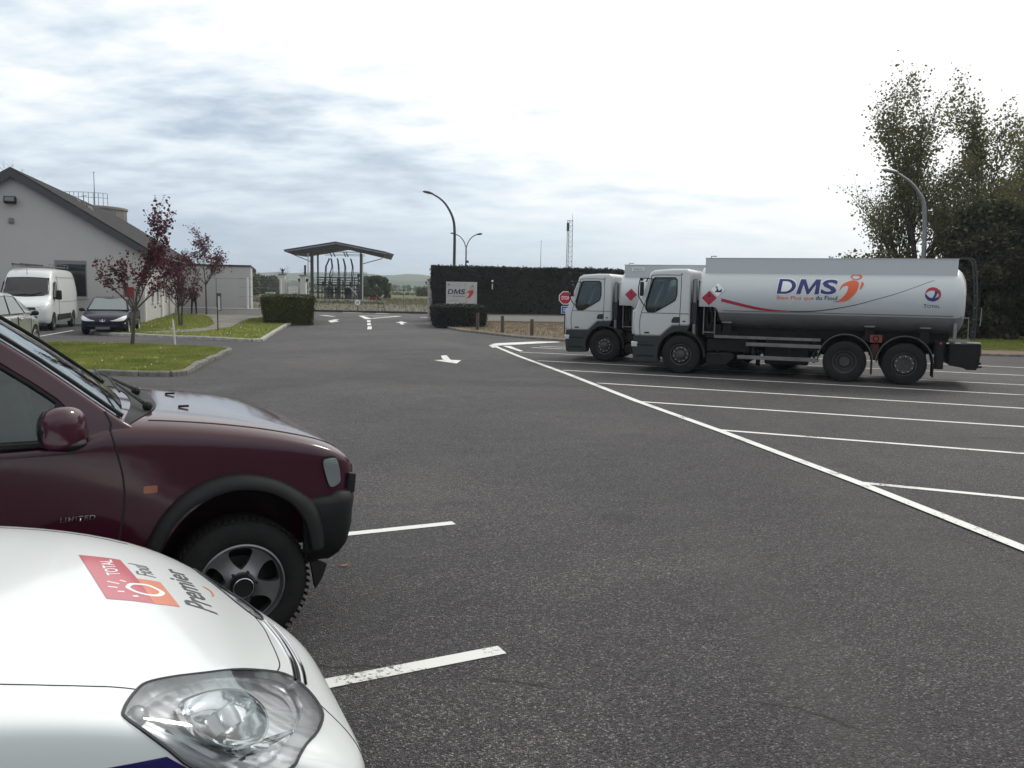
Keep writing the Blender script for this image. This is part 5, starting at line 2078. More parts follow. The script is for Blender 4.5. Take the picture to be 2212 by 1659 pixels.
    # ---- chassis
    for yy in (.75, W - .95):
        q = MB()
        q.box(-.9, 6.5, yy, yy + .2, .72, 1.0)
        q.build('chassis_rail', 'dirty_black', T, smooth=0)
    for x in (-.03, 3.93, 5.27):
        q = MB()
        q.tube([(x, .35, .5), (x, W - .35, .5)], .09, 8)
        q.sphere((x, TCY, .5), .25, 10, 8)
        q.build('axle', 'dirty_black', T)
    q = MB()
    q.box(1.0, 6.2, .5, W - .5, 1.0, 1.24)
    q.build('underframe', 'dirty_black', T, smooth=0)
    # bolted side rail, guard bars, boxes
    for yy, s in ((.06, 1), (W - .1, -1)):
        q = MB()
        q.box(.80, 3.36, yy, yy + .04, .965, 1.035)
        sr = q.build('side_rail', 'alu_dull', T, bevel=.003)
        q = MB()
        for i in range(9):
            x = 1.04 + i * .27
            q.tube([(x, yy - .004, 1.0), (x, yy + .03, 1.0)], .012, 6)
        o = q.build('bolts', 'dirty_black', T)
        o['kind'] = 'stuff'
        q = MB()
        q.box(1.60, 3.38, yy - .02, yy + .01, .79, .88)
        q.build('guard_bar', 'alu_dull', T, bevel=.006)
        q = MB()
        q.box(1.40, 3.34, yy - .02, yy + .01, .46, .555)
        q.build('guard_bar', 'alu_dull', T, bevel=.006)
        for x in (1.75, 2.6, 3.2):
            q = MB()
            q.box(x, x + .06, yy + .011, yy + .06, .44, .95)
            q.build('guard_bracket', 'dirty_black', T)
        q = MB()
        q.prism([(.62, .32), (.65, .28), (1.1, .27), (1.2, .34), (1.31, .47), (1.28, .56), (1.22, .585), (.66, .585), (.62, .55)], lambda a, c, t: (a, t, c), yy, yy + .5)
        q.build('air_tank', 'dirty_black', T, bevel=.025)
        q = MB()
        q.prism([(.62, .93), (.6, .62), (1.35, .62), (1.7, .6), (1.68, .78), (1.58, .93)], lambda a, c, t: (a, t, c), yy + .12, yy + .5)
        q.build('tool_locker', 'dirty_black', T, bevel=.02)
        q = MB()
        q.box(2.05, 3.1, min(yy + s * .2, yy + s * .6), max(yy + s * .2, yy + s * .6), .35, .92)
        q.build('tool_locker', 'dirty_black', T, bevel=.03)
    q = MB()
    q.prism([(1.9, .75), (2.0, .40), (2.2, .30), (2.35, .22), (2.5, .3), (2.65, .22), (2.8, .3), (3.0, .5), (3.0, .75)], lambda a, c, t: (a, t, c), .9, W - .9)
    q.build('underframe', 'dirty_black', T)
    q = MB()
    q.tube([(1.45, .4, .38), (1.62, .4, .3)], .05, 6)
    q.build('drain_pipe', 'dirty_black', T)
    q = MB()
    q.tube([(1.85, .8, .6), (1.85, .8, .25)], .06, 6)
    q.build('drain_pipe', 'dirty_black', T)
    # ---- tank
    N = 56
    ring_ = []
    for i in range(N):
        a = 2 * pi * i / N
        cx_, sz = cos(a), sin(a)
        e = 2 / 2.7
        ring_.append((math.copysign(abs(cx_) ** e, cx_), math.copysign(abs(sz) ** e, sz)))

    def tring(x, s, dome=0.0):
        return [(x, TCY + TCY * s * a, 1.98 + .83 * s * b) for a, b in ring_]
    q = MB().use('tank_silver')
    rings = [tring(.37, .2), tring(.365, .7), tring(.375, .9), tring(.40, .96), tring(.45, .985), tring(.52, 1.0)]
    rings += [tring(x, 1.0) for x in (.9, 2.0, 3.5, 5.0, 6.2)]
    rings += [tring(6.27, .995), tring(6.33, .97), tring(6.42, .88), tring(6.49, .72), tring(6.53, .45), tring(6.545, .15)]
    q.loft(rings)
    tank = q.build('tank', None, T, smooth=40)
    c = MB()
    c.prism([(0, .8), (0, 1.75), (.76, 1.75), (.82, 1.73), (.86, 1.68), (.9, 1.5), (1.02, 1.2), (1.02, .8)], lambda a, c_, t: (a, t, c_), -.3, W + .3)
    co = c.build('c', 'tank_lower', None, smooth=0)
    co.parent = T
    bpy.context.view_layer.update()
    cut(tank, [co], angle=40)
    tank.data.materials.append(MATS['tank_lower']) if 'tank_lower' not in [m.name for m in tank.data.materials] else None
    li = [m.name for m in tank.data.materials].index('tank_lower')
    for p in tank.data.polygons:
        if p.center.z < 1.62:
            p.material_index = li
    q = MB()
    q.tube([(1.0, tank_y(1.665) - .003, 1.665), (6.2, tank_y(1.665) - .003, 1.665), (6.45, .26, 1.665)], .012, 5)
    q.build('weld_seam', 'tank_lower', tank)
    q = MB()
    q.tube([(.5, tank_y(2.7) - .002, 2.7), (6.25, tank_y(2.7) - .002, 2.7)], .006, 5)
    q.build('weld_seam', 'tank_lower', tank)
    # raised top screens
    for yy, nm in ((.24, 'top_screen'), (W - .28, 'top_screen')):
        q = MB()
        q.box(.49, 6.27, yy, yy + .035, 2.55, 2.975)
        q.build(nm, 'tank_silver', T, bevel=.008)
        q = MB()
        q.box(.48, 6.28, yy - .01, yy + .045, 2.975, 2.99)
        q.build('screen_rim', 'cab_white', T)
    q = MB()
    q.box(.49, .52, .275, W - .285, 2.6, 2.96)
    q.build('top_screen', 'tank_silver', T)
    q = MB()
    q.tube([(.62, .3, 2.99), (.62, .3, 3.03), (.75, .3, 3.03)], .012, 5)
    q.build('top_bracket', 'steel_black', T)
    for i in range(4):
        q = MB()
        q.lathe([(.0, .12), (.25, .12), (.25, 0)], Matrix.Translation((1.3 + i * 1.3, TCY, 2.79)), 16)
        q.build('manhole_lid', 'alu_dull', T)
    # saddles under the tank
    for x in (1.1, 4.45, 5.66):
        q = MB()
        q.box(x - .12, x + .12, .10, .3, 1.345, 1.385)
        q.build('saddle_plate', 'alu_dull', T, bevel=.004)
        q = MB()
        q.box(x - .1, x + .1, .16, W - .16, 1.0, 1.345)
        q.prism([(x - .1, 1.16), (x + .1, 1.16), (x + .28, 1.04), (x - .2, 1.04)], lambda a, c_, t: (a, t, c_), .2, W - .2)
        q.build('saddle', 'dirty_black', T)
    # rear wheels, guards, mudflaps
    for x in (3.93, 5.25):
        for y0, y1 in ((.03, .6), (W - .6, W - .03)):
            arc_band(T, 'mudguard', 'black_plastic', x, .5, .60, .625, 5, 178, y0, y1, 20, sq=1.06)
            arc_band(T, 'guard_edge', 'alu_dull', x, .5, .625, .637, 5, 178, y0 - .005 if y0 < 1 else y1 - .02, y0 + .02 if y0 < 1 else y1 + .005, 20, sq=1.06, bevel=0)
    for x in (4.53, 5.86):
        q = MB()
        q.box(x, x + .03, .06, .58, .22, .68)
        q.build('mudflap', 'rubber', T)
    q = MB()
    q.box(4.47, 4.74, .05, .09, .99, 1.17)
    q.build('orange_plate', 'orange_plate', T, bevel=.006)
    q = MB()
    q.lathe([(.05, 0), (.075, .006), (.05, .012)], Matrix.Translation((4.6, .045, 1.085)) @ Matrix.Rotation(radians(90), 4, 'X'), 16)
    q.build('plate_ring', 'dirty_black', T)
    q = MB()
    q.box(4.5, 4.7, .2, .3, .55, .95)
    q.build('extinguisher_box', 'dark_red', T, bevel=.04)
    for x, k in ((-.03, 'front'), (3.93, 'dish'), (5.25, 'plate')):
        if k == 'front':
            wheel(T, x, .06, .38, .5, .27, k)
            wheel(T, x, W - .38, W - .06, .5, .27, k, face=1)
        else:
            wheel(T, x, .05, .33, .5, .275, k, nuts=10 if k == 'plate' else 0)
            wheel(T, x, W - .33, W - .05, .5, .275, k, face=1, nuts=0)
            for y0 in (.35, W - .63):
                q = MB()
                q.lathe([(.26, 0), (.5, .02), (.5, .26), (.26, .28)], Matrix.Translation((x, y0, .5)) @ Matrix.Rotation(radians(-90), 4, 'X'), 32)
                q.build('inner_tyre', 'rubber', T)
    # hose reel tubes and rear locker
    q = MB()
    q.tube([(5.99, .16, .42), (5.99, .16, 1.08)], .105, 16)
    q.build('pipe_carrier', 'dirty_black', T, smooth=40)
    q = MB()
    q.sphere((6.0, .05, 1.02), .028, 8, 6, (1, .3, 1))
    q.build('reflector', 'lamp_red', T)
    q = MB()
    q.box(6.12, 6.18, .08, .12, 1.02, 1.05)
    q.build('side_marker', 'lamp_clear', T)
    q = MB()
    q.prism([(6.2, 1.02), (6.2, .52), (6.5, .47), (6.58, .43), (6.78, .43), (6.8, .5), (6.83, .55), (6.85, 1.03)], lambda a, c_, t: (a, t, c_), .08, W - .08)
    q.build('rear_locker', 'dirty_black', T, bevel=.02)
    q = MB()
    q.box(6.3, 6.42, .09, .2, 1.035, 1.05)
    q.build('locker_lid', 'cab_white', T)
    q = MB()
    q.box(6.55, 6.83, .09, .3, 1.05, 1.065)
    q.build('locker_lid', 'cab_white', T)
    q = MB()
    q.tube([(6.82, TCY, .5), (6.95, TCY, .55), (7.02, TCY, .5)], .03, 6).tube([(6.82, TCY, .48), (6.95, TCY, .42), (7.04, TCY, .44)], .03, 6)
    q.build('tow_hook', 'steel_black', T)
    for yy in (.3, .75):
        q = MB()
        q.tube(spline([(6.25, yy, 2.98), (6.5, yy, 3.0), (6.62, yy, 2.9), (6.68, yy, 2.5), (6.72, yy, 1.9), (6.72, yy, 1.1)], 5), .018, 6)
        q.build('ladder_rail', 'galv_dark', T)
    for i in range(6):
        q = MB()
        q.tube([(6.71, .3, 1.3 + i * .28), (6.71, .75, 1.3 + i * .28)], .012, 5)
        q.build('ladder_rung', 'galv_dark', T)
    q = MB()
    q.tube([(6.42, .12, 1.62), (6.55, .12, 1.63), (6.56, .12, 1.1)], .014, 6).tube([(6.78, .12, 1.86), (6.8, .12, 1.84), (6.79, .12, 1.45)], .012, 6)
    q.build('grab_rail', 'galv', T)
    for yy in (.15, W - .35):
        q = MB()
        q.box(6.83, 6.87, yy, yy + .2, .75, .9)
        q.build('tail_lamp', 'lamp_red', T, bevel=.008)
    q = MB()
    q.box(6.25, 6.32, .1, .14, 1.1, 1.5)
    q.build('rear_bracket', 'galv', T)
    return T


def tmap(a, c):
    return (a, tank_y(c) - .005, c)


def tmap2(a, c):
    return (a, tank_y(c) - .008, c)


def tmap3(a, c):
    return (a, tank_y(c) - .011, c)


def livery(T):
    dms(T, tmap, tmap2, 2.28, 2.11, 1.40, .365, 'ink_blue', 'ink_white')
    decal(text_bm('Bien Plus que', .86, .118, 0, .006), tmap, 'lettering', 'ink_orange', T, 4, (2.29, 1.945))
    decal(text_bm('du Fioul', .49, .105, 0, .014), tmap, 'lettering', 'ink_black', T, 4, (3.195, 1.975))
    body = [(3.73, 2.21), (3.75, 2.31), (3.81, 2.38), (3.9, 2.43), (4.0, 2.46), (4.11, 2.44), (4.15, 2.39), (4.14, 2.29), (4.1, 2.18), (4.01, 2.06), (3.91, 1.98), (3.81, 1.95), (3.66, 1.945), (3.72, 1.975), (3.8, 2.05), (3.88, 2.16), (3.92, 2.29), (3.9, 2.33), (3.85, 2.33), (3.79, 2.3)]
    decal(poly_bm(smooth_loop(body, 3)), tmap2, 'emblem', 'ink_orange', T, 8)
    decal(poly_bm([(3.55, 1.935), (3.72, 1.955), (3.8, 1.965), (3.7, 1.935)]), tmap2, 'emblem', 'ink_black', T, 2)
    ho = [(3.955, 2.55), (3.99, 2.59), (4.05, 2.62), (4.11, 2.655), (4.18, 2.61), (4.22, 2.55), (4.19, 2.51), (4.12, 2.475), (4.02, 2.48)]
    hi = [(3.985, 2.545), (4.02, 2.57), (4.08, 2.59), (4.15, 2.57), (4.165, 2.53), (4.12, 2.5), (4.05, 2.49)]
    decal(poly_bm(smooth_loop(ho, 3), [smooth_loop(hi, 3)]), tmap2, 'emblem', 'ink_orange', T, 6)
    decal(poly_bm(smooth_loop([(4.21, 2.44), (4.24, 2.41), (4.26, 2.37), (4.23, 2.3), (4.18, 2.24), (4.18, 2.31), (4.2, 2.37)], 3)), tmap2, 'emblem', 'ink_orange', T, 4)
    # sweeping stripe: red and thick at the front, thin and black behind
    cl_ = spline([(.95, 1.93), (1.73, 1.755), (2.2, 1.695), (2.7, 1.685), (3.29, 1.715), (4.0, 1.85), (4.53, 2.01), (5.06, 2.19), (5.78, 2.49)], 6)
    L = len(cl_)
    half = [.032 * (1 - i / (L * .40)) + .011 if i < L * .36 else .009 * (1 - (i - L * .36) / (L * .66)) + .003 for i in range(L)]
    for i0, i1, col in ((0, int(L * .36), 'ink_crimson'), (int(L * .36), L - 1, 'ink_black')):
        up = [(cl_[i][0], cl_[i][1] + half[i]) for i in range(i0, i1 + 1)]
        dn = [(cl_[i][0], cl_[i][1] - half[i]) for i in range(i0, i1 + 1)]
        decal(poly_bm(up + dn[::-1]), tmap, 'stripe', col, T, 10)
    # hazard diamonds
    def dia(cx, cz, r):
        return [(cx, cz + r), (cx + r, cz), (cx, cz - r), (cx - r, cz)]
    decal(poly_bm(dia(.85, 2.185, .185)), tmap, 'hazard_plate', 'ink_grey', T, 6)
    decal(poly_bm(dia(.85, 2.185, .178)), tmap2, 'hazard_plate', 'ink_white', T, 6)
    decal(poly_bm([(.80, 2.29), (.815, 2.24), (.84, 2.28), (.845, 2.22), (.87, 2.17), (.9, 2.16), (.95, 2.21), (.965, 2.18), (.94, 2.15), (.97, 2.12), (.77, 2.12), (.82, 2.16), (.825, 2.21), (.785, 2.26)]), tmap3, 'hazard_symbol', 'ink_black', T, 5)
    decal(poly_bm(dia(.65, 1.972, .205)), tmap2, 'hazard_plate', 'ink_white', T, 6)
    decal(poly_bm(dia(.65, 1.972, .192)), tmap3, 'hazard_plate', 'ink_crimson', T, 6)
    decal(poly_bm(smooth_loop([(.65, 2.11), (.675, 2.06), (.665, 2.03), (.69, 2.04), (.68, 2.0), (.62, 2.0), (.615, 2.05), (.635, 2.04)], 2)), lambda a, c: (a, tank_y(c) - .014, c), 'hazard_symbol', 'ink_black', T, 4)
    # round red and blue emblem with the word under it
    def arcp(a0, a1, ro, ri, cx=5.755, cz=2.16, w0=.3):
        n = 14
        out, inn = [], []
        for i in range(n + 1):
            u = i / n
            a = radians(a0 + (a1 - a0) * u)
            k = sin(pi * u) ** .6
            out.append((cx + ro * cos(a), cz + ro * sin(a)))
            inn.append((cx + (ro - (ro - ri) * k) * cos(a), cz + (ro - (ro - ri) * k) * sin(a)))
        return out + inn[::-1][1:-1]
    decal(poly_bm(arcp(-25, 175, .165, .085)), tmap, 'emblem', 'ink_crimson', T, 6)
    decal(poly_bm(arcp(170, 355, .165, .09)), tmap2, 'emblem', 'ink_blue', T, 6)
    decal(poly_bm([(5.80, 2.25), (5.86, 2.22), (5.83, 2.12), (5.77, 2.03), (5.74, 2.06), (5.79, 2.15)]), tmap3, 'emblem', 'ink_blue', T, 4)
    decal(poly_bm(arcp(-55, 40, .172, .125)), tmap3, 'emblem', 'ink_crimson', T, 4)
    decal(text_bm('T', .07, .085, 0, .004), tmap, 'lettering', 'ink_black', T, 2, (5.575, 1.845))
    decal(text_bm('OTAL', .27, .064, 0, .004), tmap, 'lettering', 'ink_black', T, 2, (5.655, 1.847))


t1 = make_tanker('nearer silver tanker with white cab, blue DMS lettering and red stripe', (4.35, 22.05, 0), radians(-20.8), 1.0)
t2 = dup(t1, (2.74, 25.45, 0), radians(-20.8), 'farther silver tanker half hidden behind the nearer one, nose beside the stop sign', scale=0.965)
livery(t1)


def dia2(cx, cz, r):
    return [(cx, cz + r), (cx + r, cz), (cx, cz - r), (cx - r, cz)]


decal(poly_bm(dia2(.77, 2.08, .20)), tmap2, 'hazard_plate', 'ink_white', t2, 6)
decal(poly_bm(dia2(.77, 2.08, .19)), tmap3, 'hazard_plate', 'ink_crimson', t2, 6)
decal(poly_bm([(.77, 2.2), (.79, 2.15), (.8, 2.11), (.74, 2.11), (.75, 2.16)]), lambda a, c: (a, tank_y(c) - .014, c), 'hazard_symbol', 'ink_black', t2, 3)
q = MB()
q.box(.72, 1.10, .225, .238, 2.80, 2.90)
q.build('maker_plate', 'ink_white', t2, bevel=.002)
decal(text_bm('STOKOTA', .30, .055, 0, .01), lambda a, c: (a, .221, c), 'lettering', 'ink_black', t2, off=(.76, 2.82))
# oil stains under the parked tankers

# ============================================================ CARS
mat('paint_navy', (0.004, 0.004, 0.020), 0.5, 0.0, coat=0.45, spec=0.1)
mat('paint_silver', (0.36, 0.37, 0.34), 0.3, 0.5, coat=0.7)
mat('paint_van', (0.58, 0.60, 0.60), 0.35, coat=0.6, var=.08, vscale=1.0, col2=(.48, .5, .5))
mat('paint_maroon', (0.034, 0.0015, 0.010), 0.5, 0.0, coat=1.0, spec=0.15)
mat('paint_white', (0.70, 0.735, 0.735), 0.28, coat=0.9)
mat('rim_alloy', (0.45, 0.45, 0.46), 0.35, 0.8)
mat('rim_dull', (0.19, 0.19, 0.195), 0.36, 0.8, var=.3, vscale=8)
mat('chrome', (0.7, 0.71, 0.72), 0.12, 1.0)
mat('interior_dark', (0.012, 0.012, 0.014), 0.9)
mat('interior_seat', (0.07, 0.075, 0.085), 0.9)
mat('plate_dark', (0.05, 0.05, 0.06), 0.5)
mat('indicator', (0.24, 0.06, 0.02), 0.25, coat=.6)
mat('window_mid', (0.10, 0.13, 0.13), 0.05, spec=1.0, coat=.5)


def car_section(x, w, zb, zs, zt, cy=0.0, e=0.5, n=7, tuck=.93, inset=0.0):
    """one closed cross-section; runs right bottom, up the side, over the top and down"""
    pts = [(w * tuck, zb), (w * .985, zb + (zs - zb) * .25), (w, zb + (zs - zb) * .55), (w * .995, zb + (zs - zb) * .85)]
    for i in range(n + 1):
        t = (pi / 2) * i / n
        pts.append((w * cos(t) ** e if i < n else 0, zs + (zt - zs) * sin(t) ** e))
    half = pts
    full = [(x, cy - a, c) for a, c in half] + [(x, cy + a, c) for a, c in half[-2::-1]]
    return full


def loft_body(secs, name, m, parent, smooth=40, sub=1, apply=True, **k):
    q = MB()
    q.loft([car_section(*s) for s in secs])
    o = q.build(name, m, parent, smooth=smooth, sub=sub)
    if apply:
        apply_mods(o)
    return o


def arch_cut(o, parent, centers, r, y0=None, depth=.32, W=.9, sq=1.0):
    cs = []
    for x, z in centers:
        for s in (-1, 1):
            q = MB()
            a, b_ = s * (W + .3), s * (W - depth)
            q.loft([[(x + r * cos(t), y, z + r * sin(t) * sq) for t in np.linspace(0, 2 * pi, 33)[:-1]] for y in (a, b_)])
            c = q.build('c', 'interior_dark', None, smooth=0)
            c.parent = parent
            cs.append(c)
    bpy.context.view_layer.update()
    cut(o, cs, angle=40)


def car_wheel(parent, x, side, r, rr, w, W, spokes=5, m='rim_alloy', zc=None):
    """centre-based car: side -1 is the -y side"""
    z = r if zc is None else zc
    M = Matrix.Translation((x, side * W, z)) @ Matrix.Rotation(radians(90 if side < 0 else -90), 4, 'X')
    wr = thing('wheel', None, None)
    wr.parent = parent
    q = MB()
    q.lathe([(rr, -w + .01), (r - .03, -w), (r, -w + .04), (r, -.04), (r - .012, -.012), (r - .04, .0), (rr + .04, .002), (rr + .008, -.008), (rr, -.02)], M, 40)
    q.build('tyre', 'rubber', wr, smooth=35)
    q = MB()
    q.lathe([(rr + .004, -.012), (rr - .01, -.006), (rr - .018, -.03), (rr - .03, -.10), (.05, -.13), (0, -.13)], M, 36)
    q.lathe([(rr * .26, -.05), (rr * .24, -.02), (0, -.018)], M, 20)
    for i in range(spokes):
        a = 2 * pi * i / spokes + .3
        w0, w1 = .12 * rr / .2 * 1.1, .09 * rr / .2
        P = []
        for rad, ww, zz in ((rr * .18, w0 * .45, -.022), (rr * .6, w1 * .30, -.03), (rr * .97, w1 * .55, -.02)):
            P.append([M @ Vector((rad * cos(a) - t * sin(a), rad * sin(a) + t * cos(a), zz - dz)) for t, dz in ((-ww, 0), (ww, 0), (ww * .8, .04), (-ww * .8, .04))])
        q.loft(P)
    q.build('rim', m, wr, smooth=35)
    return wr


def pane(parent, name, pts, m, th=.006, nrm=None):
    """flat pane through 3D points, given thickness"""
    P = [Vector(p) for p in pts]
    n = (P[1] - P[0]).cross(P[2] - P[0]).normalized()
    q = MB()
    k = len(P)
    vs = [p + n * th for p in P] + [p - n * th for p in P]
    q.add(vs, [tuple(range(k)), tuple(range(2 * k - 1, k - 1, -1))] + [(i, i + k, (i + 1) % k + k, (i + 1) % k) for i in range(k)])
    return q.build(name, m, parent, smooth=0)


def simple_car(name, label, cat, loc, rz, P):
    """x forward from the middle, y left; P holds the outline of this model"""
    T = thing(name, label, cat, loc, rz)
    W = P['W']
    body = loft_body(P['body'], 'body', P['paint'], T)
    arch_cut(body, T, [(x, P['wr'] * 1.02) for x in P['axles']], P['wr'] * 1.17, W=W)
    # greenhouse: paint shell, panes set into it
    gh = P['glass']          # sections (x, w, z0, ztop) front to rear
    q = MB()
    q.loft([[(x, -w0, z0), (x, -w0 * .995, z0 + .02), (x2, -w1, zt - .05), (x2, -w1 * .86, zt - .008), (x2, 0, zt), (x2, w1 * .86, zt - .008), (x2, w1, zt - .05), (x, w0 * .995, z0 + .02), (x, w0, z0)] for x, x2, w0, w1, z0, zt in gh])
    c = q.build('cabin', P['paint'], T, smooth=35, sub=0)

    def side(s, f, lo):
        # point on the side wall: f picks along the list, lo 0..1 up
        i = min(int(f), len(gh) - 2)
        u = f - i
        a = [gh[i][k] + (gh[i + 1][k] - gh[i][k]) * u for k in range(6)]
        p0 = Vector((a[0], s * a[2] * .997, a[4] + .02))
        p1 = Vector((a[1], s * a[3], a[5] - .05))
        return p0.lerp(p1, lo) + Vector((0, s * .006, 0))
    for s in (-1, 1):
        for f0, f1, l0, l1 in P['side_panes']:
            pts = [side(s, f0, l0), side(s, f1, l0), side(s, f1, l1), side(s, f0, l1)]
            if s > 0:
                pts = pts[::-1]
            pane(T, 'side_window', pts, 'window_mid', .004)
            q = MB()
            q.tube(pts + [pts[0]], .012, 4, cap=False)
            q.build('window_frame', 'rubber', T)
    # windscreen
    for nm, i, j, dx in (('windscreen', 0, 1, .012), ('rear_window', -1, -2, -.012)):
        a, b_ = gh[i], gh[j]
        # corners: base of first section, top of second
        p0 = Vector((a[0], -a[2] * .93, a[4] + .03))
        p1 = Vector((b_[1] if nm == 'windscreen' else b_[1], -b_[3] * .88, b_[5] - .03))
        pts = [p0, Vector((p0.x, -p0.y, p0.z)), Vector((p1.x, -p1.y, p1.z)), p1]
        d = (pts[3] - pts[0]).normalized()
        nrm = Vector((d.z, 0, -d.x)) * (1 if nm == 'windscreen' else -1)
        pts = [p + nrm * .016 for p in pts]
        pane(T, nm, pts, P.get('screen', 'window_mid'), .004)
    for x in P['axles']:
        for s in (-1, 1):
            car_wheel(T, x, s, P['wr'], P['rr'], .2, W - .01, P.get('spokes', 5), P.get('rim', 'rim_alloy'))
    for s in (-1, 1):
        x, y, z = P['mirror']
        q = MB()
        q.sphere((x, s * (y + .12), z), .1, 10, 8, (.6, 1.1, .75))
        q.tube([(x, s * (y - .02), z - .05), (x, s * (y + .08), z - .03)], .03, 6)
        q.build('mirror', P.get('mirror_mat', 'black_plastic'), T)
    return T


# dark blue hatchback facing the camera ---------------------------------------
H206 = dict(W=.83, paint='paint_navy', wr=.29, rr=.19, axles=(1.22, -1.22), spokes=6, mirror=(.62, .84, .93), screen='window_mid', mirror_mat='paint_navy',
            body=[(1.90, .52, .30, .44, .56), (1.84, .68, .22, .50, .66), (1.70, .78, .19, .56, .745), (1.4, .82, .18, .62, .82), (1.0, .83, .18, .70, .89), (.72, .83, .18, .78, .94), (.4, .83, .18, .84, .93), (-.6, .83, .18, .86, .93), (-1.4, .83, .18, .86, .93), (-1.78, .80, .2, .82, .92), (-1.90, .72, .26, .7, .85)],
            glass=[(.82, .80, .74, .73, .90, .93), (.80, .22, .75, .62, .90, 1.39), (.0, -.1, .76, .63, .90, 1.43), (-.9, -.95, .75, .62, .90, 1.41), (-1.75, -1.45, .68, .56, .90, 1.30), (-1.84, -1.75, .66, .60, .88, 1.0)],
            side_panes=[(.42, 1.55, .08, .9), (1.6, 2.55, .08, .92), (2.62, 3.4, .1, .85)])
hx, hy = (-16.98, 35.02)
hd = radians(-75)
T = simple_car('hatchback', 'dark navy hatchback parked nose out beside the white van', 'car', (-16.72, 35.75, 0), hd, H206)
T.scale = (1.04, 1.05, 1.05)
hb = [o for o in COL.objects if o.parent == T and o.name.startswith('body')][0]
HB = BVHTree.FromObject(hb, bpy.context.evaluated_depsgraph_get())


def on_hatch(y, z, off=.008):
    h = HB.ray_cast(Vector((4, y, z)), Vector((-1, 0, 0)))
    return tuple(h[0] + h[1] * off) if h[0] else (1.6, y, z)


for s in (-1, 1):
    for nm, k, m_, of in (('headlight_surround', 1.1, 'interior_dark', .004), ('headlight', 1.0, 'lamp_clear', .012)):
        L = smooth_loop([(s * (.56 + (y - .56) * k), .625 + (z - .625) * k) for y, z in [(.26, .545), (.42, .585), (.60, .665), (.73, .725), (.775, .72), (.77, .63), (.70, .555), (.5, .53)]], 3)
        decal(poly_bm(L), lambda a, c_, of=of: on_hatch(a, c_, of), nm, m_, T, 8, both=True)
    q = MB()
    q.tube([(1.79, s * .64, .445), (1.7, s * .76, .45)], .018, 5)
    q.build('bumper_strip', 'chrome', T)
    q = MB()
    q.tube([(.9, s * .842, .50), (-1.0, s * .842, .52)], .014, 5)
    q.build('side_strip', 'chrome', T)
q = MB()
q.box(1.86, 1.915, -.56, .56, .33, .39).box(1.85, 1.89, -.38, .38, .44, .50)
q.build('grille', 'interior_dark', T)
q = MB()
q.box(1.915, 1.93, -.26, .26, .22, .33)
q.build('number_plate', 'plate_dark', T)
q = MB()
R = random.Random(3)
for i in range(8):
    q.box(1.9305, 1.932, -.22 + i * .057, -.18 + i * .057, .245, .305)
q.build('plate_characters', 'ink_grey', T, smooth=0)
q = MB()
q.sphere((1.90, 0, .555), .04, 10, 8, (.25, .8, 1))
q.build('nose_emblem', 'chrome', T)
q = MB()
q.tube([(1.885, -.09, .59), (1.90, -.07, .525), (1.905, 0, .51), (1.90, .07, .525), (1.885, .09, .59)], .008, 5)
q.build('nose_surround', 'chrome', T)
q = MB()
for y0, y1 in ((-.55, .05), (-.05, .6)):
    q.tube([(.80, y0, .955), (.70, (y0 + y1) / 2, 1.0), (.66, y1, 1.02)], .01, 4)
q.build('wiper', 'black_plastic', T)
q = MB()
q.tube([(-.3, 0, 1.42), (-.34, 0, 1.46)], .02, 6)
q.build('aerial_base', 'black_plastic', T)

# silver family car seen from behind its right side ---------------------------
SIL = dict(W=.90, paint='paint_silver', wr=.33, rr=.22, axles=(1.36, -1.36), spokes=5, mirror=(.92, .92, 1.05), screen='glass_blue',
           body=[(2.18, .5, .34, .52, .70), (2.1, .7, .28, .6, .82), (1.85, .84, .24, .68, .92), (1.4, .89, .22, .78, 1.0), (.95, .90, .21, .88, 1.04), (.4, .90, .21, .93, 1.03), (-.8, .90, .21, .95, 1.03), (-1.6, .90, .22, .95, 1.03), (-2.0, .86, .26, .92, 1.0), (-2.2, .78, .32, .8, .95)],
           glass=[(1.45, .80, .80, .8, 1.0, 1.03), (1.4, .35, .83, .70, 1.0, 1.55), (.5, .0, .84, .70, 1.0, 1.64), (-.6, -.6, .84, .70, 1.0, 1.66), (-1.7, -1.5, .82, .68, 1.0, 1.60), (-2.15, -1.95, .76, .62, 1.0, 1.35), (-2.2, -2.15, .74, .7, .98, 1.05)],
           side_panes=[(.30, .62, .1, .55), (.7, 1.75, .06, .92), (1.82, 2.85, .06, .92), (2.92, 3.85, .06, .9)])
ax = Vector((-14.92, 26.77))
u = Vector((cos(radians(100)), sin(radians(100))))
side_n = Vector((u.y, -u.x))      # towards the car's right
c = ax - u * 1.36 - side_n * .88
T = simple_car('family_car', 'silver grey family car at the left edge, seen from behind its right side', 'car', (c.x, c.y, 0), radians(100), SIL)
T.scale = (1.0, 1.0, 1.06)
for x0, x1, nm in ((.95, -.02, 'door'), (-.06, -1.0, 'door')):
    q = MB()
    for x in (x0, x1):
        q.tube([(x, -.905, .35), (x, -.912, .7), (x, -.905, .98)], .006, 4)
    q.build('door_gap', 'interior_dark', T)
    q = MB()
    xm = x1 + .16
    q.tube([(xm - .09, -.925, .90), (xm + .11, -.925, .905)], .022, 6)
    q.build('door_handle', 'chrome', T)
q = MB()
q.tube([(.8, -.915, .42), (-1.0, -.915, .42)], .016, 5)
q.tube([(.9, -.90, .235), (-1.0, -.90, .235)], .02, 5)
q.build('side_strip', 'chrome', T)
q = MB()
q.tube([(.8, -.80, 1.03), (-.5, -.86, 1.03), (-1.9, -.80, 1.03)], .012, 5)
q.build('waist_strip', 'chrome', T)

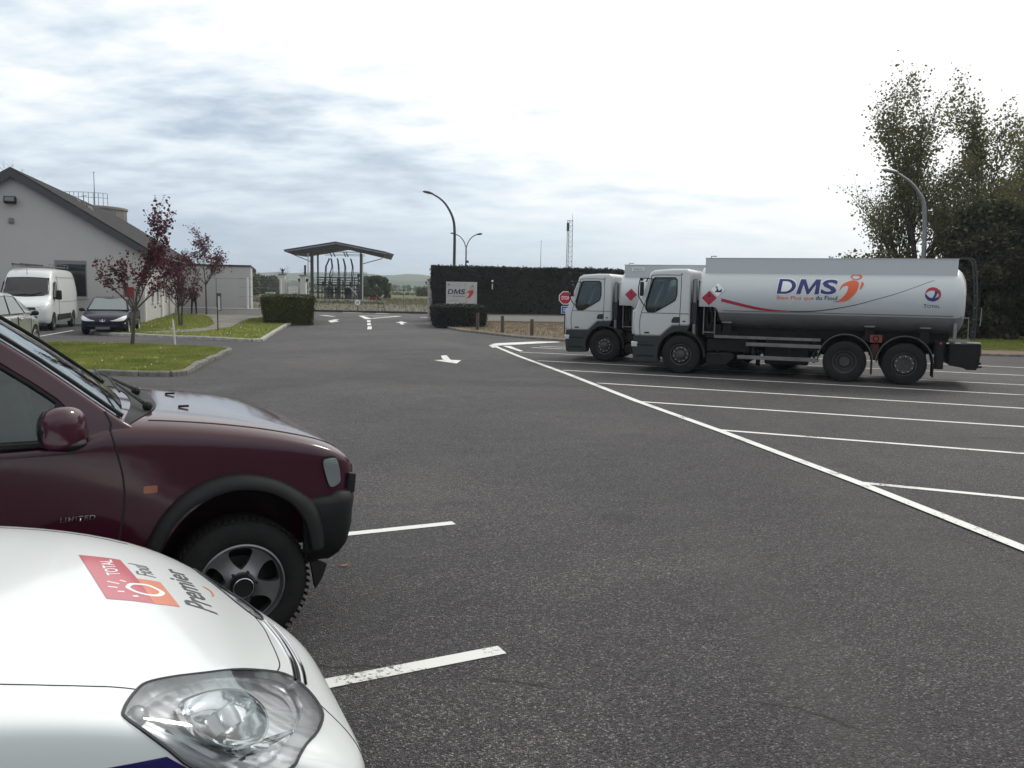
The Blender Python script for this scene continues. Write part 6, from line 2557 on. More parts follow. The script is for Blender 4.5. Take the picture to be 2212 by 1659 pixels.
# white high roof panel van facing the camera ---------------------------------
WV = 1.0
T = thing('panel_van', 'white high roof panel van with roof rack parked left of the navy hatchback', 'van', (-21.05, 38.1, 0), radians(-75), scale=1.02)


def van_sec(x, w, zb, zt, wt, zs=1.25, fl=0.0):
    half = [(w * .94, zb), (w * .99, zb + .15), (w, .7), (w, zs)]
    if zt > zs + .5:
        half += [(w * .985, zs + (zt - zs) * .4), (wt + .04, zt - .16), (wt, zt - .07), (wt - .09, zt - .01), (wt * .5, zt + .015), (0, zt + .02)]
    else:
        half += [(w * .97, zs + (zt - zs) * .4), (w * .9, zt - (zt - zs) * .25), (w * .8, zt - .03), (w * .7, zt - .01), (w * .4, zt), (0, zt + .005)]
    return [(x, -a, c) for a, c in half] + [(x, a, c) for a, c in half[-2::-1]]


q = MB()
q.loft([van_sec(2.72, .62, .42, .92, .6, .75), van_sec(2.66, .84, .30, 1.05, .6, .82), van_sec(2.45, .97, .24, 1.2, .8, .98), van_sec(2.15, 1.0, .22, 1.33, .8, 1.08), van_sec(1.95, 1.0, .22, 1.42, .8, 1.12),
        van_sec(1.75, 1.0, .22, 1.78, .84, 1.15), van_sec(1.5, 1.0, .22, 2.15, .83, 1.2), van_sec(1.32, 1.0, .22, 2.38, .82), van_sec(1.1, 1.0, .22, 2.50, .82), van_sec(.8, 1.0, .22, 2.56, .82), van_sec(.3, 1.0, .22, 2.58, .82), van_sec(-1.0, 1.0, .22, 2.58, .82), van_sec(-2.3, 1.0, .22, 2.57, .82), van_sec(-2.66, .99, .24, 2.5, .80), van_sec(-2.72, .95, .3, 2.4, .78)])
body = q.build('body', 'paint_van', T, smooth=40, sub=1)
apply_mods(body)
arch_cut(body, T, [(1.72, .36), (-1.73, .36)], .42, W=1.0)
for x in (1.72, -1.73):
    for s in (-1, 1):
        car_wheel(T, x, s, .345, .2, .2, .985, 5, 'rim_dull')
# windscreen follows the slope
bv = BVHTree.FromObject(body, bpy.context.evaluated_depsgraph_get())


def on_van(y, z, off=.012):
    h = bv.ray_cast(Vector((4, y, z)), Vector((-1, 0, 0)))
    return h[0] + h[1] * off if h[0] else Vector((2, y, z))


def van_patch(name, outline, m, off=.012, thick=0):
    bm = poly_bm(outline)
    return decal(bm, lambda a, c: tuple(on_van(a, c, off)), name, m, T, 8, both=True)


van_patch('windscreen_surround', smooth_loop([(-.86, 1.53), (-.80, 1.46), (0, 1.40), (.80, 1.46), (.86, 1.53), (.80, 2.12), (.72, 2.18), (0, 2.21), (-.72, 2.18), (-.80, 2.12)], 3), 'interior_dark', .008)
van_patch('windscreen', smooth_loop([(-.82, 1.55), (-.76, 1.49), (0, 1.43), (.76, 1.49), (.82, 1.55), (.76, 2.10), (.69, 2.15), (0, 2.18), (-.69, 2.15), (-.76, 2.10)], 3), 'glass_dark', .014)
for s in (-1, 1):
    van_patch('headlight', [(s * .93, 1.14), (s * .80, 1.02), (s * .55, .98), (s * .60, 1.06), (s * .82, 1.20), (s * .92, 1.26)][::s], 'lamp_clear', .012)
van_patch('grille', [(-.52, .98), (.52, .98), (.56, .88), (-.56, .88)], 'black_plastic', .01)
van_patch('bumper_grille', [(-.6, .62), (.6, .62), (.55, .42), (-.55, .42)], 'black_plastic', .01)
q = MB()
q.tube([tuple(on_van(-.5, 1.44, .03)), tuple(on_van(.1, 1.50, .03))], .014, 4).tube([tuple(on_van(.1, 1.44, .03)), tuple(on_van(.6, 1.56, .03))], .014, 4)
q.build('wiper', 'black_plastic', T)
q = MB()
q.tube([tuple(on_van(-.05, 2.32, .0)), tuple(on_van(-.05, 2.32, .0) + Vector((.02, 0, .22)))], .01, 4)
q.build('aerial', 'black_plastic', T)
for s in (-1, 1):
    P = [(1.78, s * 1.005, 1.32), (1.0, s * 1.005, 1.32), (1.02, s * .955, 2.0), (1.22, s * .945, 2.04), (1.36, s * .955, 1.98)]
    pane(T, 'side_window', P if s < 0 else P[::-1], 'window_mid', .008)
    q = MB()
    q.tube([(1.44, s * 1.0, 1.33), (1.34, s * .958, 1.98)], .016, 4)
    q.tube(P + [P[0]], .014, 4, cap=False)
    q.build('window_frame', 'rubber', T)
    q = MB()
    q.box(1.46, 1.58, min(s * 1.05, s * 1.27), max(s * 1.05, s * 1.27), 1.28, 1.68)
    q.build('mirror', 'black_plastic', T, bevel=.05)
    q = MB()
    q.box(1.44, 1.47, min(s * 1.08, s * 1.2), max(s * 1.08, s * 1.2), 1.4, 1.6)
    q.tube([(1.5, s * .98, 1.35), (1.5, s * 1.12, 1.38)], .03, 6)
    q.build('mirror_arm', 'black_plastic', T)
    q = MB()
    q.box(-1.2, 1.2, min(s * .99, s * 1.02), max(s * .99, s * 1.02), .42, .66)
    q.build('side_moulding', 'black_plastic', T, bevel=.01)
    q = MB()
    q.tube([(.85, s * 1.004, .3), (.85, s * 1.004, 1.2), (.88, s * .985, 1.9), (.9, s * .93, 2.3)], .008, 4)
    q.tube([(1.0, s * .935, 2.22), (-2.6, s * .935, 2.22)], .008, 4)
    q.tube([(1.0, s * 1.004, 1.18), (-2.6, s * 1.004, 1.18)], .008, 4)
    q.build('panel_gap', 'frame_grey', T)
# roof rack
for s in (-1, 1):
    q = MB()
    q.tube([(.95, s * .7, 2.60), (.95, s * .7, 2.78), (-2.3, s * .7, 2.78), (-2.3, s * .7, 2.6)], .016, 6)
    q.tube([(.95, s * .7, 2.66), (-2.3, s * .7, 2.66)], .012, 5)
    q.build('rack_rail', 'galv', T)
for i in range(6):
    x = .95 - i * .65
    q = MB()
    q.tube([(x, -.7, 2.66), (x, .7, 2.66)], .016, 5)
    for s in (-1, 1):
        q.tube([(x, s * .7, 2.66), (x, s * .7, 2.78)], .01, 4)
    q.build('rack_bar', 'galv', T)
t_l = thing('ladder', 'grey ladder lying on the roof rack of the white van', 'ladder', (-21.05, 38.1, 2.76), radians(-75))
for y in (-.62, -.30):
    q = MB()
    q.box(-2.2, 1.35, y - .02, y + .02, .0, .07)
    q.build('rail', 'galv_dark', t_l)
for i in range(12):
    q = MB()
    q.tube([(-2.05 + i * .28, -.62, .035), (-2.05 + i * .28, -.30, .035)], .014, 5)
    q.build('rung', 'galv', t_l)

# ============================================================ PERSON
def skin_person(loc, rz):
    T = thing('person', 'person in dark maroon jacket and black trousers standing on the path by the annexe', 'person', loc, rz)
    V = [(0, 0, .98), (0, 0, 1.12), (0, .01, 1.30), (0, .02, 1.45), (0, .02, 1.53), (0, .01, 1.60),   # 0-5 spine to skull base
         (-.18, .02, 1.43), (-.23, -.0, 1.22), (-.21, .10, 1.02), (-.06, .22, 1.10),                   # left arm folded in
         (.18, .02, 1.43), (.24, .0, 1.22), (.21, .12, 1.05), (.07, .23, 1.13),
         (-.10, 0, .92), (-.13, .02, .50), (-.15, -.02, .09), (-.16, .10, .03),
         (.10, 0, .92), (.13, .03, .50), (.15, 0, .09), (.17, .12, .03), (0, .01, 1.68), (0, .03, 1.73)]
    E = [(0, 1), (1, 2), (2, 3), (3, 4), (4, 5), (3, 6), (6, 7), (7, 8), (8, 9), (3, 10), (10, 11), (11, 12), (12, 13), (0, 14), (14, 15), (15, 16), (16, 17), (0, 18), (18, 19), (19, 20), (20, 21), (5, 22)]
    r = [.15, .145, .17, .13, .06, .07, .075, .055, .045, .04, .075, .055, .045, .04, .10, .068, .05, .045, .10, .068, .05, .045, .095, .05]
    me = bpy.data.meshes.new('body')
    me.from_pydata(V[:23], E, [])
    o = bpy.data.objects.new('body', me)
    COL.objects.link(o)
    sk = o.modifiers.new('s', 'SKIN')
    for i, v in enumerate(me.skin_vertices[0].data):
        v.radius = (r[i], r[i] * (.72 if i < 4 else .95))
        v.use_root = i == 0
    o.modifiers.new('u', 'SUBSURF').levels = 2
    o.modifiers['u'].render_levels = 2
    for nm, c in (('cloth_trousers', (.010, .010, .012)), ('cloth_jacket', (.035, .014, .018)), ('skin', (.28, .16, .11)), ('hair', (.03, .022, .018))):
        mat(nm, c, .9)
        me.materials.append(MATS[nm])
    apply_mods(o)
    for p in o.data.polygons:
        z, y = p.center.z, p.center.y
        p.material_index = 0 if z < .93 and not (abs(p.center.x) > .16 and z > .8) else (1 if z < 1.50 else 2)
        if y > .19 and 1.0 < z < 1.2:
            p.material_index = 2
    o.data.materials.clear()
    for nm in ('cloth_trousers', 'cloth_jacket', 'skin'):
        o.data.materials.append(MATS[nm])
    o.data.shade_smooth()
    o.parent = T
    q = MB()
    q.sphere((0, -.015, 1.70), .105, 12, 8, (.92, 1.0, .95))
    q.build('hair', 'hair', T)
    for s in (-1, 1):
        q = MB()
        q.sphere((s * .155, .06, .04), .08, 10, 6, (.6, 1.5, .5))
        q.build('shoe', 'rubber', T)
        q = MB()
        q.sphere((s * .035, .095, 1.68), .012, 6, 4)
        q.build('eye', 'ink_black', T)
        # hand with five fingers
        h = Vector((s * .03, .245, 1.11))
        q = MB()
        q.sphere(h, .035, 8, 6, (1.1, .6, .8))
        for f in range(4):
            q.tube([h + Vector((-s * .02, 0, .025 - f * .017)), h + Vector((-s * .055, .012, .022 - f * .017)), h + Vector((-s * (.075 - .004 * abs(f - 1.5)), -.005, .018 - f * .017))], .008, 5)
        q.tube([h + Vector((0, 0, .03)), h + Vector((-s * .02, .01, .06))], .009, 5)
        q.build('hand', 'skin', T)
    q = MB()
    q.sphere((0, .105, 1.655), .015, 6, 4, (.8, 1, 1.3))
    q.build('nose', 'skin', T)
    return T


skin_person((-21.15, 56.9, .1), radians(-170))

# ============================================================ TREES
make_tree('plum_tree', 'purple leaved plum standing alone in the near lawn', -12.22, 27.43, 4.55, .62, 'leaf_plum', 'bark', 2100, .08, 21, fork=.34, r0=.06, lean=(.16, 0), up=.6, nb=5, jitter=.07, group='purple plum trees', width=1.15)
make_tree('plum_tree', 'twin stemmed purple plum on the lawn in front of the office side wall', -15.86, 40.8, 3.6, .75, 'leaf_plum', 'bark', 1600, .085, 33, fork=.32, r0=.05, up=.45, nb=5, jitter=.12, group='purple plum trees', stems=2, width=.95)
make_tree('plum_tree', 'thin purple plum on a tall bare stem before the flat roofed annexe', -20.15, 56.4, 5.6, .8, 'leaf_plum', 'bark', 1900, .095, 47, fork=.44, r0=.055, up=.9, nb=6, jitter=.12, group='purple plum trees', width=1.35)

make_tree('birch_tree', 'tall airy birch forking behind the tank of the nearer tanker', 23.3, 50.5, 14.0, .62, 'leaf_birch', 'bark_birch', 16000, .125, 5, fork=.22, r0=.2, up=.85, nb=6, jitter=.3, droop=.4, group='birches behind the tankers', stems=2, width=3.1)
make_tree('birch_tree', 'tall birch at the right beside the dark conifers', 27.6, 52.0, 14.3, .55, 'leaf_birch', 'bark_birch', 14500, .125, 12, fork=.25, r0=.2, up=.85, nb=6, jitter=.3, droop=.4, group='birches behind the tankers', width=2.5)
make_tree('birch_tree', 'loose birch at the right picture edge behind the conifers', 31.6, 54.5, 13.3, .6, 'leaf_birch', 'bark_birch', 12000, .135, 19, fork=.25, r0=.2, up=.8, nb=6, jitter=.35, droop=.35, group='birches behind the tankers', width=2.3)


def mass_tree(name, label, x, y, h, rx, ry, leaf, n, ls, seed, z0=0.0, cat='tree', group=None, top=0.5, bark='bark', hole=.0):
    """dense crown reaching nearly to the ground"""
    t = thing(name, label, cat, (x, y, 0), 0, group)
    q = MB()
    q.tube([(0, 0, -.05), (0.05, 0, h * .5), (0, 0, h * .85)], [.16 + h * .012, .12, .03], 7)
    R = random.Random(seed)
    for i in range(9):
        a = R.random() * 6.28
        zz = h * R.uniform(.15, .75)
        q.tube([(0, 0, zz), (rx * .6 * cos(a), ry * .6 * sin(a), zz + h * .08)], [.06, .02], 4)
    q.build('trunk', bark, t, smooth=60)
    # clumps on a lumpy shell plus inside
    k = max(70, n // 200)
    cz = rng.random(k) ** 0.9
    ang = rng.random(k) * 2 * pi
    prof = np.clip(1.15 - cz ** 1.6 * 1.05 * top * 2 * 0.5 - .25 * (1 - cz) ** 4, .06, 1)
    rr = (.45 + .55 * np.sqrt(rng.random(k))) * prof
    c = np.column_stack([rr * np.cos(ang) * rx, rr * np.sin(ang) * ry, z0 + cz * (h - z0)])
    cr = (0.10 + .13 * rng.random(k)) * (rx + ry) * .5 + .12
    idx = rng.integers(0, k, n)
    d = rng.normal(size=(n, 3))
    d /= np.linalg.norm(d, axis=1, keepdims=True)
    p = c[idx] + d * (cr[idx] * (.55 + .5 * rng.random(n)))[:, None]
    p = p[p[:, 2] > .05]
    leaf_mesh('crown', p, ls, leaf, t)
    return t


mass_tree('conifer', 'big dark evergreen filling the right picture edge behind the tanker', 27.2, 40.5, 8.6, 3.0, 3.0, 'leaf_dark', 42000, .17, 3, group='dark evergreens on the right verge')
mass_tree('conifer', 'dark evergreen directly behind the rear end of the nearer tanker', 22.3, 41.5, 5.3, 2.0, 2.0, 'leaf_copper', 22000, .15, 4, group='dark evergreens on the right verge')
mass_tree('conifer', 'dark evergreen between the tanker rear and the tall one at the edge', 24.4, 43.8, 6.6, 2.5, 2.3, 'leaf_dark', 26000, .17, 6, group='dark evergreens on the right verge')
mass_tree('conifer', 'dark evergreen just outside the right edge of the yard', 31.5, 40, 11, 3.4, 3, 'leaf_dark', 30000, .2, 7, group='dark evergreens on the right verge')
for i, (x, y, h, r) in enumerate([(18.6, 49, 4.0, 2.0), (21.4, 50, 4.7, 2.3), (26.0, 47, 5.4, 2.5)]):
    mass_tree('shrub', ['loose light shrub left of the birches behind the tank', 'light shrub under the forked birch', 'shrub under the right hand birch'][i], x, y, h, r, 1.8, 'leaf_birch', 3400, .16, 20 + i, cat='shrub', group='shrubs under the birches')

# far trees over the fields
far = [(-51.5, 165, 5.0, 2.6, 'rounded green tree beyond the annexe corner'), (-57.5, 200, 3.9, 3.6, 'low spreading bush left of the gateway'), (-62.5, 205, 3.2, 3.0, 'low dark bush seen through the mesh fence'),
       (-24.2, 150, 3.6, 2.8, 'pale green bushy tree right of the gantry stairs'), (-21.8, 210, 1.7, 2.0, 'yellow green shrub in the far field before the hills')]
for i, (x, y, h, r, lab) in enumerate(far):
    mass_tree('field_tree', lab, x, y, h, r, r * .8, 'leaf_far', 4200, .42, 40 + i, group='trees beyond the fields')
make_tree('bare_tree', 'bare winter tree right behind the left gate piers' , -43.0, 160, 5.6, .75, 'leaf_far', 'bark', 0, .1, 61, fork=.2, r0=.22, up=.5, levels=5, nb=4, group='bare trees beyond the gate')
make_tree('bare_tree', 'fainter bare tree to the right of the left gate piers', -42.6, 175, 5.6, .7, 'leaf_far', 'bark', 0, .1, 62, fork=.2, r0=.15, up=.6, levels=5, nb=4, group='bare trees beyond the gate')
make_tree('bare_tree', 'bare tree crown peeping over the slate roof', -40.5, 70, 11.2, .6, 'leaf_far', 'bark', 0, .1, 63, fork=.3, r0=.2, up=.6, levels=5, nb=4, group='bare trees beyond the gate')
# the far tree belt at the foot of the hills
pts = []
R = random.Random(9)
for i in range(7000):
    x = R.uniform(-420, 420)
    top = 2.2 + 2.2 * noise.noise(Vector((x * .03, 0, 0))) + 1.5 * noise.noise(Vector((x * .15, 3, 0)))
    pts.append((x, 460 + R.uniform(-8, 8), R.random() * max(top, .6)))
o = leaf_mesh('tree_belt', pts, 1.8, 'leaf_far')
o['kind'] = 'stuff'
hedge_pts = []
for i in range(5000):
    x = R.uniform(-160, 160)
    hedge_pts.append((x, 240 + R.uniform(-3, 3) + x * .05, R.random() * (.5 + .6 * noise.noise(Vector((x * .1, 9, 0))))))
o = leaf_mesh('field_hedge', hedge_pts, .8, 'leaf_far')
o['kind'] = 'stuff'
mass_tree('dark_bush', 'small dark bush at the end of the office side wall', -24.6, 57.9, .75, .75, .5, 'leaf_dark', 1500, .08, 77, cat='bush')
t = thing('dark_post', 'dark vertical post beside the small bush near the standing person', 'post', (-24.2, 57.5, 0), 0)
q = MB()
q.box(-.09, .09, -.09, .09, 0, 1.45)
q.build('shaft', 'steel_black', t, bevel=.02)
# fallen leaf
t = thing('fallen_leaf', 'orange fallen leaf on the asphalt beside the maroon bumper', 'leaf', (-1.235, 6.25, .012), .4)
bm = poly_bm([(-.05, 0), (-.02, .018), (.02, .02), (.055, .0), (.02, -.02), (-.02, -.015)])
mat('dead_leaf', (.30, .13, .05), .8)
decal(bm, lambda a, c: (a * .75, c * .75, .004 + 3 * a * a), 'blade', 'dead_leaf', t, slices=4, axis=0)
MATS['ink_orange'].use_nodes = True

# ============================================================ AIR
hz = MB()
hz.box(-2900, 2900, -150, 2900, -1.5, 42)
ho = hz.build('haze', None if False else 'field', smooth=0)
ho.data.materials.clear()
hm = bpy.data.materials.new('haze')
hm.use_nodes = True
hm.node_tree.nodes.clear()
pv = nn(hm.node_tree, 'ShaderNodeVolumePrincipled')
pv.inputs['Color'].default_value = (0.78, 0.86, 0.93, 1)
pv.inputs['Density'].default_value = 0.00032
pv.inputs['Anisotropy'].default_value = 0.3
hmo = nn(hm.node_tree, 'ShaderNodeOutputMaterial')
hm.node_tree.links.new(pv.outputs[0], hmo.inputs['Volume'])
ho.data.materials.append(hm)
ho['kind'] = 'stuff'
scene.cycles.volume_bounces = 0

# ============================================================ MAROON OFF-ROADER
SUV = thing('offroad_car', 'maroon off-road car with black wheel arch flares, nose into the yard', 'car', (-1.492, 4.680, 0), radians(28.5))
sb = [(.735, .50, .62, .80, .93), (.715, .74, .56, .92, 1.02), (.67, .87, .50, 1.01, 1.09), (.56, .925, .48, 1.065, 1.165), (.38, .945, .46, 1.11, 1.24), (.05, .95, .45, 1.16, 1.32), (-.35, .95, .45, 1.20, 1.375), (-.62, .95, .45, 1.22, 1.395), (-.72, .95, .45, 1.225, 1.37), (-.84, .95, .45, 1.225, 1.29), (-1.2, .95, .44, 1.22, 1.275), (-2.4, .95, .44, 1.22, 1.275), (-3.5, .95, .44, 1.22, 1.275), (-3.9, .93, .48, 1.2, 1.26), (-3.98, .86, .55, 1.1, 1.2)]
sbody = loft_body([(x, w, zb, zs, zt, 1.0, .42, 8) for x, w, zb, zs, zt in sb], 'body', 'paint_maroon', SUV, sub=2)
cs = []
for yy in ((-.3, .40), (1.60, 2.3)):
    for cx in (0, -2.95):
        q = MB()
        q.loft([[(cx + .46 * cos(t), y, .42 + .53 * sin(t)) for t in np.linspace(0, 2 * pi, 41)[:-1]] for y in yy])
        c = q.build('c', 'interior_dark', None, smooth=0)
        c.parent = SUV
        cs.append(c)
# cabin well
q = MB()
q.box(-3.6, -.86, .14, 1.86, .8, 1.6)
c = q.build('c', 'interior_dark', None, smooth=0)
c.parent = SUV
cs.append(c)
bpy.context.view_layer.update()
cut(sbody, cs, angle=35)
SB = BVHTree.FromObject(sbody, bpy.context.evaluated_depsgraph_get())


def s_side(x, z, off=.004):
    h = SB.ray_cast(Vector((x, -3, z)), Vector((0, 1, 0)))
    return tuple(h[0] + h[1] * off) if h[0] and h[0].y < .6 else (x, .06, z)


def s_top(x, y, off=.004):
    h = SB.ray_cast(Vector((x, y, 4)), Vector((0, 0, -1)))
    return tuple(h[0] + h[1] * off)


def s_front(y, z, off=.004):
    h = SB.ray_cast(Vector((4, y, z)), Vector((-1, 0, 0)))
    return tuple(h[0] + h[1] * off)


# upper side: pillars round the windows
def lean(z):
    return .065 + max(z - 1.25, 0) * .26


def upper(name, m, loop, holes, th, parent, off=0.0):
    for s in (0, 1):
        bm = poly_bm(loop, holes)
        r = bmesh.ops.extrude_face_region(bm, geom=bm.faces[:])
        for v in [e for e in r['geom'] if isinstance(e, bmesh.types.BMVert)]:
            v.co.z = th
        for v in bm.verts:
            y = lean(v.co.y) + v.co.z + off
            v.co = Vector((v.co.x, y if s == 0 else 2.0 - y, v.co.y))
        bmesh.ops.recalc_face_normals(bm, faces=bm.faces)
        me = bpy.data.meshes.new(name)
        bm.to_mesh(me)
        bm.free()
        me.materials.append(MATS[m])
        me.shade_smooth()
        me.set_sharp_from_angle(angle=radians(30))
        o = bpy.data.objects.new(name, me)
        COL.objects.link(o)
        o.parent = parent
        if name == 'side_frame':
            b = o.modifiers.new('b', 'BEVEL')
            b.width = .018
            b.segments = 3
            b.limit_method = 'ANGLE'
            b.angle_limit = radians(40)


outer = [(-.50, 1.24), (-.54, 1.335), (-.585, 1.365), (-.67, 1.43), (-.81, 1.545), (-.98, 1.68), (-1.13, 1.79), (-1.32, 1.92), (-1.5, 2.0), (-1.9, 2.04), (-3.4, 2.04), (-3.75, 1.98), (-3.92, 1.24)]
w1 = [(-.815, 1.285), (-.83, 1.40), (-.90, 1.485), (-1.0, 1.565), (-1.15, 1.675), (-1.33, 1.80), (-1.48, 1.89), (-1.6, 1.92), (-1.85, 1.92), (-1.87, 1.285)]
w2 = [(-1.99, 1.285), (-2.0, 1.92), (-2.75, 1.92), (-2.85, 1.285)]
w3 = [(-2.97, 1.285), (-2.95, 1.92), (-3.5, 1.9), (-3.7, 1.285)]
upper('side_frame', 'paint_maroon', outer, [w1, w2, w3], .07, SUV)
for w_ in (w1, w2, w3):
    upper('side_window', 'glass_tint', w_, [], .004, SUV, .03)
q = MB()
for w_ in (w1,):
    P = [(a, lean(c_) + .005, c_) for a, c_ in w_]
    q.tube(P + [P[0]], .012, 5, cap=False)
q.build('window_seal', 'rubber', SUV)
q = MB()
q.box(-1.87, -.80, .035, .075, 1.262, 1.292)
q.box(-2.9, -1.97, .035, .075, 1.262, 1.292)
q.build('sill_strip', 'black_plastic', SUV, bevel=.006)
# mirror triangle
q = MB()
q.add([(-.765, lean(1.27) - .008, 1.275), (-.755, lean(1.3) - .008, 1.33), (-.79, lean(1.4) - .008, 1.40), (-.83, lean(1.42) - .008, 1.43), (-.90, lean(1.48) - .008, 1.487), (-.96, lean(1.29) - .008, 1.27)], [(0, 1, 2, 3, 4, 5)])
q.build('mirror_mount', 'black_plastic', SUV, smooth=0)
# roof
q = MB()
q.loft([[(x, 1 + .78 * s, z + .05 * (1 - s * s)) for s in np.linspace(-1, 1, 13)] for x, z in ((-1.30, 1.915), (-1.5, 1.985), (-1.9, 2.03), (-3.4, 2.03), (-3.78, 1.98))] , False, False, closed=False)
o = q.build('roof', 'paint_maroon', SUV, smooth=60)
o.modifiers.new('t', 'SOLIDIFY').thickness = .03
# windscreen
ap = [(-.60, 1.375), (-.67, 1.43), (-.81, 1.545), (-.98, 1.68), (-1.13, 1.79), (-1.32, 1.92)]
q = MB()
q.loft([[(x + .06 * (1 - s * s), 1 + (1 - lean(z) - .03) * s, z + .004) for s in np.linspace(-1, 1, 15)] for x, z in ap], False, False, closed=False)
q.build('windscreen', 'glass_clear', SUV, smooth=60)
for s0 in (-1, 1):
    q = MB()
    q.tube([(x + .012, 1 + (1 - lean(z) - .035) * s0, z + .016) for x, z in ap], .012, 5)
    q.build('screen_seal', 'rubber', SUV)
# cowl: dark scuttle between bonnet and screen
bm = poly_bm([(-.60 + .10 * (1 - s * s) + .005, 1 + .90 * s) for s in np.linspace(-1, 1, 17)] + [(-.565 + .205 * (1 - abs(s) ** 3.2), 1 + .90 * s) for s in np.linspace(1, -1, 25)])
decal(bm, lambda a, c_: s_top(a, c_, .004), 'scuttle', 'black_plastic', SUV, 18, both=True)
for (ya, yb) in ((.42, 1.05), (1.15, 1.75)):
    q = MB()
    base = Vector(s_top(-.44, ya, .025))
    tip = Vector((-.60 + .10 * (1 - (yb - 1) ** 2) - .06, yb, 1.47))
    q.tube([base, base + Vector((-.02, .02, .02)), tip], [.016, .012, .006], 6)
    q.sphere(base, .028, 8, 6)
    q.tube([tip + Vector((.0, -.30, -.02)), tip + Vector((-.03, .22, .02))], .008, 4)
    q.build('wiper', 'black_plastic', SUV)
for y in (.62, 1.28):
    q = MB()
    p = Vector(s_top(-.22, y, .008))
    q.box(p.x - .03, p.x + .03, p.y - .012, p.y + .012, p.z - .004, p.z + .008)
    q.build('washer_jet', 'black_plastic', SUV, bevel=.003)
# shut lines
q = MB()
q.tube([s_side(a, c_, .001) for a, c_ in spline([(-.655, 1.335), (-.62, 1.18), (-.60, 1.06), (-.60, .92), (-.63, .74), (-.66, .56)], 5)], .0055, 4, cap=False)
q.build('door_gap', 'interior_dark', SUV)
q = MB()
q.tube([(-.648, lean(1.36) - .004, 1.36), (-.655, lean(1.32) - .004, 1.32)], .006, 4)
q.tube([(-.675, lean(1.43) - .004, 1.425), (-.648, lean(1.36) - .004, 1.36)], .006, 4)
q.build('door_gap', 'interior_dark', SUV)
q = MB()
q.tube([s_side(a, c_, .001) for a, c_ in [(-1.93, 1.26), (-1.93, .9), (-1.93, .5)]], .0055, 4, cap=False)
q.build('door_gap', 'interior_dark', SUV)
for y0 in (.20, 1.80):
    q = MB()
    q.tube([s_top(x, y0 - (.03 if y0 < 1 else -.03) + (.10 if y0 < 1 else -.10) * max(0, (x - .2) / .5) ** 2, .0) for x in np.linspace(-.46, .60, 22)], .0045, 4, cap=False)
    q.build('bonnet_gap', 'interior_dark', SUV)
# crease catching the light along the fender is in the body; indicator, badge
dcl = decal(poly_bm([(-.50, .98), (-.44, .98), (-.435, .985), (-.435, 1.015), (-.44, 1.02), (-.50, 1.02), (-.505, 1.015), (-.505, .985)]), lambda a, c_: s_side(a, c_, .012), 'side_indicator', 'indicator', SUV)
dcl.modifiers.new('t', 'SOLIDIFY').thickness = .014
lt = decal(text_bm('LIMITED', .165, .026, .15, .004, 1.1), lambda a, c_: s_side(a, c_, .006), 'lettering', 'chrome', SUV, off=(-.905, .865))
# headlight wraps the corner
hl_ = [(.472, 1.06), (.488, 1.085), (.545, 1.085), (.568, 1.04), (.580, .97), (.575, .935), (.53, .915), (.503, .94)]
for nm, k, m_, of in (('headlight_surround', 1.12, 'black_plastic', .004), ('headlight', 1.0, 'lens_ribbed', .016)):
    if 'lens_ribbed' not in MATS:
        mm = mat('lens_ribbed', (.24, .27, .27), .12, .5, coat=1.0)
        tt = mm.node_tree
        wv = nn(tt, 'ShaderNodeTexWave')
        wv.inputs['Scale'].default_value = 22
        wv.bands_direction = 'Z'
        cc_ = nn(tt, 'ShaderNodeTexCoord')
        tt.links.new(cc_.outputs['Object'], wv.inputs['Vector'])
        b_ = nn(tt, 'ShaderNodeBump')
        b_.inputs['Strength'].default_value = .12
        b_.inputs['Distance'].default_value = .01
        tt.links.new(wv.outputs['Fac'], b_.inputs['Height'])
        tt.links.new(b_.outputs[0], tt.nodes['Principled BSDF'].inputs['Normal'])
    cxx, czz = .525, 1.0
    L = smooth_loop([(cxx + (a - cxx) * k, czz + (c_ - czz) * k) for a, c_ in hl_], 4)
    decal(poly_bm(L), lambda a, c_, of=of: s_side(a, c_, of), nm, m_, SUV, 8, both=True)
# far headlight and grille on the nose
decal(poly_bm([(.45, .86), (1.55, .86), (1.5, .98), (.5, .98)]), lambda a, c_: s_front(a, c_, .006), 'grille', 'black_plastic', SUV, 8, both=True)
decal(poly_bm([(.16, .90), (.42, .88), (.42, 1.0), (.22, 1.0)]), lambda a, c_: s_front(a, c_, .008), 'headlight', 'lens_ribbed', SUV, 6, both=True)
decal(poly_bm([(1.84, .90), (1.78, 1.0), (1.58, 1.0), (1.58, .88)]), lambda a, c_: s_front(a, c_, .008), 'headlight', 'lens_ribbed', SUV, 6, both=True)
# flares
fo = spline([(-.56, .42), (-.53, .60), (-.47, .76), (-.40, .87), (-.30, .965), (-.15, 1.035), (.02, 1.048), (.20, 1.0), (.34, .91), (.43, .82), (.47, .70), (.48, .55)], 4)
fi = spline([(-.47, .42), (-.455, .58), (-.41, .72), (-.345, .815), (-.24, .90), (-.10, .95), (.02, .957), (.14, .93), (.26, .86), (.335, .76), (.37, .66), (.385, .55)], 4)
for s in (0, 1):
    for cx in (0, -2.95):
        q = MB()
        rings = []
        for (a, c_), (a2, c2) in zip(fo, fi):
            Y = (lambda y: y if s == 0 else 2 - y)
            am, cm = a * .45 + a2 * .55, c_ * .45 + c2 * .55
            rings.append([(cx + a, Y(.055), c_), (cx + a * .9 + a2 * .1, Y(.015), c_ * .9 + c2 * .1), (cx + am, Y(-.015), cm), (cx + a2, Y(-.02), c2), (cx + a2, Y(.02), c2 + .0), (cx + a2, Y(.15), c2 + .01), (cx + a, Y(.12), c_)])
        q.loft(rings)
        o = q.build('wheel_arch_flare', 'black_plastic', SUV, smooth=50, sub=1)
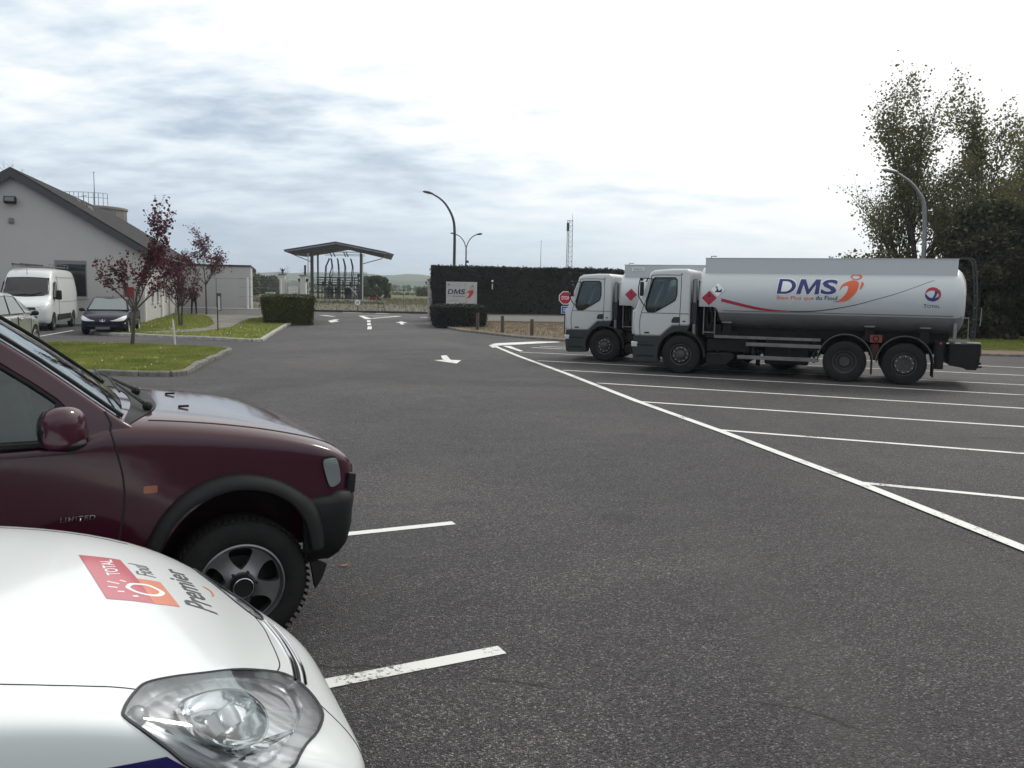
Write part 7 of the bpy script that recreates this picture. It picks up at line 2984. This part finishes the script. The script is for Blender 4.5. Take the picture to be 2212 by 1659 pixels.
for s in (0, 1):
    q = MB()
    y0, y1 = (.03, .12) if s == 0 else (1.88, 1.97)
    q.box(-2.45, -.50, y0, y1, .40, .52)
    q.build('sill_cover', 'black_plastic', SUV, bevel=.03)
# bumper swept round the nose
plan = spline([(.36, .055), (.52, .035), (.62, .06), (.675, .14), (.71, .28), (.75, .60), (.765, 1.0), (.75, 1.40), (.71, 1.72), (.675, 1.86), (.62, 1.94), (.52, 1.965), (.36, 1.945)], 3)
prof = [(-.10, .885), (-.03, .885), (.0, .865), (.012, .82), (.0, .74), (-.005, .66), (-.03, .58), (-.075, .52), (-.14, .475), (-.17, .47), (-.17, .6), (-.12, .8)]
rings = []
for i, p in enumerate(plan):
    a = Vector(plan[min(i + 1, len(plan) - 1)]) - Vector(plan[max(i - 1, 0)])
    a.normalize()
    nrm = Vector((a.y, -a.x))
    # droops lower under the corner
    k = min(1, abs(p[1] - 1) / .9) ** 6
    rings.append([(p[0] + nrm.x * (o_ if p[0] > .45 else o_ * .7), p[1] + nrm.y * (o_ if p[0] > .45 else o_ * .7), z - (.03 * k if z < .6 else 0) - (.02 if z > .86 and p[0] < .55 else 0)) for o_, z in prof])
q = MB()
q.loft(rings)
q.build('front_bumper', 'bumper_plastic' if 'bumper_plastic' in MATS else 'black_plastic', SUV, smooth=50)
for y in (.13, 1.87):
    q = MB()
    q.tube([(.655, y, .86), (.665, y, .93), (.67, y - .0, .975)], [.032, .03, .028], 10)
    q.build('bumper_stub', 'black_plastic', SUV, bevel=.004)
q = MB()
q.prism([(.40, .46), (.44, .47), (.50, .44), (.47, .36), (.43, .30), (.41, .42)], lambda a, c_, t: (a, t, c_), .08, .12)
q.prism([(.30, .52), (.36, .52), (.345, .42), (.33, .45), (.32, .40), (.31, .47)], lambda a, c_, t: (a, t, c_), .2, .23)
q.build('mudflap', 'rubber', SUV, smooth=0)
# inner arch, engine mass, axle
for yy in ((.40, .43), (1.57, 1.6)):
    for cx in (0, -2.95):
        q = MB()
        q.box(cx - .5, cx + .36, yy[0], yy[1], .35, 1.0)
        q.build('inner_arch', 'interior_dark', SUV)
q = MB()
q.box(-3.6, .3, .45, 1.55, .28, .5)
q.build('underbody', 'interior_dark', SUV, smooth=0)
# wheels with five broad spokes
def suv_wheel(cx, s):
    y = .045 if s == 0 else 1.955
    M = Matrix.Translation((cx, y, .388)) @ Matrix.Rotation(radians(90 if s == 0 else -90), 4, 'X')
    wr = thing('wheel', None, None)
    wr.parent = SUV
    r, rr, w = .388, .238, .27
    q = MB()
    q.lathe([(rr, -w + .02), (r - .05, -w), (r - .012, -w + .03), (r, -w + .07), (r, -.075), (r - .01, -.045), (r - .03, -.02), (r - .06, -.006), (r - .1, -.002), (rr + .015, -.012), (rr + .006, -.02), (rr, -.035)], M, 72)
    q.build('tyre', 'rubber', wr, smooth=35)
    q = MB()
    n = 64
    for i in range(n):
        a = 2 * pi * i / n
        for z0, z1, sh in ((-.07, -.015, .02), (-.13, -.08, -.02)):
            P = [M @ Vector(((r + dr) * cos(a + da), (r + dr) * sin(a + da), z)) for dr in (-.005, .003) for da, z in ((-.02, z0), (.02, z0), (.02 + sh, z1), (-.02 + sh, z1))]
            q.add(P, [(0, 1, 2, 3), (7, 6, 5, 4), (0, 4, 5, 1), (1, 5, 6, 2), (2, 6, 7, 3), (3, 7, 4, 0)])
    o = q.build('tread_blocks', 'rubber', wr, smooth=0, fix=False)
    o['kind'] = 'stuff'
    q = MB()
    q.lathe([(rr + .008, -.03), (rr + .006, -.012), (rr - .004, -.008), (rr - .012, -.02), (rr - .018, -.035), (.175, -.045), (.12, -.035), (.085, -.025), (.08, -.02), (.0, -.02), (0, -.07), (.09, -.075), (.17, -.085), (rr - .01, -.09), (rr + .008, -.05)], M, 64)
    rim = q.build('rim', 'rim_dull', wr, smooth=35)
    cs_ = []
    for i in range(5):
        a = 2 * pi * i / 5 + (.32 if s == 0 else .5)
        L = smooth_loop([(.095, -.004), (.115, -.030), (.155, -.058), (.195, -.066), (.212, -.045), (.215, 0), (.212, .045), (.195, .066), (.155, .058), (.115, .030), (.095, .004)], 2)
        q = MB()
        P = [rot2(p, a) for p in L]
        q.add([M @ Vector((p[0], p[1], -.2)) for p in P] + [M @ Vector((p[0], p[1], .1)) for p in P], [(i_, (i_ + 1) % len(P), (i_ + 1) % len(P) + len(P), i_ + len(P)) for i_ in range(len(P))] + [tuple(range(len(P) - 1, -1, -1)), tuple(range(len(P), 2 * len(P)))])
        c_ = q.build('c', 'rim_dull', None, smooth=0)
        c_.parent = SUV
        cs_.append(c_)
    bpy.context.view_layer.update()
    cut(rim, cs_, angle=35)
    b = rim.modifiers.new('b', 'BEVEL')
    b.width = .012
    b.segments = 3
    b.limit_method = 'ANGLE'
    b.angle_limit = radians(50)
    q = MB()
    q.lathe([(rr - .01, -.09), (rr - .02, -.2), (0, -.2)], M, 32)
    q.lathe([(.15, -.15), (.15, -.12), (0, -.12)], M, 24)
    q.build('brake_disc', 'interior_dark', wr)
    q = MB()
    q.lathe([(.068, -.02), (.068, .015), (.062, .028), (.052, .03), (.05, .024), (0, .022)], M, 32)
    q.build('hub_cap', 'hub_black' if 'hub_black' in MATS else 'black_plastic', wr, smooth=35)
    q = MB()
    q.lathe([(.0505, .0242), (.0535, .031), (.0565, .031), (.0585, .0295)], M, 32)
    q.build('hub_ring', 'chrome', wr, smooth=35)
    for i in range(6):
        a = 2 * pi * i / 6 + .1
        q = MB()
        c1 = M @ Vector((.082 * cos(a), .082 * sin(a), -.03))
        c2 = M @ Vector((.082 * cos(a), .082 * sin(a), -.008))
        q.tube([c1, c2], .009, 6)
        q.build('wheel_nut', 'steel_black', wr)


for cx in (0, -2.95):
    suv_wheel(cx, 0)
    suv_wheel(cx, 1)
# door mirror
q = MB()
rings = []
for t_, (cx, cy, cz, rx, rz_) in enumerate([(-.90, -.20, 1.375, .03, .05), (-.90, -.19, 1.375, .075, .095), (-.885, -.15, 1.378, .092, .112), (-.865, -.10, 1.378, .094, .113), (-.845, -.05, 1.37, .085, .10), (-.825, -.01, 1.35, .06, .075), (-.815, .03, 1.335, .05, .05)]):
    rings.append([(cx + rx * math.copysign(abs(cos(t)) ** .7, cos(t)), cy, cz + rz_ * math.copysign(abs(sin(t)) ** .7, sin(t))) for t in np.linspace(0, 2 * pi, 21)[:-1]])
q.loft(rings)
mr = q.build('door_mirror', 'paint_maroon', SUV, smooth=50, sub=1)
q = MB()
q.sphere((-.95, -.11, 1.375), .1, 14, 10, (.42, .85, .92))
q.build('mirror_glass', 'glass_dark', mr)
q = MB()
q.sphere((-.86, -.09, 1.30), .09, 14, 10, (1.0, 1.1, .45))
q.tube([(-.84, -.02, 1.31), (-.80, .05, 1.31)], .045, 8)
q.build('mirror_foot', 'black_plastic', mr)
# interior
for y in (.28, 1.12):
    q = MB()
    q.prism([(-1.10, 1.05), (-.97, 1.05), (-1.07, 1.50), (-1.15, 1.56), (-1.25, 1.54), (-1.27, 1.3)], lambda a, c_, t: (a, t, c_), y, y + .52)
    q.build('seat', 'interior_seat', SUV, bevel=.05)
    q = MB()
    q.prism([(-1.10, 1.56), (-1.06, 1.62), (-1.10, 1.70), (-1.19, 1.71), (-1.23, 1.62), (-1.19, 1.56)], lambda a, c_, t: (a, t, c_), y + .12, y + .40)
    q.build('headrest', 'interior_seat', SUV, bevel=.03)
q = MB()
q.prism([(-.60, 1.22), (-.66, 1.37), (-.80, 1.38), (-1.0, 1.33), (-1.05, 1.2), (-1.0, 1.0), (-.7, 1.0)], lambda a, c_, t: (a, t, c_), .16, 1.84)
q.build('dashboard', 'interior_dark', SUV, bevel=.03)
q = MB()
q.lathe([(.17, 0), (.185, .012), (.2, 0), (.185, -.012), (.17, 0)], Matrix.Translation((-1.12, 1.4, 1.36)) @ Matrix.Rotation(radians(-65), 4, 'Y'), 28)
q.tube([(-1.12, 1.22, 1.36), (-1.12, 1.58, 1.36)], .02, 6)
q.tube([(-1.12, 1.4, 1.36), (-.95, 1.4, 1.28)], .03, 6)
q.build('steering_wheel', 'interior_dark', SUV)

# ============================================================ WHITE CAR IN FRONT
WC = thing('white_car', 'white car with round red and orange fuel logo on its bonnet, nearest the camera', 'car', (-.50, 2.72, 0), radians(25))
CY = .611
wbs = [(.085, .34, .24, .30, .40), (.07, .50, .22, .34, .46), (.015, .64, .21, .38, .52), (-.10, .715, .21, .47, .61), (-.249, .79, .21, .574, .714), (-.409, .855, .21, .701, .843), (-.649, .909, .21, .828, .973), (-.999, .938, .21, .919, 1.066), (-1.349, .945, .21, .965, 1.112), (-1.45, .945, .21, .97, 1.115)]
wcab = [(-1.58, .945, .21, .98, 1.10), (-1.75, .945, .21, .99, 1.08), (-3.6, .945, .21, .99, 1.08), (-4.15, .93, .24, .98, 1.06), (-4.2, .88, .3, .95, 1.04)]
wbody = loft_body([(x, w, zb, zs, zt, CY, .40, 9) for x, w, zb, zs, zt in wbs + wcab], 'body', 'paint_white', WC, sub=2)
#WBODY_DONE
bpy.context.view_layer.update()
WB = BVHTree.FromObject(wbody, bpy.context.evaluated_depsgraph_get())


def w_top(x, y, off=.0015):
    h = WB.ray_cast(Vector((x, y, 4)), Vector((0, 0, -1)))
    return tuple(h[0] + h[1] * off) if h[0] else (x, y, .8)


def w_side(x, z, off=.002):
    h = WB.ray_cast(Vector((x, -3, z)), Vector((0, 1, 0)))
    return tuple(h[0] + h[1] * off) if h[0] else (x, -.3, z)


def w_near(p, off=.001):
    h = WB.find_nearest(Vector(p))
    return tuple(h[0] + h[1] * off)


def mir(p):
    return (p[0], 2 * CY - p[1], p[2])


LAMP = [(-.666, -.135, .953), (-.688, -.187, .953), (-.703, -.236, .947), (-.699, -.259, .936), (-.654, -.278, .897), (-.593, -.278, .83), (-.53, -.268, .758), (-.42, -.245, .70), (-.30, -.205, .655), (-.241, -.165, .637), (-.215, -.131, .649), (-.177, -.056, .643), (-.115, .067, .611), (-.062, .235, .575),
        (-.055, .345, .572), (-.077, .43, .59), (-.116, .475, .619), (-.184, .45, .668), (-.321, .29, .771), (-.46, .102, .864), (-.577, -.02, .922), (-.64, -.085, .946)]
INNER = [(-.645, -.221, .928), (-.634, -.169, .934), (-.58, -.085, .92), (-.504, .012, .886), (-.403, .142, .828), (-.227, .353, .7), (-.134, .381, .632), (-.12, .26, .62), (-.16, .1, .649), (-.213, -.037, .675), (-.268, -.134, .699), (-.38, -.21, .73), (-.461, -.235, .77), (-.559, -.245, .865)]
BOWL = [(-.537, -.136, .893), (-.489, -.056, .874), (-.419, .035, .836), (-.346, .105, .787), (-.291, .081, .744), (-.284, -.022, .733), (-.315, -.128, .742), (-.347, -.171, .755), (-.425, -.215, .779), (-.48, -.225, .822), (-.523, -.205, .867)]


def smooth3(pts, n=5):
    out = []
    L = len(pts)
    for i in range(L):
        p0, p1, p2, p3 = (Vector(pts[(i + k) % L]) for k in (-1, 0, 1, 2))
        for j in range(n):
            t = j / n
            out.append(0.5 * ((2 * p1) + (p2 - p0) * t + (2 * p0 - 5 * p1 + 4 * p2 - p3) * t * t + (3 * p1 - p0 - 3 * p2 + p3) * t ** 3))
    return out


N_ = Vector((.42, -.62, .66)).normalized()
U_ = N_.cross(Vector((0, 0, 1))).normalized()
V_ = N_.cross(U_)
C0 = Vector((-.38, .02, .78))


def to2(p):
    d = Vector(p) - C0
    return (d.dot(U_), d.dot(V_))


def from2(a, b, ext=0.0):
    return C0 + U_ * a + V_ * b + N_ * ext


def mk_lamp(flip):
    """lens over a recessed reflector, cut into the body; flip builds the far one"""
    base_ = LAMP if not flip else [tuple(Vector((-.20, -.03, .66)) + (Vector(p) - Vector((-.20, -.03, .66))) * .42) for p in LAMP]
    L2 = [to2(p) for p in smooth3(base_, 3)]

    def surf(a, b):
        o = from2(a, b, 1.0)
        h = WB.ray_cast(o, -N_)
        return h[0] if h[0] else from2(a, b)

    def F(p):
        return mir(p) if flip else tuple(p)
    # cutter
    q = MB()
    n = len(L2)
    q.add([F(surf(a, b) + N_ * .30) for a, b in L2] + [F(surf(a, b) - N_ * .24) for a, b in L2],
          [(i, (i + 1) % n, (i + 1) % n + n, i + n) for i in range(n)] + [tuple(range(n - 1, -1, -1)), tuple(range(n, 2 * n))])
    # replace the n-gon caps by triangulated ones
    tris = tessellate_polygon([[Vector((a, b, 0)) for a, b in L2]])
    q.f = q.f[:n] + [tuple(t) for t in tris] + [tuple(i + n for i in t[::-1]) for t in tris]
    q.mi = [0] * len(q.f)
    c = q.build('c', 'lamp_bucket', None, smooth=0)
    c.parent = WC
    # grid over the lamp area
    xs_ = [p[0] for p in L2]
    ys_ = [p[1] for p in L2]
    step = .012
    P = [Vector(p) for p in L2]
    nb = len(P)
    gx = np.arange(min(xs_), max(xs_), step)
    gy = np.arange(min(ys_), max(ys_), step)
    G_ = np.array([(x, y) for x in gx for y in gy])
    ins = in_poly(G_, L2)
    LA = np.array(L2)

    def edge_d(p):
        a = LA
        b = np.roll(LA, -1, 0)
        ab = b - a
        t = np.clip(((p - a) * ab).sum(1) / ((ab ** 2).sum(1) + 1e-12), 0, 1)
        return np.sqrt(((a + ab * t[:, None] - p) ** 2).sum(1)).min()
    inner = [p for p in G_[ins] if edge_d(p) > step * .6]
    P += [Vector(p) for p in inner]
    vo, _, fo_, *_r = delaunay_2d_cdt(P, [], [list(range(nb))], 1, 1e-6)
    S = [surf(v.x, v.y) for v in vo]
    D = [edge_d(np.array((v.x, v.y))) for v in vo]
    q = MB()
    q.add([F(s + N_ * .0035) for s in S], [tuple(f) for f in fo_])
    lens = q.build('lens', 'lens_clear', WC, smooth=80)
    q = MB()
    dep = [.004 + .075 * min(1, (d / .055)) ** .6 for d in D]
    B2 = [to2(p) for p in smooth3(BOWL, 3)]
    cen = np.array([[sum(vo[i].x for i in f) / 3, sum(vo[i].y for i in f) / 3] for f in fo_])
    inb = in_poly(cen, B2) if not flip else np.zeros(len(fo_), bool)
    q.add([F(s - N_ * k) for s, k in zip(S, dep)], [tuple(f) for f, z_ in zip(fo_, inb) if not z_])
    hl = q.build('headlight', 'lamp_bucket', WC, smooth=80)
    lens.parent = hl
    # rubber edge
    q = MB()
    q.tube([F(surf(a, b) + N_ * .001) for a, b in L2 + [L2[0]]], .0055, 5, cap=False)
    q.build('lamp_seal', 'seal_grey', hl)
    if flip:
        return c
    # bright frame and the bowls
    I3 = [surf(*to2(p)) for p in smooth3(INNER, 4)]
    q = MB()
    q.loft([[F(p - N_ * k + (Vector(F(C0)) * 0)) for k in (.022, .016, .020, .055)] for p in I3 + [I3[0]]], False, False, closed=False)
    q.build('lamp_bezel', 'chrome', hl, smooth=60)
    B3 = [surf(*to2(p)) for p in smooth3(BOWL, 4)]
    cb = sum(B3, Vector()) / len(B3)
    rings = []
    for k, dd in ((1.0, .018), (.985, .024), (.9, .05), (.75, .078), (.5, .10), (.25, .108)):
        rings.append([F(cb + (p - cb) * k - N_ * dd) for p in B3])
    q = MB()
    q.loft(rings, False, True)
    q.build('reflector_bowl', 'reflector', hl, smooth=60)
    q = MB()
    q.loft([[F(p - N_ * .017) for p in B3], [F(cb + (p - cb) * 1.07 - N_ * .019) for p in B3], [F(cb + (p - cb) * 1.09 - N_ * .04) for p in B3]], False, False)
    q.build('bowl_rim', 'chrome', hl, smooth=60)
    # bulb shield: a grey half shell in the bowl
    M = Matrix.Translation(F(cb - N_ * .055))
    q = MB()
    q.sphere(M @ Vector((.0, .0, 0)), .045, 20, 12, (1, 1, .9))
    q.lathe([(.047, -.03), (.05, 0), (.047, .03)], M @ N_.to_track_quat('X', 'Z').to_matrix().to_4x4(), 24)
    q.build('bulb_shield', 'shield_grey', hl)
    q = MB()
    for (a0, a1, k) in ((.62, .80, .03), (.80, .95, .04)):
        A_ = I3[int(a0 * len(I3)) % len(I3)]
        B_ = I3[int(a1 * len(I3)) % len(I3)]
        q.tube([F(A_ - N_ * k), F(B_ - N_ * k)], .006, 5)
    A_, B_ = surf(*to2((-.33, -.165, .75))), surf(*to2((-.20, .02, .66)))
    q.tube([F(A_ - N_ * .03), F(B_ - N_ * .03)], .008, 5)
    A_, B_ = surf(*to2((-.44, -.20, .78))), surf(*to2((-.30, -.14, .715)))
    q.tube([F(A_ - N_ * .03), F(B_ - N_ * .03)], .008, 5)
    q.build('lamp_trim', 'chrome', hl)
    # indicator pocket towards the wing
    q = MB()
    q.sphere(F(surf(*to2((-.66, -.225, .925))) - N_ * .03), .03, 12, 8)
    q.build('indicator_bulb', 'shield_grey', hl)
    return c


m_ = mat('lamp_bucket', (.88, .90, .92), .30, .4)
tt = m_.node_tree
wv = nn(tt, 'ShaderNodeTexWave')
wv.inputs['Scale'].default_value = 9
wv.inputs['Distortion'].default_value = 1.2
wv.bands_direction = 'DIAGONAL'
cc_ = nn(tt, 'ShaderNodeTexCoord')
tt.links.new(cc_.outputs['Object'], wv.inputs['Vector'])
b_ = nn(tt, 'ShaderNodeBump')
b_.inputs['Strength'].default_value = .25
b_.inputs['Distance'].default_value = .01
tt.links.new(wv.outputs['Fac'], b_.inputs['Height'])
tt.links.new(b_.outputs[0], tt.nodes['Principled BSDF'].inputs['Normal'])
mat('reflector', (.78, .80, .82), .10, .95)
mat('shield_grey', (.42, .44, .46), .25, .4, coat=.5)
mat('seal_grey', (.03, .032, .035), .5)
mat('decal_red', (.46, .09, .115), .35, coat=.6)  # decal red and orange paled: bonnet glare put into the colour
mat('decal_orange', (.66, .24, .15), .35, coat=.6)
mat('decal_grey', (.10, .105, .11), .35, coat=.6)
mat('decal_blue', (.012, .008, .10), .3, coat=.8)
cs = [mk_lamp(False), mk_lamp(True)]
# wheel arches and cabin space
for cx in (-.86, -3.4):
    for s in (-1, 1):
        q = MB()
        y0, y1 = CY + s * 1.2, CY + s * .62
        q.loft([[(cx + .37 * cos(t), y, .33 + .37 * sin(t)) for t in np.linspace(0, 2 * pi, 33)[:-1]] for y in (y0, y1)])
        c = q.build('c', 'interior_dark', None, smooth=0)
        c.parent = WC
        cs.append(c)
bpy.context.view_layer.update()
cut(wbody, cs, angle=38)


def gap(name, pts, r=.003, m='interior_dark', off=-.0005, n=6):
    P = [w_near(p, off) for p in spline(pts, n)]
    q = MB()
    q.tube(P, r, 5, cap=False)
    return q.build(name, m, WC)


gap('bonnet_gap', [(-1.5, -.16, 1.08), (-.995, -.164, 1.043), (-.838, -.156, 1.006), (-.713, -.137, .969), (-.668, -.134, .954)], .0028)
gap('bonnet_gap', [mir(p) for p in [(-1.5, -.16, 1.08), (-.995, -.164, 1.043), (-.838, -.156, 1.006), (-.713, -.137, .969), (-.668, -.134, .954)]], .0028)
HF = [(-.182, .455, .667), (-.158, .60, .65), (-.150, .76, .645), (-.153, .95, .643), (-.17, 1.06, .655)]
fr_ = [(-.182, .452, .667), (-.160, .53, .653), (-.150, .611, .648), (-.160, .69, .653), (-.182, .77, .667)]
gap('bonnet_gap', HF + [mir((-.182, .455, .667))] if False else [(-.182, .452, .667), (-.155, .55, .65), (-.148, .66, .645), (-.150, .80, .645), (-.155, .95, .648), (-.19, 1.10, .67)], .0032)
gap('grille', [(-.10, .47, .61), (-.082, .60, .595), (-.075, .72, .59), (-.085, .9, .597), (-.12, 1.06, .62)], .016, 'black_plastic', -.008)
gap('grille_strip', [(-.115, .46, .62), (-.098, .60, .605), (-.09, .72, .60), (-.10, .9, .608), (-.135, 1.06, .63)], .006, 'chrome', .004)
gap('grille_strip', [(-.075, .47, .59), (-.057, .60, .575), (-.05, .72, .57), (-.06, .9, .577), (-.095, 1.06, .60)], .006, 'chrome', .004)
gap('bumper_gap', [(-.055, .34, .572), (-.03, .30, .55), (.02, .22, .50), (.05, .12, .44)], .003)


def quad(TL, TR, BL, BR):
    def f(a, b):
        x = (BL[0] * (1 - a) + BR[0] * a) * (1 - b) + (TL[0] * (1 - a) + TR[0] * a) * b
        y = (BL[1] * (1 - a) + BR[1] * a) * (1 - b) + (TL[1] * (1 - a) + TR[1] * a) * b
        return (x, y)
    return f


def wd(bm, name, m, off, f=None, sl=10):
    # map into plan first, then slice and drape
    if f:
        for v in bm.verts:
            a, b = f(v.co.x, v.co.y)
            v.co.x, v.co.y = a, b
    return decal(bm, lambda a, b: w_top(a, b, off), name, m, WC, sl, both=True)


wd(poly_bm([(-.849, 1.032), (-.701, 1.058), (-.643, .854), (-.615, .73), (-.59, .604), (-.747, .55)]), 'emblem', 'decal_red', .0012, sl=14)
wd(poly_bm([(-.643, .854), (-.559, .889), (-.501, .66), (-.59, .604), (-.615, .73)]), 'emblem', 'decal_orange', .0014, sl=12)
ro = [(-.686, .718), (-.672, .767), (-.646, .79), (-.607, .808), (-.569, .792), (-.548, .761), (-.57, .704), (-.606, .678), (-.649, .678), (-.672, .693)]
cxr = (sum(p[0] for p in ro) / 10, sum(p[1] for p in ro) / 10)
ri = [(cxr[0] + (p[0] - cxr[0]) * .74, cxr[1] + (p[1] - cxr[1]) * .74) for p in ro]
wd(poly_bm(smooth_loop(ro, 4), [smooth_loop(ri, 4)]), 'emblem', 'ink_white', .0018, sl=8)
for a, b in [((-.747, .744), (-.706, .74)), ((-.744, .685), (-.712, .693)), ((-.704, .785), (-.683, .78)), ((-.712, .650), (-.690, .662)), ((-.662, .628), (-.644, .644))]:
    a, b = Vector(a), Vector(b)
    n = (b - a).orthogonal().normalized() * .0055
    wd(poly_bm([tuple(a + n), tuple(a - n), tuple(b - n), tuple(b + n)]), 'emblem', 'ink_white', .0018, sl=3)
wd(text_bm('TOTAL', 1, 1, 0, .01), 'lettering', 'ink_white', .0018, quad((-.747, .815), (-.777, .995), (-.699, .852), (-.733, 1.03)), 8)
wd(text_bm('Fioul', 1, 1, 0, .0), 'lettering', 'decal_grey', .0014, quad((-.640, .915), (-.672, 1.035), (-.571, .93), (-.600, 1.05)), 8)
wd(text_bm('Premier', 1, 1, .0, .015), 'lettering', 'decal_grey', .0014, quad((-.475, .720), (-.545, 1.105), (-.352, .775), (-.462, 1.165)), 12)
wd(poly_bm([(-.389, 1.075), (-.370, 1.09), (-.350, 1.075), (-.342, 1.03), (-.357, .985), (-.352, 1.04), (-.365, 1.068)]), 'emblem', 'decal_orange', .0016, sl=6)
# blue side band
bm = poly_bm([(-.60, .815), (-.80, .832), (-1.5, .88), (-4.0, .90), (-4.0, .60), (-1.5, .60), (-1.2, .60), (-.55, .70), (-.53, .748)])
decal(bm, lambda a, c_: w_side(a, c_, .002), 'side_band', 'decal_blue', WC, 24, both=True)
# cabin, glass, wheels, mirrors (mostly outside the frame)
cab_s = [(-1.50, -1.52, .80, .78, 1.07, 1.10), (-1.55, -2.25, .84, .72, 1.05, 1.80), (-2.6, -2.6, .86, .74, 1.05, 1.88), (-3.9, -3.8, .86, .74, 1.05, 1.86), (-4.15, -4.05, .84, .72, 1.02, 1.80), (-4.2, -4.15, .82, .72, 1.0, 1.5)]
q = MB()
q.loft([[(x, CY - w0, z0), (x2, CY - w1, zt - .05), (x2, CY - w1 * .86, zt - .008), (x2, CY, zt), (x2, CY + w1 * .86, zt - .008), (x2, CY + w1, zt - .05), (x, CY + w0, z0)] for x, x2, w0, w1, z0, zt in cab_s])
q.build('cabin', 'paint_white', WC, smooth=35)
P = [(-1.56, CY - .74, 1.13), (-1.56, CY + .74, 1.13), (-2.17, CY + .66, 1.74), (-2.17, CY - .66, 1.74)]
pane(WC, 'windscreen', [(a + .02, b, c_ + .02) for a, b, c_ in P], 'glass_dark', .005)
for s in (-1, 1):
    for x0, x1, x2, x3 in ((-1.75, -2.5, -2.5, -2.25), (-2.6, -3.4, -3.4, -2.6)):
        P = [(x0, CY + s * .865, 1.10), (x1, CY + s * .872, 1.10), (x2, CY + s * .77, 1.72), (x3, CY + s * .765, 1.72)]
        pane(WC, 'side_window', P if s < 0 else P[::-1], 'glass_dark', .006)
    q = MB()
    q.sphere((-1.78, CY + s * 1.06, 1.12), .12, 14, 10, (.6, .9, 1.05))
    q.tube([(-1.75, CY + s * .9, 1.03), (-1.76, CY + s * 1.0, 1.06)], .035, 8)
    q.build('door_mirror', 'paint_white', WC)
for cx in (-.86, -3.4):
    for s in (-1, 1):
        W_ = thing('axle_side', None, None)
        W_.name = 'wheel'
        W_.parent = WC
        M = Matrix.Translation((cx, CY + s * .925, .33)) @ Matrix.Rotation(radians(90 if s < 0 else -90), 4, 'X')
        q = MB()
        q.lathe([(.2, -.19), (.3, -.2), (.33, -.16), (.33, -.04), (.31, -.004), (.22, .0), (.2, -.02)], M, 40)
        q.build('tyre', 'rubber', W_, smooth=35)
        q = MB()
        q.lathe([(.205, -.02), (.19, -.01), (.16, -.03), (.05, -.01), (0, -.01), (0, -.15), (.19, -.15)], M, 40)
        q.build('rim', 'rim_alloy', W_, smooth=35)
q = MB()
q.box(-3.9, -.5, CY - .6, CY + .6, .2, .45)
q.build('underbody', 'interior_dark', WC, smooth=0)
